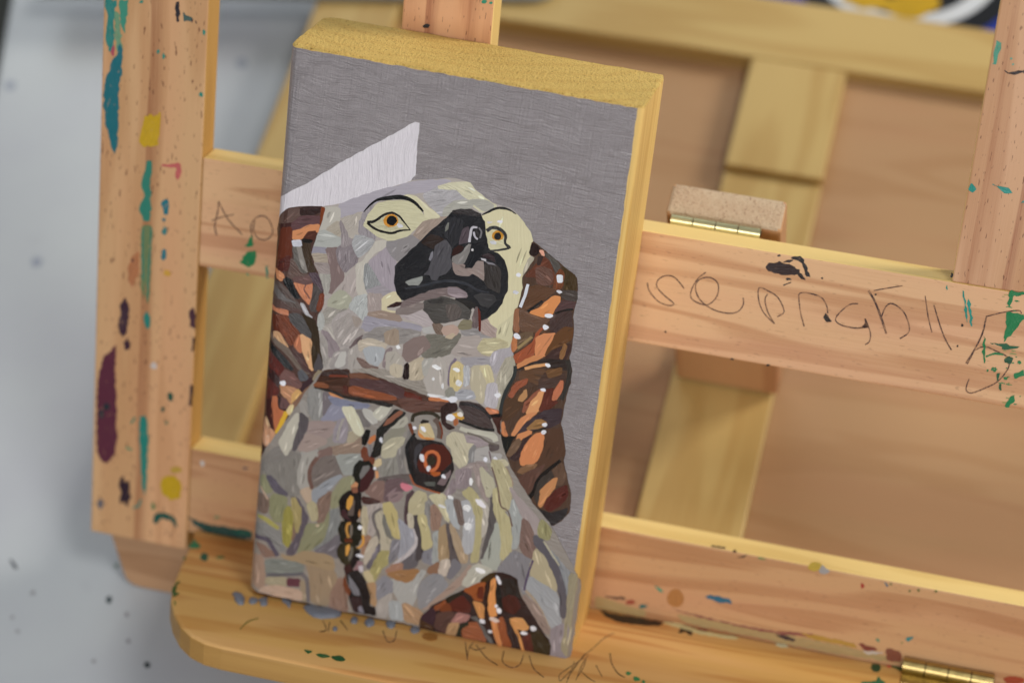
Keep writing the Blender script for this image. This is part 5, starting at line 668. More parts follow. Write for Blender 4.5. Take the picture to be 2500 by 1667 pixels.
['railUpR','k','3d2c30',[109.5,101.52,108.88,100.88,108.25,100.22,107.69,99.44,107.16,98.43,106.71,97.31,106.39,96.25,106.26,95.31,106.27,94.44,106.52,93.71,107.03,93.15,107.75,92.75,108.56,92.49,109.47,92.32,110.49,92.27,111.43,92.55,112.26,93.28,112.99,94.32,113.48,95.44,113.65,96.64,113.57,97.9,113.26,98.94,112.65,99.66,111.81,100.13,110.92,100.33,109.96,100.23,108.97,99.86,108.17,99.33,107.63,98.64,107.3,97.78,107.26,96.83,107.52,95.76,108.06,94.61,108.82,93.58,109.84,92.74,111.07,92.03,112.38,91.51,113.8,91.16,115.31,91.0,116.64,91.0,117.71,91.2,118.61,91.56,119.34,92.06,119.9,92.72,120.29,93.51,120.53,94.29,120.53,94.99,120.38,95.63,120.24,96.26,120.0,96.19,120.12,95.56,120.24,94.95,120.21,94.34,120.02,93.62,119.69,92.87,119.2,92.24,118.51,91.81,117.65,91.5,116.62,91.35,115.33,91.32,113.86,91.46,112.46,91.77,111.2,92.3,110.01,93.01,109.05,93.83,108.32,94.8,107.8,95.89,107.54,96.88,107.58,97.73,107.88,98.48,108.36,99.09,109.09,99.58,110.02,99.92,110.89,100.02,111.7,99.84,112.47,99.42,113.01,98.79,113.29,97.84,113.35,96.65,113.18,95.52,112.74,94.48,112.06,93.48,111.31,92.8,110.47,92.57,109.52,92.64,108.64,92.83,107.87,93.05,107.18,93.38,106.72,93.84,106.54,94.49,106.55,95.29,106.71,96.18,106.99,97.21,107.4,98.32,107.88,99.31,108.44,100.04,109.08,100.66,109.71,101.28]],
['railUpR','k','3d2c30',[129.19,90.65,128.12,91.41,127.05,92.16,126.13,92.99,125.41,93.94,124.84,94.98,124.41,96.06,124.05,97.34,123.83,98.66,123.91,99.5,124.34,99.66,125.16,99.45,126.08,99.12,127.03,98.81,128.04,98.38,128.95,97.73,129.82,96.67,130.61,95.37,130.98,94.3,130.75,93.69,130.11,93.2,129.44,92.68,129.6,92.43,130.27,92.96,130.96,93.51,131.24,94.33,130.84,95.51,130.04,96.85,129.13,97.95,128.18,98.64,127.13,99.09,126.17,99.4,125.24,99.73,124.35,99.93,123.69,99.64,123.57,98.64,123.78,97.26,124.13,95.94,124.6,94.84,125.21,93.78,125.97,92.81,126.9,91.94,127.96,91.16,129.02,90.38]],
['railUpR','k','3d2c30',[129.22,90.62,128.44,91.62,127.65,92.62,127.0,93.62,126.5,94.73,126.12,95.86,125.92,96.78,125.95,97.37,126.15,97.79,126.36,98.25,126.14,98.37,125.91,97.92,125.67,97.44,125.61,96.74,125.83,95.75,126.23,94.6,126.76,93.46,127.43,92.43,128.21,91.42,128.99,90.41]],
['railUpR','k','3d2c30',[136.92,91.27,136.43,92.39,135.95,93.51,135.51,94.66,135.14,95.95,134.81,97.28,134.58,98.38,134.41,99.13,134.35,99.61,134.51,99.92,135.06,100.17,135.9,100.3,136.85,100.31,137.92,100.24,139.07,100.06,140.04,99.71,140.72,99.14,141.24,98.38,141.64,97.66,141.87,97.04,141.99,96.44,142.1,95.83,142.4,95.91,142.28,96.51,142.15,97.14,141.89,97.8,141.47,98.56,140.92,99.35,140.18,99.99,139.15,100.36,137.96,100.56,136.86,100.63,135.88,100.61,134.99,100.46,134.34,100.15,134.07,99.66,134.12,99.07,134.28,98.29,134.53,97.19,134.88,95.86,135.28,94.57,135.7,93.39,136.17,92.26,136.63,91.12]],
['railUpR','k','3d2c30',[149.54,100.04,148.83,99.9,148.1,99.75,147.34,99.34,146.5,98.52,145.65,97.46,144.98,96.49,144.56,95.68,144.32,94.94,144.39,94.28,144.81,93.73,145.51,93.33,146.44,93.07,147.75,92.94,149.29,92.94,150.56,93.1,151.39,93.52,151.92,94.11,152.25,94.72,152.24,95.45,152.03,96.12,151.79,96.08,152.32,95.24,153.08,93.84,153.65,92.58,153.85,91.67,153.86,90.89,153.76,90.26,153.56,89.83,153.23,89.5,152.87,89.15,153.03,88.95,153.4,89.28,153.78,89.64,154.06,90.16,154.16,90.88,154.13,91.72,153.9,92.68,153.33,93.99,152.56,95.41,152.02,96.28,151.74,96.03,151.96,95.39,151.97,94.8,151.7,94.3,151.23,93.77,150.5,93.4,149.28,93.25,147.77,93.26,146.5,93.39,145.62,93.63,144.97,93.97,144.62,94.39,144.59,94.9,144.82,95.55,145.24,96.3,145.87,97.27,146.68,98.33,147.47,99.14,148.18,99.48,148.87,99.59,149.59,99.71]],
['railUpR','k','3d2c30',[151.46,103.69,152.2,102.77,152.93,101.86,153.69,100.76,154.53,99.21,155.41,97.45,156.17,95.89,156.74,94.77,157.2,93.85,157.65,92.93,158.06,93.16,157.63,94.1,157.21,95.04,156.67,96.19,155.89,97.74,154.98,99.5,154.11,101.05,153.33,102.21,152.6,103.14,151.87,104.07]],
['railUpR','k','3d2c30',[155.99,96.87,156.23,98.15,156.47,99.41,156.79,100.37,157.19,100.94,157.66,101.25,158.26,101.29,159.15,101.01,160.2,100.44,161.12,99.71,161.83,98.79,162.43,97.71,162.87,96.7,163.19,95.87,163.35,95.14,163.27,94.47,162.81,93.81,162.09,93.16,161.35,92.49,161.57,92.21,162.29,92.9,163.02,93.6,163.5,94.36,163.63,95.16,163.48,95.97,163.17,96.85,162.71,97.87,162.07,98.98,161.31,99.94,160.35,100.71,159.27,101.32,158.31,101.63,157.57,101.58,156.98,101.19,156.52,100.52,156.17,99.49,155.93,98.21,155.69,96.94]],
['railUpR','k','3d2c30',[153.01,104.0,153.96,104.37,154.91,104.73,155.97,105.12,157.23,105.6,158.6,106.1,159.97,106.61,159.91,106.82,158.53,106.34,157.15,105.86,155.88,105.42,154.82,105.0,153.88,104.61,152.94,104.22]],
['railUpR','k','3d2c30',[165.86,105.0,166.38,103.15,166.89,101.3,167.41,99.59,167.96,98.12,168.51,96.8,169.06,95.49,169.26,95.58,168.73,96.91,168.21,98.23,167.69,99.7,167.15,101.39,166.6,103.23,166.06,105.07]],
['railUpR','k','3d2c30',[168.39,102.83,168.99,101.49,169.6,100.14,170.24,98.78,170.93,97.35,171.66,95.91,172.39,94.58,173.15,93.48,173.9,92.52,174.66,91.56,174.87,91.76,174.14,92.73,173.4,93.7,172.68,94.79,171.94,96.09,171.21,97.52,170.51,98.94,169.88,100.29,169.28,101.64,168.69,102.99]],
['railUpR','k','3d2c30',[179.48,88.54,179.84,89.82,180.21,91.09,180.58,92.47,181.05,94.01,181.52,95.67,181.88,97.32,182.05,98.94,182.1,100.53,182.14,102.11,181.73,102.13,181.68,100.55,181.64,98.97,181.48,97.4,181.12,95.79,180.65,94.15,180.18,92.62,179.71,91.29,179.23,90.07,178.76,88.84]],
['railUpR','k','3d2c30',[181.97,102.13,183.32,102.78,184.65,103.43,185.95,104.0,187.29,104.5,188.59,104.91,189.57,105.13,189.98,105.07,190.11,104.84,190.3,104.57,190.5,104.72,190.33,105.01,190.1,105.35,189.53,105.46,188.51,105.23,187.2,104.79,185.85,104.28,184.54,103.72,183.2,103.07,181.85,102.43]],
['railUpR','k','3d2c30',[180.46,92.42,181.26,93.03,182.05,93.63,182.84,93.98,183.68,93.96,184.59,93.7,185.57,93.39,186.67,93.09,187.81,92.74,188.67,92.33,189.15,91.85,189.4,91.28,189.54,90.66,189.58,90.08,189.5,89.49,189.24,88.73,188.82,87.65,188.23,86.41,187.49,85.27,186.53,84.34,185.41,83.49,184.33,82.74,183.34,82.02,182.41,81.42,181.64,81.04,181.07,80.99,180.66,81.14,180.39,81.39,180.26,81.77,180.25,82.33,180.29,82.91,180.36,83.47,180.48,84.04,180.61,84.61,180.33,84.69,180.2,84.11,180.08,83.53,180.0,82.95,179.95,82.34,179.96,81.72,180.13,81.2,180.52,80.85,181.05,80.68,181.72,80.76,182.54,81.14,183.5,81.74,184.5,82.44,185.57,83.22,186.7,84.1,187.68,85.09,188.46,86.25,189.09,87.5,189.55,88.59,189.78,89.41,189.84,90.07,189.76,90.7,189.64,91.37,189.38,92.04,188.84,92.63,187.9,93.05,186.74,93.38,185.63,93.66,184.66,93.99,183.72,94.28,182.78,94.31,181.9,93.92,181.09,93.29,180.3,92.67]],
['railUpRs','p','2a1410',[124.86,105.33,125.56,106.91,127.74,107.53,130.46,107.53,132.38,106.67,133.77,106.44,133.49,105.19,131.32,104.56,128.63,104.32,125.88,104.55]],
['railUpRs','p','1c1414',[130.71,109.02,132.82,110.11,134.33,108.94,135.53,106.75,136.62,104.78,135.54,105.07,134.02,107.93,132.57,108.63]],
['railUpRs','p','241614',[132.45,106.2,134.41,105.11,135.48,103.85,133.89,103.95]],
['railUpRs','p','241614',[128.66,107.46,129.87,108.54,131.64,108.85,130.43,107.77]],
['railUpRs','o','1c1414',[128.19,109.29,128.15,109.14,128.0,109.01,127.78,108.93,127.56,108.93,127.38,109.01,127.3,109.14,127.34,109.29,127.49,109.42,127.71,109.5,127.93,109.5,128.11,109.42]],
['railUpRs','o','1c1414',[131.84,103.35,131.74,103.18,131.45,103.04,131.05,102.96,130.64,102.98,130.34,103.08,130.23,103.24,130.33,103.41,130.62,103.56,131.02,103.63,131.42,103.61,131.72,103.51]],
['railUpRs','k','2a1c18',[130.01,101.25,131.88,102.48,131.73,102.75,129.84,101.56]],
['railUpRs','p','2a1c14',[141.06,94.68,141.78,96.03,142.61,94.96,143.69,93.7,142.37,93.45]],
['railUpRs','o','2c2218',[101.33,83.11,101.31,82.95,101.22,82.83,101.09,82.76,100.95,82.78,100.83,82.87,100.78,83.01,100.8,83.16,100.89,83.28,101.02,83.35,101.16,83.34,101.27,83.25]],
['railUpRs','o','2c2218',[139.76,105.2,139.74,105.05,139.66,104.93,139.54,104.87,139.4,104.88,139.29,104.97,139.23,105.1,139.25,105.25,139.33,105.37,139.46,105.43,139.59,105.42,139.7,105.33]],
['railUpRs','o','2c2218',[119.87,78.74,119.82,78.61,119.65,78.48,119.4,78.4,119.15,78.39,118.95,78.44,118.87,78.55,118.92,78.69,119.09,78.81,119.34,78.89,119.59,78.9,119.79,78.85]],
['railUpRs','o','2c2218',[129.47,78.81,129.42,78.67,129.23,78.55,128.97,78.46,128.69,78.44,128.48,78.5,128.39,78.6,128.45,78.74,128.64,78.86,128.9,78.95,129.18,78.97,129.39,78.92]],
['railUpRs','o','2c2218',[176.69,98.91,176.68,98.69,176.6,98.51,176.46,98.43,176.3,98.46,176.16,98.59,176.09,98.8,176.09,99.01,176.18,99.19,176.32,99.27,176.48,99.24,176.61,99.11]],
['railUpRs','o','2c2218',[176.35,93.04,176.34,92.89,176.26,92.77,176.14,92.7,176.0,92.72,175.89,92.8,175.83,92.94,175.85,93.09,175.92,93.21,176.05,93.27,176.18,93.26,176.29,93.17]],
['railUpRs','o','2c2218',[153.82,103.21,153.81,103.06,153.73,102.94,153.6,102.88,153.47,102.89,153.36,102.98,153.3,103.11,153.32,103.26,153.4,103.38,153.52,103.44,153.66,103.43,153.77,103.34]],
['railUpRs','k','3f8a52',[188.7,94.99,188.89,95.06,189.06,95.12,189.23,95.15,189.42,95.15,189.62,95.12,189.82,95.08,189.84,95.15,189.64,95.22,189.44,95.29,189.22,95.33,189.02,95.28,188.83,95.2,188.66,95.12]],
['railUpRs','k','157a45',[188.14,107.61,188.35,107.58,188.55,107.56,188.75,107.53,188.95,107.59,189.15,107.65,189.35,107.7,189.35,107.77,189.14,107.82,188.94,107.86,188.73,107.9,188.53,107.85,188.33,107.8,188.13,107.74]],
['railUpRs','k','3f8a52',[191.6,87.32,191.7,87.34,191.79,87.35,191.87,87.35,191.96,87.37,192.06,87.38,192.15,87.39,192.16,87.47,192.06,87.49,191.96,87.51,191.86,87.53,191.77,87.51,191.67,87.49,191.58,87.47]],
['railUpRs','k','a39c5c',[188.4,91.96,188.56,91.97,188.72,91.99,188.87,92.0,189.03,92.01,189.2,92.0,189.36,92.0,189.37,92.14,189.2,92.16,189.03,92.19,188.86,92.2,188.69,92.16,188.53,92.12,188.37,92.07]],
['railUpRs','k','a39c5c',[187.71,109.09,187.98,109.16,188.24,109.22,188.49,109.23,188.75,109.25,189.04,109.22,189.33,109.19,189.35,109.31,189.07,109.4,188.78,109.5,188.47,109.56,188.18,109.48,187.92,109.36,187.66,109.24]],
['railUpRs','k','157a45',[190.82,92.84,190.88,92.76,190.96,92.67,191.09,92.61,191.2,92.7,191.25,92.81,191.28,92.9,191.23,92.95,191.15,92.91,191.08,92.89,191.07,92.92,191.06,92.9,190.98,92.93,190.89,92.96]],
['railUpRs','k','a39c5c',[188.4,92.12,188.52,92.04,188.65,91.96,188.81,91.91,188.95,91.99,189.06,92.08,189.15,92.18,189.12,92.27,188.99,92.26,188.87,92.25,188.79,92.28,188.7,92.25,188.57,92.25,188.44,92.25]],
['railUpRs','k','a39c5c',[187.58,93.72,187.73,93.76,187.87,93.8,187.98,93.8,188.11,93.81,188.26,93.79,188.42,93.76,188.45,93.91,188.3,93.97,188.14,94.04,187.97,94.08,187.8,94.02,187.66,93.94,187.54,93.85]],
['railUpRs','k','a39c5c',[188.32,91.04,188.61,91.02,188.91,90.99,189.21,90.98,189.5,91.03,189.79,91.09,190.07,91.15,190.06,91.24,189.77,91.21,189.48,91.19,189.2,91.18,188.91,91.16,188.61,91.16,188.32,91.15]],
['railUpRs','k','7f9658',[189.58,94.21,189.76,94.16,189.96,94.1,190.16,94.08,190.35,94.13,190.52,94.21,190.69,94.29,190.66,94.41,190.48,94.38,190.3,94.35,190.14,94.35,189.98,94.34,189.79,94.36,189.6,94.37]],
['railUpRs','k','a39c5c',[185.28,108.74,185.56,108.81,185.83,108.89,186.11,108.92,186.39,108.92,186.69,108.89,186.99,108.86,187.0,108.92,186.7,108.99,186.4,109.06,186.1,109.09,185.8,109.04,185.52,108.95,185.25,108.87]],
['railUpRs','k','3f8a52',[188.13,109.03,188.2,108.99,188.27,108.96,188.36,108.93,188.44,108.97,188.5,109.01,188.56,109.06,188.52,109.15,188.46,109.14,188.39,109.13,188.35,109.14,188.3,109.13,188.23,109.13,188.16,109.13]],
['railUpRs','k','3f8a52',[189.28,90.58,189.4,90.62,189.52,90.66,189.62,90.67,189.73,90.67,189.86,90.64,189.99,90.61,190.03,90.75,189.9,90.8,189.76,90.86,189.61,90.89,189.46,90.84,189.34,90.77,189.23,90.7]],
['railUpRs','k','157a45',[192.57,79.87,192.71,79.82,192.85,79.77,193.01,79.73,193.16,79.8,193.29,79.87,193.42,79.95,193.4,80.02,193.26,80.02,193.12,80.02,192.99,80.04,192.87,80.02,192.73,80.01,192.58,80.0]],
['railUpRs','k','7f9658',[191.76,88.37,192.0,88.35,192.24,88.34,192.48,88.32,192.72,88.37,192.96,88.41,193.2,88.46,193.19,88.59,192.95,88.62,192.71,88.64,192.46,88.66,192.22,88.62,191.98,88.57,191.75,88.52]],
['railUpRs','k','a39c5c',[184.93,108.22,185.02,108.23,185.12,108.24,185.21,108.23,185.3,108.25,185.4,108.25,185.5,108.25,185.51,108.34,185.41,108.36,185.31,108.38,185.2,108.4,185.1,108.38,185.0,108.35,184.91,108.32]],
['railUpRs','k','7f9658',[189.33,93.28,189.61,93.35,189.88,93.41,190.15,93.43,190.42,93.44,190.71,93.41,191.01,93.38,191.03,93.48,190.73,93.56,190.44,93.65,190.13,93.7,189.84,93.62,189.57,93.5,189.3,93.39]],
['railUpRs','k','a39c5c',[189.62,79.78,189.86,79.74,190.1,79.7,190.35,79.67,190.59,79.74,190.81,79.82,191.04,79.9,191.03,79.97,190.79,79.97,190.56,79.97,190.33,79.98,190.1,79.95,189.86,79.94,189.62,79.92]],
['railUpRs','k','3f8a52',[187.87,84.79,188.14,84.86,188.42,84.93,188.68,84.95,188.96,84.95,189.25,84.91,189.55,84.87,189.56,85.02,189.27,85.08,188.97,85.13,188.67,85.15,188.38,85.09,188.11,84.99,187.84,84.9]],
['railUpRs','k','3f8a52',[190.36,90.83,190.45,90.86,190.53,90.89,190.57,90.88,190.62,90.91,190.72,90.91,190.83,90.9,190.86,90.97,190.78,91.05,190.68,91.14,190.55,91.2,190.42,91.14,190.34,91.05,190.28,90.98]],
['railUpRs','k','3f8a52',[186.34,105.62,186.59,105.68,186.83,105.74,187.06,105.76,187.29,105.76,187.55,105.72,187.82,105.68,187.84,105.82,187.58,105.9,187.32,105.98,187.04,106.03,186.78,105.95,186.54,105.84,186.31,105.73]],
['railUpRs','k','a39c5c',[188.02,94.9,188.24,94.88,188.45,94.87,188.67,94.87,188.89,94.91,189.09,94.96,189.3,95.02,189.29,95.09,189.08,95.08,188.87,95.06,188.66,95.06,188.46,95.05,188.24,95.07,188.03,95.08]],
['railUpRs','k','3f8a52',[193.74,82.17,193.8,82.18,193.85,82.17,193.86,82.15,193.87,82.18,193.93,82.19,193.99,82.2,194.03,82.31,193.99,82.37,193.93,82.43,193.84,82.48,193.75,82.42,193.71,82.35,193.67,82.3]],
['railUpRs','k','3f8a52',[189.04,89.23,189.11,89.23,189.17,89.23,189.21,89.22,189.26,89.24,189.32,89.26,189.39,89.27,189.41,89.39,189.35,89.43,189.28,89.47,189.2,89.5,189.12,89.47,189.05,89.43,189.0,89.39]],
['railUpRs','k','7f9658',[190.44,81.15,190.73,81.13,191.02,81.12,191.31,81.12,191.59,81.17,191.87,81.23,192.15,81.28,192.13,81.39,191.85,81.37,191.57,81.34,191.3,81.33,191.02,81.32,190.73,81.33,190.45,81.33]],
['railUpRs','k','157a45',[189.73,86.89,189.84,86.92,189.94,86.95,190.03,86.95,190.13,86.95,190.24,86.94,190.36,86.92,190.38,87.06,190.27,87.09,190.15,87.13,190.02,87.14,189.9,87.11,189.8,87.06,189.7,87.01]],
['railUpRs','k','3f8a52',[189.81,84.84,190.06,84.84,190.32,84.84,190.58,84.84,190.83,84.88,191.08,84.93,191.34,84.97,191.33,85.07,191.07,85.08,190.82,85.09,190.56,85.1,190.31,85.07,190.05,85.05,189.8,85.03]],
['railUpRs','k','7f9658',[190.27,85.3,190.32,85.25,190.38,85.2,190.45,85.15,190.52,85.21,190.57,85.28,190.61,85.35,190.59,85.42,190.52,85.45,190.47,85.49,190.43,85.53,190.4,85.49,190.35,85.46,190.28,85.43]],
['railUpRs','k','157a45',[188.2,105.09,188.32,105.02,188.44,104.94,188.59,104.88,188.73,104.95,188.84,105.04,188.93,105.12,188.87,105.25,188.76,105.22,188.65,105.2,188.57,105.21,188.49,105.19,188.37,105.19,188.23,105.2]],
['railUpRs','p','1d8f80',[174.87,108.1,175.35,107.86,176.73,103.92,177.69,99.88,177.2,100.12,175.91,104.42]],
['railUpRs','p','1d8f80',[176.52,106.14,177.4,105.33,178.45,101.64,179.0,98.82,178.32,99.67,177.37,102.74]],
['railUpRs','o','1d8f80',[171.19,108.24,171.21,107.89,171.18,107.62,171.09,107.51,170.98,107.59,170.86,107.83,170.78,108.17,170.75,108.52,170.79,108.78,170.87,108.89,170.99,108.82,171.1,108.58]],
['railUpRs','p','157a45',[186.36,110.18,190.04,110.36,190.17,109.58,187.43,109.09,187.39,105.86,186.56,106.36,186.48,108.59]],
['railUpRs','p','157a45',[186.74,104.46,191.03,104.6,191.24,103.35,189.31,99.75,187.54,96.17,187.09,97.07,187.42,100.38,186.87,101.9]],
['railUpRs','p','0f5a38',[183.93,95.5,187.62,95.7,191.15,95.87,191.03,94.87,187.28,94.16,187.12,95.11,184.73,95.16]],
['railUpRs','p','157a45',[182.17,97.13,182.75,95.93,183.71,89.56,183.23,89.8,182.57,91.97]],
['railUpRs','p','0c4a2c',[188.05,91.36,189.28,92.9,190.59,92.17,190.23,90.79,188.73,90.84]],
['railUpRs','k','157a45',[183.63,91.34,184.37,91.78,185.1,92.2,185.79,92.49,186.44,92.61,187.11,92.61,187.8,92.61,187.81,92.97,187.12,93.02,186.42,93.06,185.67,92.97,184.92,92.61,184.18,92.13,183.46,91.66]],
['railUpRs','o','157a45',[186.94,88.52,186.89,88.23,186.65,87.99,186.3,87.84,185.93,87.85,185.63,88.0,185.49,88.25,185.54,88.54,185.77,88.79,186.12,88.93,186.5,88.93,186.8,88.78]],
['railUpRs','o','157a45',[184.84,87.8,184.84,87.63,184.77,87.5,184.66,87.43,184.54,87.45,184.44,87.56,184.38,87.71,184.38,87.88,184.45,88.01,184.56,88.07,184.68,88.05,184.79,87.95]],
['railUpRs','p','0f5a38',[187.07,87.4,187.91,87.72,187.8,85.72,187.41,85.32]],
['railUpRs','p','0f5a38',[188.13,84.63,188.88,84.6,188.86,82.95,188.46,83.2]],
['railUpRs','p','157a45',[191.0,87.98,193.53,89.94,193.88,87.87,191.8,86.81]],
['railUpRs','p','157a45',[190.78,78.66,190.8,80.33,191.4,82.11,192.56,82.33,192.54,80.67,191.53,78.64]],
['railUpRs','o','157a45',[190.03,86.64,189.98,86.47,189.79,86.31,189.51,86.21,189.21,86.2,188.98,86.28,188.88,86.42,188.93,86.6,189.12,86.75,189.4,86.85,189.7,86.86,189.93,86.79]],
['railUpRs','o','157a45',[192.51,91.55,192.48,91.35,192.34,91.18,192.12,91.08,191.88,91.09,191.68,91.2,191.59,91.38,191.62,91.58,191.76,91.75,191.99,91.84,192.22,91.84,192.42,91.73]],
['postR','p','4f9a80',[172.59,173.62,174.07,172.69,173.95,171.29,173.61,167.54,172.65,167.39,172.65,170.63]],
['postR','p','2a1c1a',[175.6,166.23,176.97,165.98,180.32,167.11,180.46,166.29,177.93,165.53,176.38,165.56]],
['postR','p','1f8f82',[172.07,134.6,172.42,136.59,173.98,135.41,173.29,134.08]],
['postR','p','1f8f82',[177.31,137.18,180.11,136.69,181.9,136.75,183.02,135.49,181.22,135.43,179.75,136.14]],
['postR','p','1f8f82',[185.17,133.44,185.93,134.3,186.06,133.5]],
['postR','o','5fa088',[177.15,169.39,177.13,169.25,177.04,169.13,176.89,169.07,176.74,169.08,176.61,169.16,176.55,169.29,176.56,169.43,176.66,169.55,176.8,169.61,176.96,169.6,177.09,169.52]],
['postR','o','5fa088',[177.77,168.1,177.75,167.98,177.67,167.88,177.54,167.83,177.41,167.84,177.3,167.91,177.25,168.01,177.26,168.13,177.34,168.23,177.47,168.28,177.6,168.27,177.71,168.2]],
['postR','o','1c1614',[171.91,111.73,171.93,111.38,171.87,111.12,171.75,111.0,171.6,111.07,171.46,111.3,171.37,111.63,171.35,111.98,171.41,112.24,171.53,112.36,171.68,112.29,171.82,112.06]],
['mast','o','2a8f72',[45.37,163.98,45.3,163.74,45.06,163.53,44.72,163.41,44.37,163.42,44.11,163.56,43.99,163.78,44.07,164.03,44.3,164.24,44.64,164.35,44.99,164.34,45.26,164.2]],
['mast','o','2a8f72',[46.86,163.86,46.81,163.68,46.67,163.53,46.46,163.46,46.24,163.47,46.07,163.57,46.0,163.73,46.04,163.91,46.19,164.06,46.4,164.14,46.62,164.12,46.78,164.02]],
['mast','o','16181c',[30.99,155.56,30.94,155.27,30.66,154.97,30.21,154.74,29.73,154.64,29.34,154.69,29.14,154.9,29.2,155.19,29.48,155.49,29.93,155.72,30.41,155.82,30.8,155.76]],
['railLowR','p','155f7d',[120.71,8.32,122.59,8.86,127.59,8.88,128.43,7.5,125.6,7.07,121.64,7.59]],
['railLowR','o','a8743f',[115.08,6.35,114.95,4.82,114.24,3.56,113.14,2.91,111.94,3.05,110.97,3.95,110.49,5.35,110.63,6.89,111.34,8.14,112.44,8.78,113.64,8.64,114.6,7.75]],
['railLowR','p','3a8f72',[106.71,8.42,108.77,7.62,109.42,6.82,108.02,6.83]],
['railLowR','p','5a3f2a',[93.27,2.37,99.15,3.02,99.23,2.28,94.18,1.81]],
['railLowR','o','9a4a32',[102.03,2.06,101.89,1.62,101.44,1.23,100.79,0.97,100.12,0.94,99.6,1.12,99.37,1.49,99.51,1.93,99.96,2.33,100.61,2.58,101.29,2.61,101.8,2.43]],
['railLowR','o','1f6a68',[105.53,1.56,105.4,1.25,104.98,0.95,104.38,0.75,103.76,0.69,103.3,0.79,103.1,1.04,103.23,1.35,103.65,1.65,104.25,1.85,104.87,1.91,105.33,1.81]],
['railLowR','p','ad9464',[90.77,1.83,101.7,0.41,105.08,0.52,105.36,-1.95,96.33,-2.34,91.16,-1.89]],
['railLowR','o','b89f3a',[150.8,23.75,150.65,23.05,150.06,22.43,149.19,22.06,148.26,22.04,147.54,22.38,147.21,22.99,147.36,23.69,147.95,24.31,148.82,24.67,149.74,24.69,150.46,24.35]],
['railLowR','p','9c9a9a',[150.18,22.7,150.77,24.35,153.17,22.73,151.71,21.5,150.61,21.57]],
['railLowR','k','3c2f22',[120.75,23.46,124.6,23.63,124.6,24.03,120.76,23.92]],
['railLowR','o','2c2218',[127.67,23.49,127.62,23.3,127.44,23.13,127.18,23.02,126.9,23.01,126.69,23.1,126.6,23.27,126.65,23.46,126.82,23.63,127.09,23.74,127.36,23.75,127.57,23.66]],
['railLowR','p','2c2a20',[127.9,21.64,130.73,23.16,129.82,21.74]],
['railLowR','o','7a8a52',[135.7,22.74,135.55,22.59,135.15,22.49,134.61,22.46,134.07,22.5,133.69,22.62,133.55,22.77,133.7,22.92,134.1,23.03,134.64,23.06,135.18,23.01,135.56,22.9]],
['railLowR','p','ad9464',[113.47,1.09,124.12,1.03,140.75,1.43,162.82,1.01,176.0,0.39,176.16,-0.7,163.15,-1.24,156.62,-1.63,135.56,-1.29,116.56,-1.26]],
['railLowR','p','8a5348',[111.65,2.21,129.64,1.49,139.64,1.44,151.54,3.2,151.14,2.17,140.85,0.7,124.1,1.22]],
['railLowR','p','b08a3a',[147.2,2.74,162.57,2.77,163.85,1.43,151.8,1.37]],
['railLowR','p','3a2a2e',[140.8,1.07,146.95,0.55,146.8,-0.37,142.06,-0.04]],
['railLowR','p','7a3a2e',[163.62,3.0,168.03,2.74,169.36,1.85,165.53,1.18]],
['railLowR','p','7a4028',[171.21,3.32,175.38,3.01,175.93,-0.62,171.75,-0.31]],
['railLowR','p','c4b8ac',[165.03,0.88,170.35,1.76,170.97,1.27,166.77,0.2]],
['railLowR','p','a03028',[161.71,21.03,162.35,21.16,163.05,20.46,162.66,19.63,161.95,20.01]],
['railLowR','p','4a6a7a',[167.76,22.86,168.53,22.5,169.12,21.67,168.7,21.36]],
['railLowR','o','5a6a3a',[169.99,22.49,169.97,22.34,169.86,22.21,169.71,22.13,169.54,22.14,169.4,22.22,169.34,22.35,169.36,22.5,169.46,22.64,169.62,22.71,169.79,22.71,169.92,22.63]],
['railLowR','o','5a6a3a',[175.2,21.53,175.18,21.37,175.09,21.23,174.94,21.16,174.78,21.17,174.65,21.26,174.59,21.4,174.6,21.56,174.7,21.7,174.85,21.78,175.01,21.77,175.14,21.68]],
['railLowR','o','5a6a3a',[177.45,22.19,177.44,21.96,177.36,21.77,177.21,21.67,177.05,21.7,176.91,21.84,176.84,22.06,176.84,22.29,176.93,22.48,177.07,22.58,177.24,22.55,177.37,22.41]],
['railLowR','o','5a6a3a',[181.96,22.89,181.95,22.7,181.86,22.54,181.73,22.46,181.57,22.48,181.45,22.59,181.38,22.76,181.39,22.96,181.47,23.12,181.61,23.2,181.76,23.18,181.89,23.06]],
['railLowR','p','2d7f80',[175.79,6.83,176.59,7.76,177.94,8.17,177.63,7.13,177.0,6.34]],
['railLowR','o','4f8568',[169.26,4.83,169.13,4.67,168.88,4.61,168.59,4.67,168.32,4.82,168.15,5.03,168.13,5.24,168.26,5.4,168.51,5.46,168.8,5.4,169.07,5.25,169.24,5.04]],
['railLowR','o','8a8a52',[175.48,5.68,175.46,5.52,175.39,5.39,175.27,5.33,175.13,5.34,175.02,5.42,174.97,5.56,174.98,5.72,175.05,5.84,175.18,5.91,175.31,5.9,175.42,5.82]],
['railLowR','p','9c4024',[203.18,0.75,204.87,1.78,208.5,2.17,208.78,0.55,204.68,-0.39]],
['ledge','p','1b5a30',[173.12,-0.35,177.13,-0.01,182.01,-0.43,195.26,0.82,200.91,1.61,193.45,1.93,184.15,2.98,180.98,3.3,179.75,4.37,177.32,2.25,174.57,1.03]],
['ledge','p','1a4a2c',[168.51,1.13,170.19,0.84,170.91,2.51,170.24,5.32,169.09,5.2,168.09,3.65]],
['ledge','p','1f6a4a',[166.21,12.15,170.15,10.36,170.43,7.37,171.3,8.56,172.76,10.19,172.58,12.25,167.47,13.54]],
['ledge','o','c8503c',[173.41,0.95,173.33,1.21,173.13,1.41,172.85,1.48,172.57,1.4,172.37,1.2,172.29,0.93,172.37,0.66,172.58,0.47,172.86,0.4,173.14,0.47,173.34,0.67]],
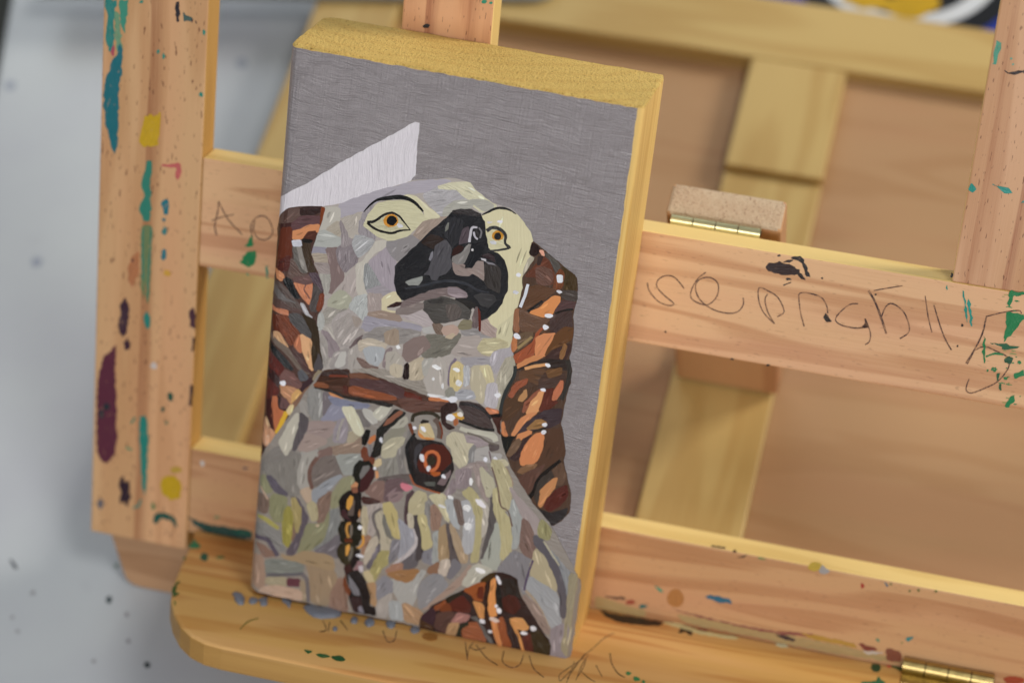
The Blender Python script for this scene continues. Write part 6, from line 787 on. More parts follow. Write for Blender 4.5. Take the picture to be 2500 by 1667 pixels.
['ledge','p','2a1f18',[92.55,1.21,96.6,1.57,102.23,1.4,108.93,1.01,110.4,1.35,109.89,3.21,104.07,5.14,98.51,5.55,94.11,3.32]],
['ledge','p','3c2c20',[115.35,0.72,116.76,0.74,119.32,2.62,119.25,5.57,117.22,3.49,115.58,5.33]],
['ledge','p','8a3f30',[119.99,0.59,122.81,0.01,122.91,1.38,120.89,1.98]],
['ledge','p','d8cf9c',[110.08,1.12,114.37,-0.06,121.41,1.76,131.36,1.18,131.04,2.71,121.68,3.41,114.75,2.15]],
['ledge','o','cfd0b0',[145.15,0.86,144.95,1.3,144.36,1.62,143.56,1.73,142.74,1.6,142.13,1.27,141.89,0.82,142.1,0.37,142.68,0.05,143.49,-0.06,144.31,0.08,144.92,0.41]],
['ledge','o','1f8050',[107.23,31.89,107.13,32.26,106.89,32.45,106.56,32.43,106.23,32.2,106.0,31.82,105.92,31.39,106.01,31.03,106.25,30.83,106.58,30.85,106.91,31.08,107.15,31.46]],
['ledge','o','1f8050',[110.05,33.87,109.92,34.31,109.59,34.53,109.15,34.49,108.71,34.19,108.39,33.72,108.28,33.19,108.41,32.75,108.74,32.52,109.18,32.57,109.62,32.87,109.94,33.34]],
['ledge','o','1f8050',[111.64,34.45,111.57,34.78,111.4,34.97,111.16,34.97,110.93,34.79,110.77,34.47,110.72,34.09,110.78,33.77,110.96,33.58,111.2,33.57,111.43,33.76,111.59,34.08]],
['ledge','o','a8743a',[54.64,32.86,54.6,34.0,54.0,34.94,53.01,35.43,51.9,35.35,50.95,34.71,50.43,33.68,50.47,32.54,51.07,31.59,52.06,31.09,53.18,31.18,54.12,31.83]],
['ledge','p','1f7f5c',[-24.29,10.08,-24.54,5.85,-21.08,9.19,-21.52,11.0,-23.55,11.48]],
['ledge','o','0f6050',[-16.98,14.37,-16.77,15.42,-16.93,16.31,-17.4,16.81,-18.06,16.79,-18.74,16.25,-19.25,15.34,-19.46,14.3,-19.31,13.4,-18.84,12.9,-18.17,12.92,-17.49,13.46]],
['ledge','o','5a7a4a',[-13.0,12.88,-13.04,13.22,-13.36,13.6,-13.86,13.9,-14.42,14.05,-14.89,14.0,-15.13,13.78,-15.09,13.43,-14.78,13.06,-14.28,12.76,-13.72,12.61,-13.25,12.65]],
['ledge','p','2d5a2c',[-19.39,36.61,-20.35,32.23,-19.49,30.01,-19.44,33.32,-17.58,38.76,-18.03,38.95]],
['ledge','o','2d5a2c',[-17.33,36.79,-17.25,37.09,-17.29,37.51,-17.44,37.93,-17.66,38.24,-17.89,38.35,-18.08,38.23,-18.16,37.92,-18.13,37.5,-17.98,37.08,-17.76,36.78,-17.52,36.67]],
['ledge','k','8a7a3a',[4.56,48.91,4.69,47.41,4.82,45.93,5.11,44.64,5.65,43.56,6.37,42.61,7.11,41.65,6.88,41.21,6.12,42.11,5.35,43.03,4.74,44.14,4.46,45.57,4.36,47.13,4.27,48.66]],
['ledge','o','6a7a3a',[-16.16,42.14,-15.98,42.71,-15.91,43.16,-15.98,43.36,-16.15,43.26,-16.4,42.89,-16.64,42.34,-16.82,41.77,-16.89,41.32,-16.82,41.12,-16.65,41.22,-16.4,41.6]],
['ledge','o','2d6a3c',[-22.74,17.58,-22.62,18.0,-22.6,18.33,-22.69,18.49,-22.85,18.43,-23.05,18.18,-23.24,17.79,-23.35,17.38,-23.37,17.05,-23.29,16.89,-23.13,16.94,-22.92,17.2]],
['ledge','p','15592f',[23.34,52.55,25.65,52.28,25.18,53.82]],
['ledge','o','15592f',[30.72,53.25,30.6,53.75,30.04,54.15,29.2,54.36,28.3,54.32,27.58,54.04,27.24,53.58,27.36,53.09,27.91,52.68,28.76,52.47,29.66,52.51,30.38,52.8]],
['ledge','o','12502c',[34.88,53.11,34.77,53.74,34.2,54.24,33.32,54.49,32.37,54.42,31.6,54.04,31.21,53.46,31.32,52.84,31.89,52.33,32.77,52.08,33.72,52.15,34.5,52.53]],
['ledgepen','k','4a4028',[98.83,11.83,98.09,13.03,97.36,14.23,96.67,15.71,96.08,17.69,95.56,19.9,95.06,21.91,94.56,23.34,94.08,24.62,93.57,26.4,93.03,29.15,92.47,32.35,91.92,35.31,91.38,37.71,90.85,39.89,90.32,42.06,90.53,42.29,91.04,40.11,91.56,37.91,92.09,35.49,92.66,32.54,93.24,29.35,93.79,26.65,94.27,24.88,94.73,23.59,95.21,22.1,95.73,20.11,96.28,17.94,96.87,16.03,97.53,14.57,98.24,13.35,98.96,12.12]],
['ledgepen','k','4a4028',[94.48,26.1,94.26,28.24,94.04,30.36,93.91,32.61,93.93,35.07,94.03,37.63,94.13,40.16,94.29,40.2,94.22,37.68,94.14,35.14,94.14,32.72,94.26,30.5,94.45,28.37,94.65,26.23]],
['ledgepen','k','4a4028',[93.5,26.0,93.33,27.14,93.15,28.29,92.91,30.1,92.58,33.03,92.18,36.59,91.78,40.12,91.95,40.25,92.36,36.74,92.78,33.19,93.14,30.28,93.36,28.46,93.52,27.31,93.67,26.15]],
['ledgepen','k','4a4028',[90.3,42.2,90.0,41.22,89.72,40.29,89.64,39.3,89.85,38.28,90.28,37.12,90.92,35.55,91.82,33.32,92.93,30.67,94.04,28.0,93.89,27.74,92.76,30.4,91.64,33.03,90.73,35.25,90.1,36.84,89.66,38.04,89.44,39.18,89.52,40.33,89.83,41.35,90.12,42.33]],
['ledgepen','k','4a4028',[94.56,35.44,95.48,36.42,96.4,37.4,97.24,38.2,97.94,38.68,98.54,38.98,99.13,39.28,99.15,38.98,98.56,38.64,97.97,38.31,97.3,37.81,96.47,37.05,95.54,36.11,94.61,35.17]],
['ledgepen','k','4a4028',[97.57,30.86,100.28,35.94,100.4,35.7,97.72,30.58]],
['ledgepen','k','4a4028',[91.63,30.7,91.74,33.15,91.85,35.57,91.93,37.73,91.98,39.45,92.01,40.93,92.03,42.4,92.2,42.46,92.2,40.99,92.19,39.52,92.16,37.79,92.06,35.62,91.93,33.19,91.8,30.74]],
['ledgepen','k','4a4028',[94.32,27.68,94.43,29.21,94.53,30.73,94.56,32.35,94.49,34.22,94.34,36.22,94.19,38.22,94.35,38.33,94.53,36.34,94.7,34.34,94.8,32.45,94.75,30.77,94.62,29.23,94.49,27.7]],
['ledgepen','k','33301c',[99.77,23.1,100.24,24.88,100.72,26.67,101.31,28.36,102.1,29.99,102.99,31.51,103.85,32.72,104.63,33.43,105.36,33.82,106.07,34.19,106.1,33.75,105.39,33.34,104.69,32.93,103.97,32.25,103.14,31.1,102.27,29.65,101.51,28.09,100.95,26.47,100.49,24.71,100.02,22.93]],
['ledgepen','k','2e2018',[61.9,31.92,62.4,33.53,62.9,35.14,63.39,36.71,63.89,38.21,64.37,39.67,64.86,41.13,65.02,41.02,64.55,39.55,64.09,38.07,63.62,36.56,63.11,35.0,62.59,33.41,62.06,31.81]],
['ledgepen','k','2e2018',[65.03,41.06,64.64,39.15,64.25,37.24,64.02,35.54,64.0,34.13,64.12,32.85,64.25,31.55,64.05,31.39,63.9,32.67,63.75,33.97,63.75,35.47,64.02,37.26,64.44,39.19,64.85,41.09]],
['ledgepen','k','2e2018',[63.96,34.67,64.57,35.04,65.2,35.41,65.88,35.44,66.57,34.86,67.26,33.95,67.95,33.05,67.81,32.74,67.11,33.6,66.41,34.45,65.76,34.96,65.17,34.97,64.58,34.65,63.96,34.32]],
['ledgepen','k','2e2018',[65.1,32.68,66.55,34.67,67.99,36.65,69.38,38.3,70.68,39.36,71.91,40.07,73.13,40.78,73.14,40.45,71.93,39.7,70.72,38.95,69.46,37.89,68.09,36.3,66.65,34.36,65.19,32.41]],
['ledgepen','k','2e2018',[72.77,32.79,73.02,34.73,73.28,36.69,73.76,38.33,74.64,39.54,75.71,40.35,76.68,40.66,77.47,40.35,78.16,39.54,78.6,38.36,78.7,36.78,78.57,34.91,78.43,33.05,78.19,33.0,78.33,34.86,78.47,36.69,78.38,38.13,77.97,39.18,77.34,39.92,76.61,40.2,75.72,39.92,74.7,39.18,73.91,38.12,73.49,36.64,73.26,34.74,73.03,32.81]],
['ledgepen','k','2e2018',[79.68,32.52,80.51,34.69,81.34,36.86,82.3,38.76,83.46,40.12,84.72,41.16,85.96,42.19,86.0,41.88,84.77,40.81,83.53,39.74,82.43,38.41,81.5,36.63,80.67,34.51,79.82,32.36]],
['ledgepen','k','2e2018',[23.24,35.92,24.18,37.55,25.11,39.16,25.57,40.31,25.41,40.88,24.81,41.31,24.2,41.75,24.32,42.09,24.95,41.69,25.61,41.27,25.84,40.36,25.27,38.94,24.31,37.32,23.35,35.71]],
['ledgepen','k','2e2018',[25.18,35.99,26.3,41.04,26.52,41.03,25.44,35.98]],
['ledgepen','k','2e2018',[39.82,35.1,40.74,36.94,41.67,38.8,42.51,40.02,43.28,40.28,43.92,39.81,44.27,38.8,44.15,37.18,43.75,35.14,43.36,33.1,43.16,33.1,43.53,35.14,43.91,37.15,44.0,38.58,43.72,39.43,43.18,39.84,42.56,39.66,41.81,38.54,40.91,36.72,39.99,34.86]],
['ledgepen','k','2e2018',[27.59,34.2,30.93,38.32,31.01,38.0,27.69,33.83]],
['lumps','p','6f7480',[-4.42,30.89,-1.1,31.07,0.51,33.52,0.81,36.49,-0.65,36.58]],
['lumps','p','6f7480',[3.53,31.43,5.34,29.42,7.1,33.87,5.27,35.04]],
['lumps','p','6f7480',[15.6,30.33,21.21,29.24,26.59,29.06,27.28,32.85,21.27,35.64,18.38,34.3]],
['lumps','p','6f7480',[8.87,28.78,12.02,28.51,13.49,33.26,11.67,31.97]],
['lumps','o','6f7480',[3.85,32.64,3.96,33.52,3.72,34.3,3.19,34.77,2.51,34.81,1.85,34.4,1.41,33.66,1.29,32.78,1.53,31.99,2.06,31.52,2.75,31.48,3.4,31.9]],
['lumps','o','6f7480',[32.08,32.49,32.2,33.34,32.06,34.06,31.7,34.46,31.2,34.42,30.7,33.97,30.33,33.21,30.2,32.35,30.34,31.63,30.71,31.23,31.21,31.26,31.71,31.73]],
['lumps','o','6f7480',[36.64,32.01,36.77,33.07,36.54,33.97,36.01,34.49,35.32,34.48,34.66,33.94,34.2,33.02,34.07,31.97,34.3,31.06,34.83,30.54,35.52,30.55,36.18,31.09]],
['lumps','o','6f7480',[42.27,30.5,42.4,31.65,42.15,32.64,41.58,33.19,40.84,33.17,40.13,32.59,39.65,31.58,39.51,30.43,39.76,29.44,40.33,28.87,41.07,28.89,41.78,29.49]],
['lumps','o','6f7480',[49.03,30.93,49.11,31.89,48.85,32.73,48.3,33.22,47.63,33.23,46.99,32.76,46.58,31.93,46.49,30.97,46.75,30.13,47.3,29.63,47.98,29.62,48.61,30.1]],
['lumps','o','6f7480',[28.41,39.02,28.47,39.49,28.35,39.9,28.08,40.15,27.74,40.15,27.42,39.92,27.2,39.51,27.14,39.04,27.26,38.63,27.53,38.38,27.87,38.38,28.19,38.61]],
['table','o','2a3a3c',[-51.29,-16.03,-51.2,-16.63,-51.36,-17.13,-51.72,-17.37,-52.2,-17.31,-52.66,-16.96,-52.98,-16.41,-53.08,-15.8,-52.92,-15.31,-52.55,-15.06,-52.07,-15.12,-51.61,-15.48]],
['table','o','2c3638',[-33.3,-33.78,-33.26,-34.29,-33.46,-34.72,-33.87,-34.95,-34.36,-34.92,-34.81,-34.64,-35.1,-34.18,-35.15,-33.67,-34.94,-33.24,-34.54,-33.01,-34.04,-33.04,-33.59,-33.32]],
['table','o','8c8a90',[-44.77,-19.56,-44.72,-19.96,-44.85,-20.29,-45.13,-20.46,-45.48,-20.43,-45.81,-20.2,-46.03,-19.84,-46.08,-19.44,-45.95,-19.1,-45.67,-18.93,-45.31,-18.96,-44.98,-19.19]],
['table','o','8c8a90',[-41.44,-27.71,-41.39,-28.11,-41.53,-28.43,-41.8,-28.6,-42.15,-28.57,-42.48,-28.35,-42.7,-27.99,-42.75,-27.59,-42.61,-27.27,-42.34,-27.1,-41.99,-27.13,-41.66,-27.35]],
['table','o','929296',[-49.04,-36.09,-49.0,-36.44,-49.14,-36.74,-49.42,-36.9,-49.77,-36.88,-50.09,-36.68,-50.29,-36.37,-50.33,-36.01,-50.19,-35.72,-49.91,-35.56,-49.56,-35.58,-49.25,-35.77]],
['table','o','96969a',[-74.29,-18.71,-74.24,-19.16,-74.41,-19.53,-74.75,-19.73,-75.19,-19.7,-75.59,-19.46,-75.85,-19.06,-75.91,-18.61,-75.74,-18.23,-75.39,-18.03,-74.96,-18.06,-74.56,-18.31]],
['table','o','9a9a9e',[-77.53,-27.75,-77.48,-28.11,-77.62,-28.41,-77.9,-28.57,-78.25,-28.55,-78.58,-28.35,-78.8,-28.03,-78.85,-27.67,-78.71,-27.36,-78.43,-27.2,-78.07,-27.22,-77.75,-27.42]],
['table','o','98989c',[-74.21,-31.74,-74.17,-32.1,-74.33,-32.41,-74.65,-32.58,-75.03,-32.57,-75.39,-32.37,-75.61,-32.05,-75.65,-31.69,-75.48,-31.39,-75.17,-31.22,-74.78,-31.23,-74.43,-31.42]],
['table','o','7a8a80',[-53.23,-4.78,-53.16,-5.23,-53.28,-5.6,-53.56,-5.79,-53.92,-5.74,-54.27,-5.48,-54.51,-5.07,-54.58,-4.61,-54.46,-4.25,-54.18,-4.06,-53.81,-4.1,-53.47,-4.37]],
['table','p','5a5c60',[-86.02,-9.47,-85.15,-9.7,-82.38,-11.86,-83.05,-12.64,-84.39,-11.66]],
['table','o','9298a6',[-76.2,192.29,-76.12,191.16,-76.58,190.23,-77.46,189.75,-78.52,189.84,-79.48,190.47,-80.09,191.49,-80.18,192.62,-79.72,193.55,-78.84,194.04,-77.77,193.95,-76.81,193.31]],
['table','o','9298a6',[-151.41,166.48,-151.27,165.37,-151.69,164.46,-152.55,163.98,-153.64,164.06,-154.65,164.68,-155.32,165.68,-155.46,166.78,-155.04,167.7,-154.17,168.18,-153.08,168.1,-152.07,167.47]],
['table','o','9298a6',[-70.94,149.0,-70.87,147.94,-71.32,147.06,-72.17,146.6,-73.2,146.67,-74.13,147.27,-74.71,148.22,-74.79,149.28,-74.35,150.16,-73.49,150.63,-72.46,150.56,-71.53,149.96]],
['table','o','9298a6',[-115.52,96.93,-115.42,95.94,-115.83,95.11,-116.66,94.66,-117.67,94.72,-118.61,95.26,-119.21,96.15,-119.32,97.15,-118.91,97.98,-118.08,98.43,-117.06,98.37,-116.12,97.82]],
]
# ---------------------------------------------------------------- helpers
# easel frame coordinates in mm: u along the rails, v up the leaning frame, w out of its front
RM=Matrix(((1,0,0),(0,.5421724,-.8402672),(0,.8402672,.5421724)))
ZT=26.5
EM=(RM.to_4x4()); EM.translation=Vector((0,0,ZT*MM))           # mm-scaled meshes are built in metres already
WM={}                                                         # object -> world matrix
def lin(h):
    r=[int(h[i:i+2],16)/255 for i in (0,2,4)] if isinstance(h,str) else [q/255 for q in h]
    return tuple((c/12.92 if c<=.04045 else ((c+.055)/1.055)**2.4) for c in r)
def link(o,parent=None,wm=None):
    COL.objects.link(o); wm=wm or Matrix.Identity(4); WM[o.name]=wm
    if parent is not None:
        o.parent=parent; o.matrix_local=WM[parent.name].inverted()@wm
    else: o.matrix_world=wm
    return o
def tag(o,label=None,cat=None,group=None,kind=None):
    for k,v in (('label',label),('category',cat),('group',group),('kind',kind)):
        if v: o[k]=v
    return o
def empty(name,loc):
    return link(bpy.data.objects.new(name,None),None,Matrix.Translation(loc))
def mobj(name,bm,mats,parent=None,wm=None,smooth=False):
    me=bpy.data.meshes.new(name); bm.normal_update(); bm.to_mesh(me); bm.free()
    for mt in (mats if isinstance(mats,(list,tuple)) else [mats]): me.materials.append(mt)
    if smooth:
        for p in me.polygons: p.use_smooth=True
    return link(bpy.data.objects.new(name,me),parent,wm)
def box(lx,ly,lz,bev=.6,seg=2):
    "box centred on the origin, mm in, metres out"
    bm=bmesh.new(); bmesh.ops.create_cube(bm,size=1)
    bmesh.ops.scale(bm,vec=(lx*MM,ly*MM,lz*MM),verts=bm.verts)
    if bev: bmesh.ops.bevel(bm,geom=bm.edges[:],offset=bev*MM,segments=seg,affect='EDGES',profile=.5)
    return bm
def prism(pts,z0,z1,bev=0,seg=2):
    bm=bmesh.new(); vs=[bm.verts.new((a*MM,b*MM,z0*MM)) for a,b in pts]; f=bm.faces.new(vs)
    if f.normal.z>0: pass
    r=bmesh.ops.extrude_face_region(bm,geom=[f]); bmesh.ops.translate(bm,vec=(0,0,(z1-z0)*MM),verts=[v for v in r['geom'] if isinstance(v,bmesh.types.BMVert)])
    bmesh.ops.recalc_face_normals(bm,faces=bm.faces)
    if bev:
        es=[e for e in bm.edges if abs(e.verts[0].co.z-e.verts[1].co.z)<1e-7]
        bmesh.ops.bevel(bm,geom=es,offset=bev*MM,segments=seg,affect='EDGES',profile=.5)
    return bm
def cyl(r,length,n=20,bev=.25):
    bm=bmesh.new(); bmesh.ops.create_cone(bm,cap_ends=True,segments=n,radius1=r*MM,radius2=r*MM,depth=length*MM)
    es=[e for e in bm.edges if abs(e.verts[0].co.z-e.verts[1].co.z)<1e-7]
    if bev: bmesh.ops.bevel(bm,geom=es,offset=bev*MM,segments=2,affect='EDGES')
    bmesh.ops.rotate(bm,matrix=Matrix.Rotation(math.pi/2,3,'Y'),verts=bm.verts)   # axis along x
    return bm
# ---------------------------------------------------------------- materials
class NT:
    def __init__(s,name):
        s.m=bpy.data.materials.new(name); s.m.use_nodes=True; s.t=s.m.node_tree; s.n=s.t.nodes; s.p=s.n['Principled BSDF']
    def new(s,k,**kw):
        n=s.n.new(k)
        for a,b in kw.items(): setattr(n,a,b)
        return n
    def L(s,a,b): s.t.links.new(a,b)
    def val(s,sock,v):
        if hasattr(v,'is_linked') or hasattr(v,'links'): s.L(v,sock)
        else: sock.default_value=v
    def math(s,op,a,b=None,c=None):
        n=s.new('ShaderNodeMath',operation=op); s.val(n.inputs[0],a)
        if b is not None: s.val(n.inputs[1],b)
        if c is not None: s.val(n.inputs[2],c)
        return n.outputs[0]
    def mapr(s,v,a,b,c,d):
        n=s.new('ShaderNodeMapRange'); n.clamp=True; s.val(n.inputs[0],v)
        for i,q in enumerate((a,b,c,d)): n.inputs[i+1].default_value=q
        return n.outputs[0]
    def smooth(s,v,a,b,c=0.,d=1.):
        n=s.new('ShaderNodeMapRange',interpolation_type='SMOOTHSTEP'); s.val(n.inputs[0],v)
        for i,q in enumerate((a,b,c,d)): n.inputs[i+1].default_value=q
        return n.outputs[0]
    def scale(s,v,sc,off=(0,0,0)):
        n=s.new('ShaderNodeMapping'); s.L(v,n.inputs[0]); n.inputs['Scale'].default_value=sc; n.inputs['Location'].default_value=off; return n.outputs[0]
    def noise(s,v,scale,detail=3,rough=.55,dist=0):
        n=s.new('ShaderNodeTexNoise'); s.L(v,n.inputs['Vector']); n.inputs['Scale'].default_value=scale; n.inputs['Detail'].default_value=detail; n.inputs['Roughness'].default_value=rough; n.inputs['Distortion'].default_value=dist; return n.outputs[0]
    def mix(s,f,a,b,mode='MIX'):
        n=s.new('ShaderNodeMix',data_type='RGBA',blend_type=mode); s.val(n.inputs[0],f)
        for sock,v in ((n.inputs[6],a),(n.inputs[7],b)):
            if isinstance(v,tuple): sock.default_value=(*v,1) if len(v)==3 else v
            else: s.L(v,sock)
        return n.outputs[2]
    def bump(s,h,strength,dist):
        n=s.new('ShaderNodeBump'); s.L(h,n.inputs['Height']); n.inputs['Strength'].default_value=strength; n.inputs['Distance'].default_value=dist; s.L(n.outputs[0],s.p.inputs['Normal']); return n
    def coord(s,k='Object'):
        n=s.new('ShaderNodeTexCoord'); return n.outputs[k]
    def sep(s,v):
        n=s.new('ShaderNodeSeparateXYZ'); s.L(v,n.inputs[0]); return n.outputs
def wood(name,light,dark,off=0.,rings=7.,ring_amt=.6,fleck=.0,streaks=(),rough=.5,ycurve=.11,pink=None,swap=False,gain=1.):
    "pine board: grain along local x; coordinates in mm"
    N=NT(name); v=N.scale(N.coord(),(1000,1000,1000),(off*37.1,off*11.3,off*5.7))
    v0=N.scale(N.coord(),(1000,1000,1000))
    if swap:
        q=N.sep(v); cb=N.new('ShaderNodeCombineXYZ'); N.L(q[1],cb.inputs[0]); N.L(q[0],cb.inputs[1]); N.L(q[2],cb.inputs[2]); v=cb.outputs[0]
    base=N.noise(N.scale(v,(.006,ycurve*.5,ycurve*.5)),1.,2,.4,.3)
    ph=N.math('MULTIPLY',base,rings*6.283); ring=N.math('SINE',ph)
    ring=N.smooth(ring,-.2,1.,0,1)
    fib=N.noise(N.scale(v,(.05,2.6,2.6)),1.,4,.65)
    blot=N.noise(N.scale(v,(.012,.05,.05)),1.,2,.5)
    f=N.math('MULTIPLY',ring,ring_amt)
    f=N.math('ADD',f,N.math('MULTIPLY',N.math('SUBTRACT',fib,.5),.75))
    f=N.math('ADD',f,N.math('MULTIPLY',N.math('SUBTRACT',blot,.5),.8))
    n=N.new('ShaderNodeClamp'); N.L(f,n.inputs[0])
    col=N.mix(n.outputs[0],lin(light),lin(dark))
    if pink: col=N.mix(N.smooth(N.noise(N.scale(v,(.01,.07,.07),(9,3,1)),1.,2,.5),.4,.65),col,N.mix(n.outputs[0],lin(pink[0]),lin(pink[1])))
    y=N.sep(v0)[1]
    for (y0,y1,amt,c) in streaks:       # a resin streak: soft on the y0 side, sharp on the y1 side
        wob=N.math('MULTIPLY',N.math('SUBTRACT',N.noise(N.scale(v,(.02,.02,.02)),1.,2),.5),2.2)
        yy=N.math('ADD',y,wob)
        a=N.smooth(yy,y0,y0+(y1-y0)*.85) if y1>y0 else N.smooth(yy,y1+(y0-y1)*.15,y0,1,0)
        b=N.smooth(yy,y1,y1+.5,1,0) if y1>y0 else N.smooth(yy,y1-.5,y1)
        ff=N.math('MULTIPLY',N.math('MULTIPLY',a,b),N.math('MULTIPLY_ADD',fib,1.1,amt-.5)); 
        col=N.mix(ff,col,lin(c))
    if fleck:
        fl=N.noise(N.scale(v,(.42,1.7,1.7)),1.,1.5,.5)
        col=N.mix(N.math('MULTIPLY',N.smooth(fl,.66,.72),fleck),col,lin('5a3420'))
    gm=N.new('ShaderNodeVectorMath',operation='SCALE'); N.L(col,gm.inputs[0]); gm.inputs['Scale'].default_value=gain
    N.L(gm.outputs[0],N.p.inputs['Base Color']); N.p.inputs['Roughness'].default_value=rough; N.p.inputs['Specular IOR Level'].default_value=.35
    h=N.math('ADD',fib,N.math('MULTIPLY',ring,.3)); N.bump(h,.35,.00012)
    return N.m
def endgrain(name,c1,c2,centre=(.03,-.09),rings=.75,pit='6a4a20',bump=.9,amt=.8):
    "sawn end: rings round a far-off pith, torn fibres; face in local xz or xy"
    N=NT(name); v=N.scale(N.coord(),(1000,1000,1000)); s=N.sep(v)
    wob=N.math('MULTIPLY',N.noise(N.scale(v,(.05,.05,.05)),1.,2),9.)
    dx=N.math('SUBTRACT',s[0],centre[0]); dz=N.math('SUBTRACT',s[2],centre[1])
    r=N.math('SQRT',N.math('ADD',N.math('MULTIPLY',dx,dx),N.math('MULTIPLY',dz,dz)))
    ring=N.smooth(N.math('SINE',N.math('MULTIPLY',N.math('ADD',r,wob),rings)),.1,1.)
    g1=N.noise(N.scale(v,(.9,.9,.9)),1.,5,.75); g2=N.noise(N.scale(v,(1.5,1.5,1.5),(3,9,1)),1.,2,.6)
    f=N.math('ADD',N.math('MULTIPLY',ring,.28*amt),N.math('MULTIPLY',N.math('SUBTRACT',g1,.4),amt*1.7))
    n=N.new('ShaderNodeClamp'); N.L(f,n.inputs[0])
    col=N.mix(n.outputs[0],lin(c1),lin(c2))
    col=N.mix(N.math('MULTIPLY',N.smooth(g2,.58,.68),.7),col,lin(pit))
    N.L(col,N.p.inputs['Base Color']); N.p.inputs['Roughness'].default_value=.8; N.p.inputs['Specular IOR Level'].default_value=.2
    N.bump(N.math('ADD',g1,N.math('MULTIPLY',g2,.6)),bump,.0014); return N.m
def plain(name,hexc,rough=.5,metal=0,var=.12,nscale=60,spec=.5):
    N=NT(name); c=lin(hexc); n=N.noise(N.coord(),nscale,3)
    N.L(N.mix(n,tuple(min(1,q*(1+var)) for q in c),tuple(q*(1-var) for q in c)),N.p.inputs['Base Color'])
    N.p.inputs['Roughness'].default_value=rough; N.p.inputs['Metallic'].default_value=metal; N.p.inputs['Specular IOR Level'].default_value=spec
    N.bump(n,.15,.0004); return N.m
def paintmat(name,across=3.2,along=.16,strength=.8,dist=.00022,rough=.36,cross=0.,var=.16,gl=.5,broad=0.,ridge=0.,worn=None):
    "brushed paint: colour from the stroke, ridges along the stroke"
    N=NT(name)
    a=N.new('ShaderNodeAttribute',attribute_name='Col'); uv=N.new('ShaderNodeUVMap',uv_map='stroke').outputs[0]
    wv=N.noise(N.scale(uv,(.09,.09,1)),1.,2)
    off=N.new('ShaderNodeVectorMath',operation='ADD'); N.L(uv,off.inputs[0]); cb=N.new('ShaderNodeCombineXYZ'); N.L(N.math('MULTIPLY',wv,3.),cb.inputs[1]); N.L(cb.outputs[0],off.inputs[1]); q=off.outputs[0]
    r=N.noise(N.scale(q,(along,across,1)),1.,3,.6)
    if ridge: r=N.math('ADD',N.math('MULTIPLY',r,.35),N.math('MULTIPLY',N.smooth(r,.5,.66),ridge))
    rough_n=N.noise(N.scale(q,(.5,1.1,1)),1.,3,.6)
    h=N.math('ADD',r,N.math('MULTIPLY',rough_n,.35))
    if cross:
        h=N.math('ADD',h,N.math('MULTIPLY',N.noise(N.scale(q,(across*.7,along*.7,1)),1.,2,.6),cross))
    if broad: h=N.math('ADD',h,N.math('MULTIPLY',N.noise(N.scale(q,(.035,1.0,1),(4,2,0)),1.,2,.5),broad))
    fine=N.noise(N.scale(q,(4,7,1)),1.,2,.5); h=N.math('ADD',h,N.math('MULTIPLY',fine,.3))
    t=N.math('MULTIPLY',N.math('SUBTRACT',r,.5),var*2.4); t=N.math('ADD',t,N.math('MULTIPLY',N.math('SUBTRACT',rough_n,.5),var*1.1)); t=N.math('ADD',N.math('MULTIPLY',t,N.math('MULTIPLY_ADD',a.outputs['Alpha'],.8,.2)),1.)
    mul=N.new('ShaderNodeVectorMath',operation='SCALE'); N.L(a.outputs['Color'],mul.inputs[0]); N.L(t,mul.inputs['Scale'])
    col=mul.outputs[0]
    if worn:                                # rubbed places where the bare wood shows through
        lo,hi,amt,wc,sx=worn; wn=N.noise(N.scale(q,(sx,sx*2.2,1),(7,3,0)),1.,4,.7)
        col=N.mix(N.math('MULTIPLY',N.smooth(wn,lo,hi),amt),col,lin(wc))
    N.L(col,N.p.inputs['Base Color']); N.p.inputs['Roughness'].default_value=rough; N.p.inputs['Specular IOR Level'].default_value=gl
    h=N.math('MULTIPLY',h,a.outputs['Alpha']); N.bump(h,strength,dist); return N.m
M={}
M['post']=wood('pine_post','c19a70','a87a50',1.3,5,.5,.75,streaks=((-3.5,1.2,.55,'8a5636'),),pink=('c2946c','ac7c54'),gain=1.25)
M['post_edge']=wood('pine_post_edge','b38a4c','9a7038',2.1,4,.4,gain=1.1)
M['upright']=wood('pine_upright','c4936c','aa7350',3.4,5,.55,.7,streaks=((1.5,5.5,.6,'84492e'),(-9,-5.5,.35,'8f5838')),pink=('c89a74','b07c58'),gain=1.25)
M['upright2']=wood('pine_upright_right','c09672','a67650',5.2,5,.5,.7,streaks=((-3.2,-.4,.5,'8a5238'),(7,9,.3,'8f5838')),pink=('c49a78','a97a58'),gain=1.25)
M['edge']=wood('pine_edge','cdb274','bb9c5c',4.4,5,.5,gain=1.3)
M['rail']=wood('pine_rail','c9a179','a6744e',6.3,6,.62,.25,pink=('c79a76','ad7c5a'),ycurve=.16,gain=1.3)
M['rail2']=wood('pine_lower_rail','c79c70','a8754c',8.9,6,.65,.3,pink=('c5966e','ab7852'),ycurve=.17,gain=1.0)
M['ledge']=wood('pine_ledge','d0a468','b57a40',11.7,6,.7,.0,pink=('cda25e','bd8a48'),ycurve=.13,gain=1.1)
M['base']=wood('pine_base','cbae70','b48f50',13.1,4,.5,gain=.88)
M['base2']=wood('pine_base_front','b48c68','98704e',17.1,5,.6)
M['ply']=wood('plywood','b58f68','a3784f',15.3,5,.35,.0,pink=('b58c66','a67a56'),ycurve=.09,gain=.9)
M['leg']=wood('pine_leg','bd9168','a06a46',19.3,4,.5)
M['legend']=endgrain('sawn_leg_end','cdb89c','b7967a',(4,30),.55,'94705a',.6,.9)
M['blockside']=wood('pine_block_side','dcb870','c69a50',21.7,5,.75,ycurve=.55,swap=True,gain=1.1)
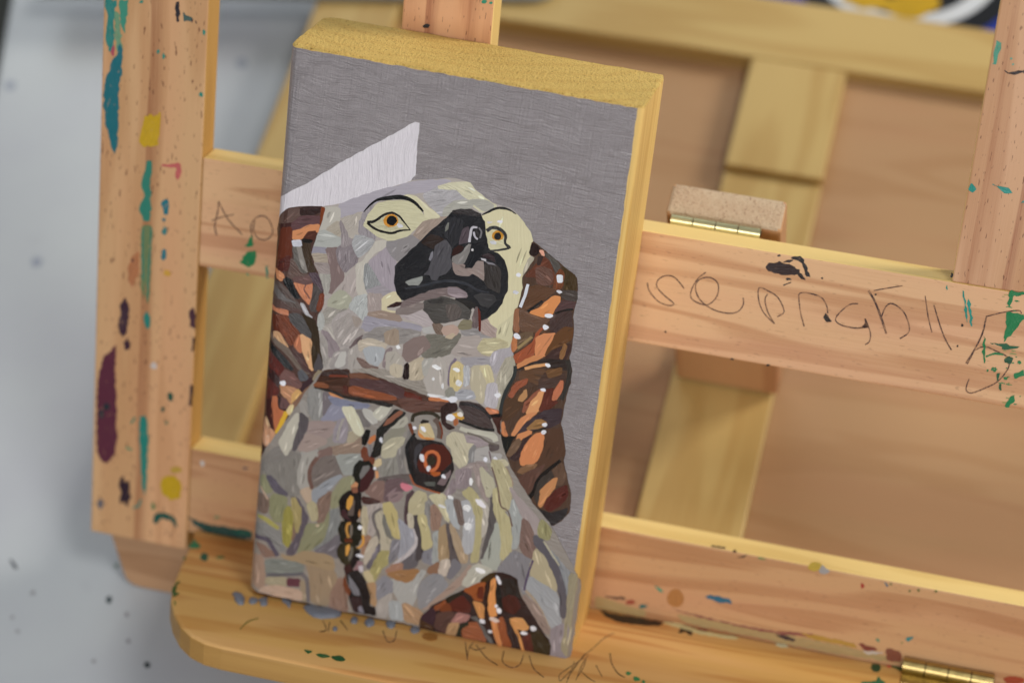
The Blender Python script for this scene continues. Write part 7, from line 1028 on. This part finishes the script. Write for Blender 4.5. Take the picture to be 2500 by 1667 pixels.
M['blocktop']=endgrain('sawn_block_end',(246,212,126),(224,174,88),(30,-55),1.0,(168,116,44),1.,.7)
M['paint']=paintmat('oil_paint',2.0,.12,1.,.0008,.25,gl=.45,broad=.35,var=.22)
M['ground']=paintmat('grey_ground_paint',2.6,.08,1.,.00065,.2,.45,.06,gl=.9,broad=.45)
M['mark']=paintmat('spilled_paint',2.,.3,.7,.0004,.4,var=.3,worn=(.60,.70,.55,'c2946c',.4))
M['spot']=paintmat('table_spot_paint',2.,.3,.5,.0002,.5,var=.2)
M['ink']=paintmat('pen_ink',1.,1.,.1,.00005,.6,var=.5,gl=.3,worn=(.38,.68,.75,'c2946c',.5))
M['brass']=plain('brass','e0d8a8',.32,1.,.06,400)
M['brass2']=plain('old_brass',(178,158,104),.34,1.,.35,500)
M['dark']=plain('dark_gap','1c1610',.8)
M['greyplastic']=plain('grey_plastic','8f9499',.45,0,.04,30)
M['packblue']=plain('blue_print','1a2f8c',.4,0,.05)
M['packblack']=plain('black_print','0c0d12',.4,0,.05)
M['packwhite']=plain('white_print','c9ccd0',.4,0,.05)
M['packyellow']=plain('yellow_print','b8920c',.4,0,.3,40)
# white work table, faintly soiled
N=NT('white_table'); tv=N.scale(N.coord(),(1000,1000,1000)); n1=N.noise(N.scale(tv,(.012,.012,.012)),1.,4,.55); n2=N.noise(N.scale(tv,(.5,.5,.5)),1.,3)
c=N.mix(N.smooth(n1,.35,.7),lin((182,187,190)),lin((174,177,184))); c=N.mix(N.math('MULTIPLY',N.smooth(N.noise(N.scale(tv,(.045,.045,.045),(5,2,0)),1.,2),.66,.74),.1),c,lin('8c8a90'))
N.L(c,N.p.inputs['Base Color']); N.p.inputs['Roughness'].default_value=.38; N.bump(n2,.08,.0005); M['table']=N.m
M['floor']=plain('floor','3a3c38',.7,0,.1,3)
# ---------------------------------------------------------------- painted shapes
def organic(pts,jit,seed,cut=.2,step=1.1):
    rnd=random.Random(seed); p=[Vector(q) for q in pts]; n=len(p); out=[]
    for i in range(n):                      # one corner-cutting pass
        a,b=p[i],p[(i+1)%n]; out+= [a.lerp(b,cut),a.lerp(b,1-cut)] if cut else [a]
    res=[]; n=len(out)
    for i in range(n):
        a,b=out[i],out[(i+1)%n]; L=(b-a).length; k=max(1,int(L/step))
        d=(b-a).normalized() if L>1e-6 else Vector((1,0)); nr=Vector((-d.y,d.x))
        for j in range(k):
            res.append(a.lerp(b,j/k)+nr*rnd.uniform(-jit,jit)*min(1,L*2))
    o=[]
    for q in res:
        if not o or (q-o[-1]).length>.03: o.append(q)
    return o
def swell(O,g):
    "push an outline outward so that neighbouring strokes overlap like wet paint"
    n=len(O); A=sum(O[i].x*O[(i+1)%n].y-O[(i+1)%n].x*O[i].y for i in range(n)); s=1 if A>0 else -1; out=[]
    for i in range(n):
        d=O[(i+1)%n]-O[i-1]; L=d.length or 1; out.append(O[i]+Vector((d.y,-d.x))/L*g*s)
    return out
def axis(pts):
    cx=sum(p[0] for p in pts)/len(pts); cy=sum(p[1] for p in pts)/len(pts)
    a=sum((p[0]-cx)**2 for p in pts); b=sum((p[1]-cy)**2 for p in pts); c=sum((p[0]-cx)*(p[1]-cy) for p in pts)
    return .5*math.atan2(2*c,a-b)
def shapes_mesh(name,rows,mat,surf,parent,wm,jit,cutx=(),zfun=None,dome=False,gain=1.,angle=None,step=1.1,seed=0,amp=None,con=0.,grow=0.):
    "rows: (kind,hex,height mm,pts). Closed raised shapes with colour and stroke coordinates; surf maps (a,b,h) mm to a point"
    bm=bmesh.new(); hl=bm.verts.layers.float.new('h'); pl=bm.faces.layers.int.new('pi'); info=[]
    for i,(kind,hx,h,pts) in enumerate(rows):
        P=[(pts[j],pts[j+1]) for j in range(0,len(pts),2)]
        sd=(i+seed)*7919+len(P)*31+len(name)
        O=organic(P,jit if kind!='k' else jit*.35,sd,.13 if kind=='p' else 0,step)
        if len(O)<3: continue
        if grow and kind=='p': O=swell(O,grow)
        vs=[bm.verts.new((q.x,q.y,0)) for q in O]
        for v in vs: v[hl]=h
        try: f=bm.faces.new(vs)
        except ValueError: continue
        if f.normal.z<0 or f.calc_area()==0: pass
        f.normal_update()
        if f.normal.z<0: f.normal_flip()
        f[pl]=len(info); rnd=random.Random(sd+5)
        an=angle if angle is not None else axis(P)+rnd.uniform(-.25,.25)
        c=lin(hx); k=gain; c=tuple(max(.001,q+con*(q-.24)) for q in c)
        info.append((tuple(min(.95,max(.002,q*k-.004)) for q in c)+((rnd.random()**1.4)*.9+.1 if amp is None else amp,),an,rnd.uniform(-900,900),rnd.uniform(-900,900)))
    bmesh.ops.triangulate(bm,faces=bm.faces[:],ngon_method='EAR_CLIP')
    for cx in cutx:
        bmesh.ops.bisect_plane(bm,geom=bm.verts[:]+bm.edges[:]+bm.faces[:],plane_co=(cx,0,0),plane_no=(1,0,0))
    r=bmesh.ops.extrude_face_region(bm,geom=bm.faces[:])
    top=set(v for v in r['geom'] if isinstance(v,bmesh.types.BMVert))
    for v in bm.verts:
        a,b=v.co.x,v.co.y; v.co=Vector(surf(a,b,v[hl] if v in top else 0))*MM
        # keep the flat position for the stroke coordinates
    me=bpy.data.meshes.new(name); fl=[(f[pl]) for f in bm.faces]; bm.normal_update(); bm.to_mesh(me); bm.free()
    ca=me.color_attributes.new('Col','FLOAT_COLOR','CORNER'); uv=me.uv_layers.new(name='stroke')
    for p in me.polygons:
        col,an,ox,oy=info[fl[p.index]]; c_,s_=math.cos(an),math.sin(an)
        for li in p.loop_indices:
            co_=me.vertices[me.loops[li].vertex_index].co; a,b=co_.x/MM,(co_.y if zfun is None else co_.z)/MM
            ca.data[li].color=col; uv.data[li].uv=(a*c_+b*s_+ox,-a*s_+b*c_+oy)
    me.materials.append(mat)
    return link(bpy.data.objects.new(name,me),parent,wm)
# ---------------------------------------------------------------- setting
bm=prism([(-167.9,203.9),(-282,680),(900,760),(900,-500),(1,-500)][::-1],-30,0,1.5)
table=mobj('table',bm,M['table']); tag(table,'white tabletop speckled with dark paint dots under the easel',None,None,'structure')
bm=bmesh.new(); bmesh.ops.create_grid(bm,x_segments=1,y_segments=1,size=3)
fl=mobj('floor',bm,M['floor'],None,Matrix.Translation((0,0,-.74))); tag(fl,kind='structure')
tr=[(k,h,.08,p) for g,k,h,p in MARKS if g=='table']
for i,r in enumerate(tr): shapes_mesh('paint_spot',[r],M['spot'],lambda a,b,h:(a,b,h+.02),table,Matrix.Identity(4),.15,seed=i)
# ---------------------------------------------------------------- easel
E0=empty('tabletop_easel',(.11,.1,0))
tag(E0,'paint-spattered pine tabletop easel with scribbled rails holding the painted block','easel')
def bar(name,u0,u1,v0,v1,w0,w1,mat,edge,along='u',bev=.6,cx=0,parent=E0):
    "board of the leaning frame; local x runs along its length, local z out of its front"
    c=Vector(((u0+u1)/2,(v0+v1)/2,(w0+w1)/2))*MM
    if along=='u': b=box(u1-u0,v1-v0,w1-w0,bev); R_=Matrix.Identity(4)
    else: b=box(v1-v0,u1-u0,w1-w0,bev); R_=Matrix(((0,-1,0,0),(1,0,0,0),(0,0,1,0),(0,0,0,1)))
    for f in b.faces: f.material_index=0 if f.normal.z>.6 else 1
    return mobj(name,b,[mat,edge],parent,EM@Matrix.Translation(c)@R_)
T=9.06
postL=bar('post',-58.2,-28.8,-9.3,212,-T,0,M['post'],M['post_edge'],'v')
postR=bar('post',249.5,278.8,-9.3,212,-T,0,M['post'],M['post_edge'],'v')
mast=bar('upright',23.4,47.3,109.9,214,-T,0,M['upright'],M['edge'],'v',.5)
upR=bar('upright',171.9,197.4,109.9,214,-T,0,M['upright2'],M['edge'],'v',.5)
railU=bar('rail',-28.8,249.5,78.5,109.9,-T,0,M['rail'],M['edge'])
railB=bar('rail',-28.8,249.5,-3.4,23.3,-T,0,M['rail2'],M['edge'])
# ledge: a board square to the frame, its top at v=-1.9
LV=-1.9
lo=[(-26.4,.1),(-24.6,8),(-22.6,22),(-20.6,33),(-18.4,40.5),(-15.2,46.8),(-10.8,53),(-6.6,56.8),(-2,58.9),(3,59.5),(220,59.5),(230,57),(240,46),(245,30),(247,.1)]
bm=prism([(a,-b) for a,b in lo],-7.2,0,1.1,3)
for f in bm.faces: f.material_index=0 if f.normal.z>.7 else 1
LM=EM@Matrix.Translation((0,LV*MM,0))@Matrix.Rotation(-math.pi/2,4,'X')     # local (u,-w,v)
ledge=mobj('ledge',bm,[M['ledge'],M['post_edge']],E0,LM)
# base box behind and under the frame
def wbox(name,x0,x1,y0,y1,z0,z1,mat,along='x',bev=.7):
    c=Vector(((x0+x1)/2,(y0+y1)/2,(z0+z1)/2))*MM
    if along=='x': b=box(x1-x0,y1-y0,z1-z0,bev); R_=Matrix.Identity(4)
    else: b=box(y1-y0,x1-x0,z1-z0,bev); R_=Matrix.Rotation(math.pi/2,4,'Z')
    return mobj(name,b,mat,E0,Matrix.Translation(c)@R_)
BX0,BX1=-55.5,275.5; TOP=14.5
fo=[(-54.6,-9.0),(-53.6,-12.6),(-49.8,-23.2),(-48.8,-25.6),(-46.8,-27.0),(-44,-27.4),(264,-27.4),(267,-27),(269,-25.6),(270,-23.2),(273.8,-12.6),(274.8,-9)]
bm=prism(fo,-8.2,-5.0,.5)                                        # foot board that carries the leaning frame
mobj('foot_board',bm,M['base2'],E0,EM)
wbox('base_rail',BX0,BX1,2.6,17.7,0,TOP,M['base'])
for (a,b) in ((BX0,-27),(247,BX1)): wbox('base_stile',a,b,17.9,216.6,.0,TOP,M['base'],'y')
wbox('base_stile',93.8,125.4,17.9,169.9,0,TOP-2.6,M['base'],'y')
wbox('base_stile',93.8,125.4,170.2,216.6,0,TOP,M['base'],'y')
wbox('base_rail',BX0,BX1,216.8,244,0,TOP,M['base'])
wbox('panel',-26.9,93.7,17.9,216.7,2,TOP-6.5,M['ply'],bev=0)
wbox('panel',125.5,246.9,17.9,216.7,2,TOP-4.5,M['ply'],bev=0)
# rear leg, hinged to the back of the upper rail
ty=math.atan2(16.0,100.3)
lb=box(101,30.8,9.6,1.0)
for f in lb.faces: f.material_index=1 if abs(f.normal.x)>.9 else 0
yA,zA=Vector((71.2,134.6)),None
lm=Matrix.Translation(Vector((110.9,(76.0+92.0)/2,(115.0+TOP-3.0)/2))*MM)@Matrix.Rotation(ty,4,'X')@Matrix(((0,1,0,0),(0,0,1,0),(1,0,0,0),(0,0,0,1)))
leg=mobj('support_leg',lb,[M['leg'],M['legend']],E0,lm)
def hinge(u0,u1,v,w,r,mat,dark,gap=.28):
    root=mobj('hinge',cyl(r*.55,u1-u0,12,0),dark,E0,EM@Matrix.Translation(Vector(((u0+u1)/2,v,w))*MM))
    k=(u1-u0)/4
    for i in range(4):
        kn=mobj('knuckle',cyl(r,k-gap,28,0),mat,root,EM@Matrix.Translation(Vector((u0+k*(i+.5),v,w))*MM),True)
        kn.data.set_sharp_from_angle(angle=.8)
    return root
h1=hinge(97.4,121.4,110.4,-T-1.6,1.45,M['brass'],M['dark'])
mobj('hinge_leaf',box(23.6,9,.8,.1),M['brass'],h1,EM@Matrix.Translation(Vector((109.4,105.5,-T-.45))*MM))
h2=hinge(176.3,200.9,.1,1.9,2.1,M['brass2'],M['dark'])
mobj('hinge_leaf',box(24,.7,8,.1),M['brass2'],h2,EM@Matrix.Translation(Vector((188.6,LV+.2,5))*MM))
mobj('screw',cyl(2.2,3,14,.4),M['brass'],E0,Matrix.Translation(Vector((97,93,TOP-1.8))*MM)@Matrix.Rotation(math.pi/2,4,'Y'))
# spatters and handwriting on the boards
front=lambda off:(lambda a,b,h:(a,b,off+h))
def marks(nm,rows,mat,surf,par,wm,jit):
    if nm=='pen_writing': shapes_mesh(nm,rows,M[mat],surf,par,wm,jit,step=.8); return
    for i,r in enumerate(rows): shapes_mesh(nm,[r],M[mat],surf,par,wm,jit,step=.8,seed=i)
for grp,nm,par,mat,hh,jit in (('postL','paint_splash',postL,'mark',.10,.28),('railLowL','paint_splash',railB,'mark',.12,.25),('railUpL','pen_writing',railU,'ink',.05,0),('railUpLs','paint_splash',railU,'mark',.1,.28),('railUpR','pen_writing',railU,'ink',.09,0),('railUpRs','paint_splash',railU,'mark',.06,.28),('postR','paint_splash',upR,'mark',.1,.25),('mast','paint_splash',mast,'mark',.25,.15),('railLowR','paint_splash',railB,'mark',.1,.25)):
    rows=[(k,h,hh+i*.002,p) for i,(g,k,h,p) in enumerate(r for r in MARKS if r[0]==grp)]
    marks(nm,rows,mat,front(.005),par,EM,jit)
onled=lambda a,b,h:(a,-b,h)
for grp,nm,mat,hh,jit in (('ledge','paint_splash','mark',.12,.25),('ledgepen','pen_writing','ink',.05,0)):
    rows=[(k,h,hh+i*.002,p) for i,(g,k,h,p) in enumerate(r for r in MARKS if r[0]==grp)]
    marks(nm,rows,mat,onled,ledge,LM,jit)
for i,(g,k,h,p) in enumerate(r for r in MARKS if r[0]=='lumps'):      # dried paint lumps the block stands on
    P=organic([(p[j],-p[j+1]) for j in range(0,len(p),2)],.25,i,.2,.9)
    cx=sum(q.x for q in P)/len(P); cy=sum(q.y for q in P)/len(P); bm=bmesh.new(); rings=[]
    rr=random.Random(i); H=rr.uniform(.6,1.1)
    for s,z in ((1,0),(.97,.45),(.82,.8),(.45,1.)): rings.append([bm.verts.new(((cx+(q.x-cx)*s)*MM,(cy+(q.y-cy)*s)*MM,(H*z*rr.uniform(.85,1.1) if z else -.05)*MM)) for q in P])
    n=len(P)
    for a,b in zip(rings,rings[1:]):
        for j in range(n): bm.faces.new((a[j],a[(j+1)%n],b[(j+1)%n],b[j]))
    bm.faces.new(rings[-1]); bmesh.ops.recalc_face_normals(bm,faces=bm.faces)
    mobj('dried_paint',bm,M.setdefault('lump',plain('dried_grey_paint','757a86',.5,0,.12,300)),ledge,LM,True)
# ---------------------------------------------------------------- the painted block
TH,W,H,D=-.020553,90.,154.,30.06
BM=EM@Matrix.Rotation(TH,4,'Z')
R1,R2=3.0,1.4
def wsurf(a):
    if a<R1: t=min(1,(R1-a)/R1); return D-R1+math.sqrt(max(0,R1*R1-(R1*t)**2))
    if a>W-R2: t=min(1,(a-W+R2)/R2); return D-R2+math.sqrt(max(0,R2*R2-(R2*t)**2))
    return D
B0=empty('painted_block',EM@Vector((45*MM,-1*MM,15*MM)))
tag(B0,'sawn pine block with an oil painting of a spaniel ornament on its grey front','painted block')
prof=[]
for a in (0,.12,.5,1.1,1.9,3.0): prof.append((a,wsurf(a)-.01))      # left rounded edge up to the front
for i in range(1,30): prof.append((R1+(W-R1-R2)*i/30,D))
for a in (W-1.4,W-1,W-.6,W-.25,W): prof.append((a,wsurf(a)-.01))
for i in range(1,12): prof.append((W,(D-R2)*(1-i/12)+.6*i/12))
prof+=[(W-.6,0)]
for i in range(1,24): prof.append((W-.6-(W-5)*i/24,0))
prof+=[(3.6,0),(1.2,1.2),(0,3.4)]
for i in range(1,10): prof.append((0,3.4+(D-R1-3.4)*i/10))
rnd=random.Random(4)
bm=bmesh.new(); n=len(prof)
def ring(fn): return [bm.verts.new(tuple(c*MM for c in fn(a,w_))) for a,w_ in prof]
rj=[rnd.uniform(-.16,.16) for _ in prof]
cen=(45,15)
r0=ring(lambda a,w_:(a,0,w_))
r1=ring(lambda a,w_:(a,H-.5,w_))
k=iter(rj); r2=ring(lambda a,w_:(cen[0]+(a-cen[0])*.996,H+next(k)-.12,cen[1]+(w_-cen[1])*.985))
k=iter(rj[::-1]); r3=ring(lambda a,w_:(cen[0]+(a-cen[0])*.985,H+next(k)*.5,cen[1]+(w_-cen[1])*.955))
for a,b,mi in ((r0,r1,0),(r1,r2,1),(r2,r3,1)):
    for j in range(n):
        f=bm.faces.new((a[j],a[(j+1)%n],b[(j+1)%n],b[j])); f.material_index=mi
f=bm.faces.new(r3); f.material_index=1; f=bm.faces.new(r0[::-1]); f.material_index=0
bmesh.ops.recalc_face_normals(bm,faces=bm.faces)
for f in bm.faces:
    if f.material_index==0 and f.normal.y<.5: f.smooth=False
body=mobj('wood_body',bm,[M['blockside_v'] if 'blockside_v' in M else M['blockside'],M['blocktop']],B0,BM)
onface=lambda a,b,h:(a,b,wsurf(a)+h)
CUT=(.12,.5,1.1,1.9,3.0,W-1.4,W-.6)
def edge_line(p0,p1,n,j,seed):
    r=random.Random(seed); return [(p0[0]+(p1[0]-p0[0])*i/n+r.uniform(-j,j)*(p0[0]==p1[0]),p0[1]+(p1[1]-p0[1])*i/n+r.uniform(-j,j)*(p0[1]==p1[1])) for i in range(n)]
gr=edge_line((.02,.05),(W-1.6,.05),40,0,1)+edge_line((W-1.6,.05),(W-1.6,H-.6),70,.12,2)+edge_line((W-1.6,H-.6),(.02,H-.6),60,.14,3)+edge_line((.02,H-.6),(.02,.05),20,0,4)
shapes_mesh('painted_background',[('k','8b8587',.035,[c for q in gr for c in q])],M['ground'],onface,B0,BM,0,CUT,angle=-.03,gain=GAIN*1.02,amp=1.)
NAMES={'hat':'painted_hat','fur':'painted_head','ear1':'painted_ear','ear2':'painted_ear','nose':'painted_nose','eye1':'painted_eye','eye2':'painted_eye','chest':'painted_chest','collar':'painted_collar','pendant':'painted_pendant','chain':'painted_chain','foot':'painted_foot'}
def hairs(rows,seed):
    "thin brush marks a little lighter or darker than the stroke they lie in"
    rnd=random.Random(seed); out=[]
    def inside(P,x,y):
        c=False
        for i in range(len(P)):
            (x1,y1),(x2,y2)=P[i-1],P[i]
            if (y1>y)!=(y2>y) and x<(x2-x1)*(y-y1)/(y2-y1)+x1: c=not c
        return c
    for k,h,z,p in rows:
        out.append((k,h,z,p))
        if k!='p': continue
        P=[(p[j],p[j+1]) for j in range(0,len(p),2)]; n=len(P)
        A=abs(sum(P[i-1][0]*P[i][1]-P[i][0]*P[i-1][1] for i in range(n)))/2
        if A<3 or A>260: continue
        an=axis(P)+rnd.uniform(-.3,.3); dx,dy=math.cos(an),math.sin(an)
        xs=[q[0] for q in P]; ys=[q[1] for q in P]
        for _ in range(min(4,1+int(A/9))):
            for _try in range(8):
                x,y=rnd.uniform(min(xs),max(xs)),rnd.uniform(min(ys),max(ys)); L=rnd.uniform(1.6,5.0); b_=rnd.uniform(-.5,.5)
                pts=[(x+dx*t*L-dy*b_*t*t,y+dy*t*L+dx*b_*t*t) for t in (-.5,-.15,.2,.5)]
                if all(inside(P,*q) for q in pts): break
            else: continue
            f=rnd.choice((.82,.9,1.1,1.16,1.24)); c=tuple(min(235,int(h[i:i+2],16)*(f if f<1 else f)**.75+(4 if f>1 else 0)) for i in (0,2,4)) if isinstance(h,str) else h
            w_=rnd.uniform(.12,.34); ww=(.25,1,.9,.2)
            a=[(q[0]-dy*w_*s,q[1]+dx*w_*s) for q,s in zip(pts,ww)]; b2=[(q[0]+dy*w_*s,q[1]-dx*w_*s) for q,s in zip(pts,ww)]
            out.append(('k',c,z+.0018,[v for q in a+b2[::-1] for v in q]))
    return out
for gkey,nm in NAMES.items():
    rows=[(k,h,.05+.004*lay,p) for g,k,h,lay,p in PAINT if g==gkey]
    if gkey in ('fur','chest','ear1','ear2','foot','collar','nose'): rows=hairs(rows,len(gkey)+ord(gkey[0]))
    shapes_mesh(nm,rows,M['paint'],onface,B0,BM,.15,CUT,angle=math.pi/2 if gkey=='hat' else None,gain=GAIN*(1.03 if gkey in ('fur','chest') else 1.),amp=.4 if gkey=='hat' else None,con=.16 if gkey in ('fur','chest') else 0.,grow=.28 if gkey in ('fur','chest') else .12 if gkey in ('ear1','ear2','foot','collar') else 0.)
# ---------------------------------------------------------------- things behind the easel
d=Vector((96,18)).normalized(); nn=Vector((-d.y,d.x)); p0=Vector((-150,193.9)); sl=[]
A=Vector((17,225.3)); 
pts=[p0,A]; 
for i in range(1,9): t=math.pi/2*i/8; pts.append(A+d*9*math.sin(t)+nn*9*(1-math.cos(t)))
pts+=[A+d*9+nn*13]
for i in range(1,9): t=math.pi/2*i/8; pts.append(A+nn*22+d*9*math.cos(t)+nn*9*(math.sin(t)-1))
pts+=[p0+nn*22]
bm=prism([(q.x,q.y) for q in pts],0,3,.6)
g_=mobj('plastic_strip',bm,M['greyplastic'],None,Matrix.Translation((0,0,TOP*MM))); tag(g_,'long grey plastic strip with a rounded end lying across the back rail of the easel','strip')
PK=empty('printed_packet',(.136,.30,0)); tag(PK,'dark blue packet with a round yellow and white badge lying behind the easel','packet')
bm=box(150,110,5,2,3); mobj('packet_body',bm,M['packblue'],PK,Matrix.Translation((.15,.302,.0025)))
def disc(name,r0,r1,z,mat,n=64):
    bm=bmesh.new(); a=[];b=[]
    for i in range(n):
        t=2*math.pi*i/n; a.append(bm.verts.new((r1*math.cos(t)*MM,r1*math.sin(t)*MM,0)))
        if r0: b.append(bm.verts.new((r0*math.cos(t)*MM,r0*math.sin(t)*MM,0)))
    if r0:
        for i in range(n): bm.faces.new((a[i],a[(i+1)%n],b[(i+1)%n],b[i]))
    else: bm.faces.new(a)
    return mobj(name,bm,mat,PK,Matrix.Translation((.136,.281,z*MM)))
disc('badge_field',0,41,5.03,M['packblack']); disc('badge_ring',27.5,33.5,5.06,M['packwhite'])
bm=bmesh.new(); rr=random.Random(3)
for (x_,y_,a,b) in ((-10,-23,9,4),(3,-24,8,5),(-2,-14,14,6),(10,-20,5,4),(0,0,16,9)):
    bm.faces.new([bm.verts.new(((x_+a*math.cos(t)*rr.uniform(.8,1.15))*MM,(y_+b*math.sin(t)*rr.uniform(.8,1.15))*MM,rr.uniform(0,.00002))) for t in [2*math.pi*i/18 for i in range(18)]])
mobj('badge_emblem',bm,M['packyellow'],PK,Matrix.Translation((.136,.281,5.1*MM)))
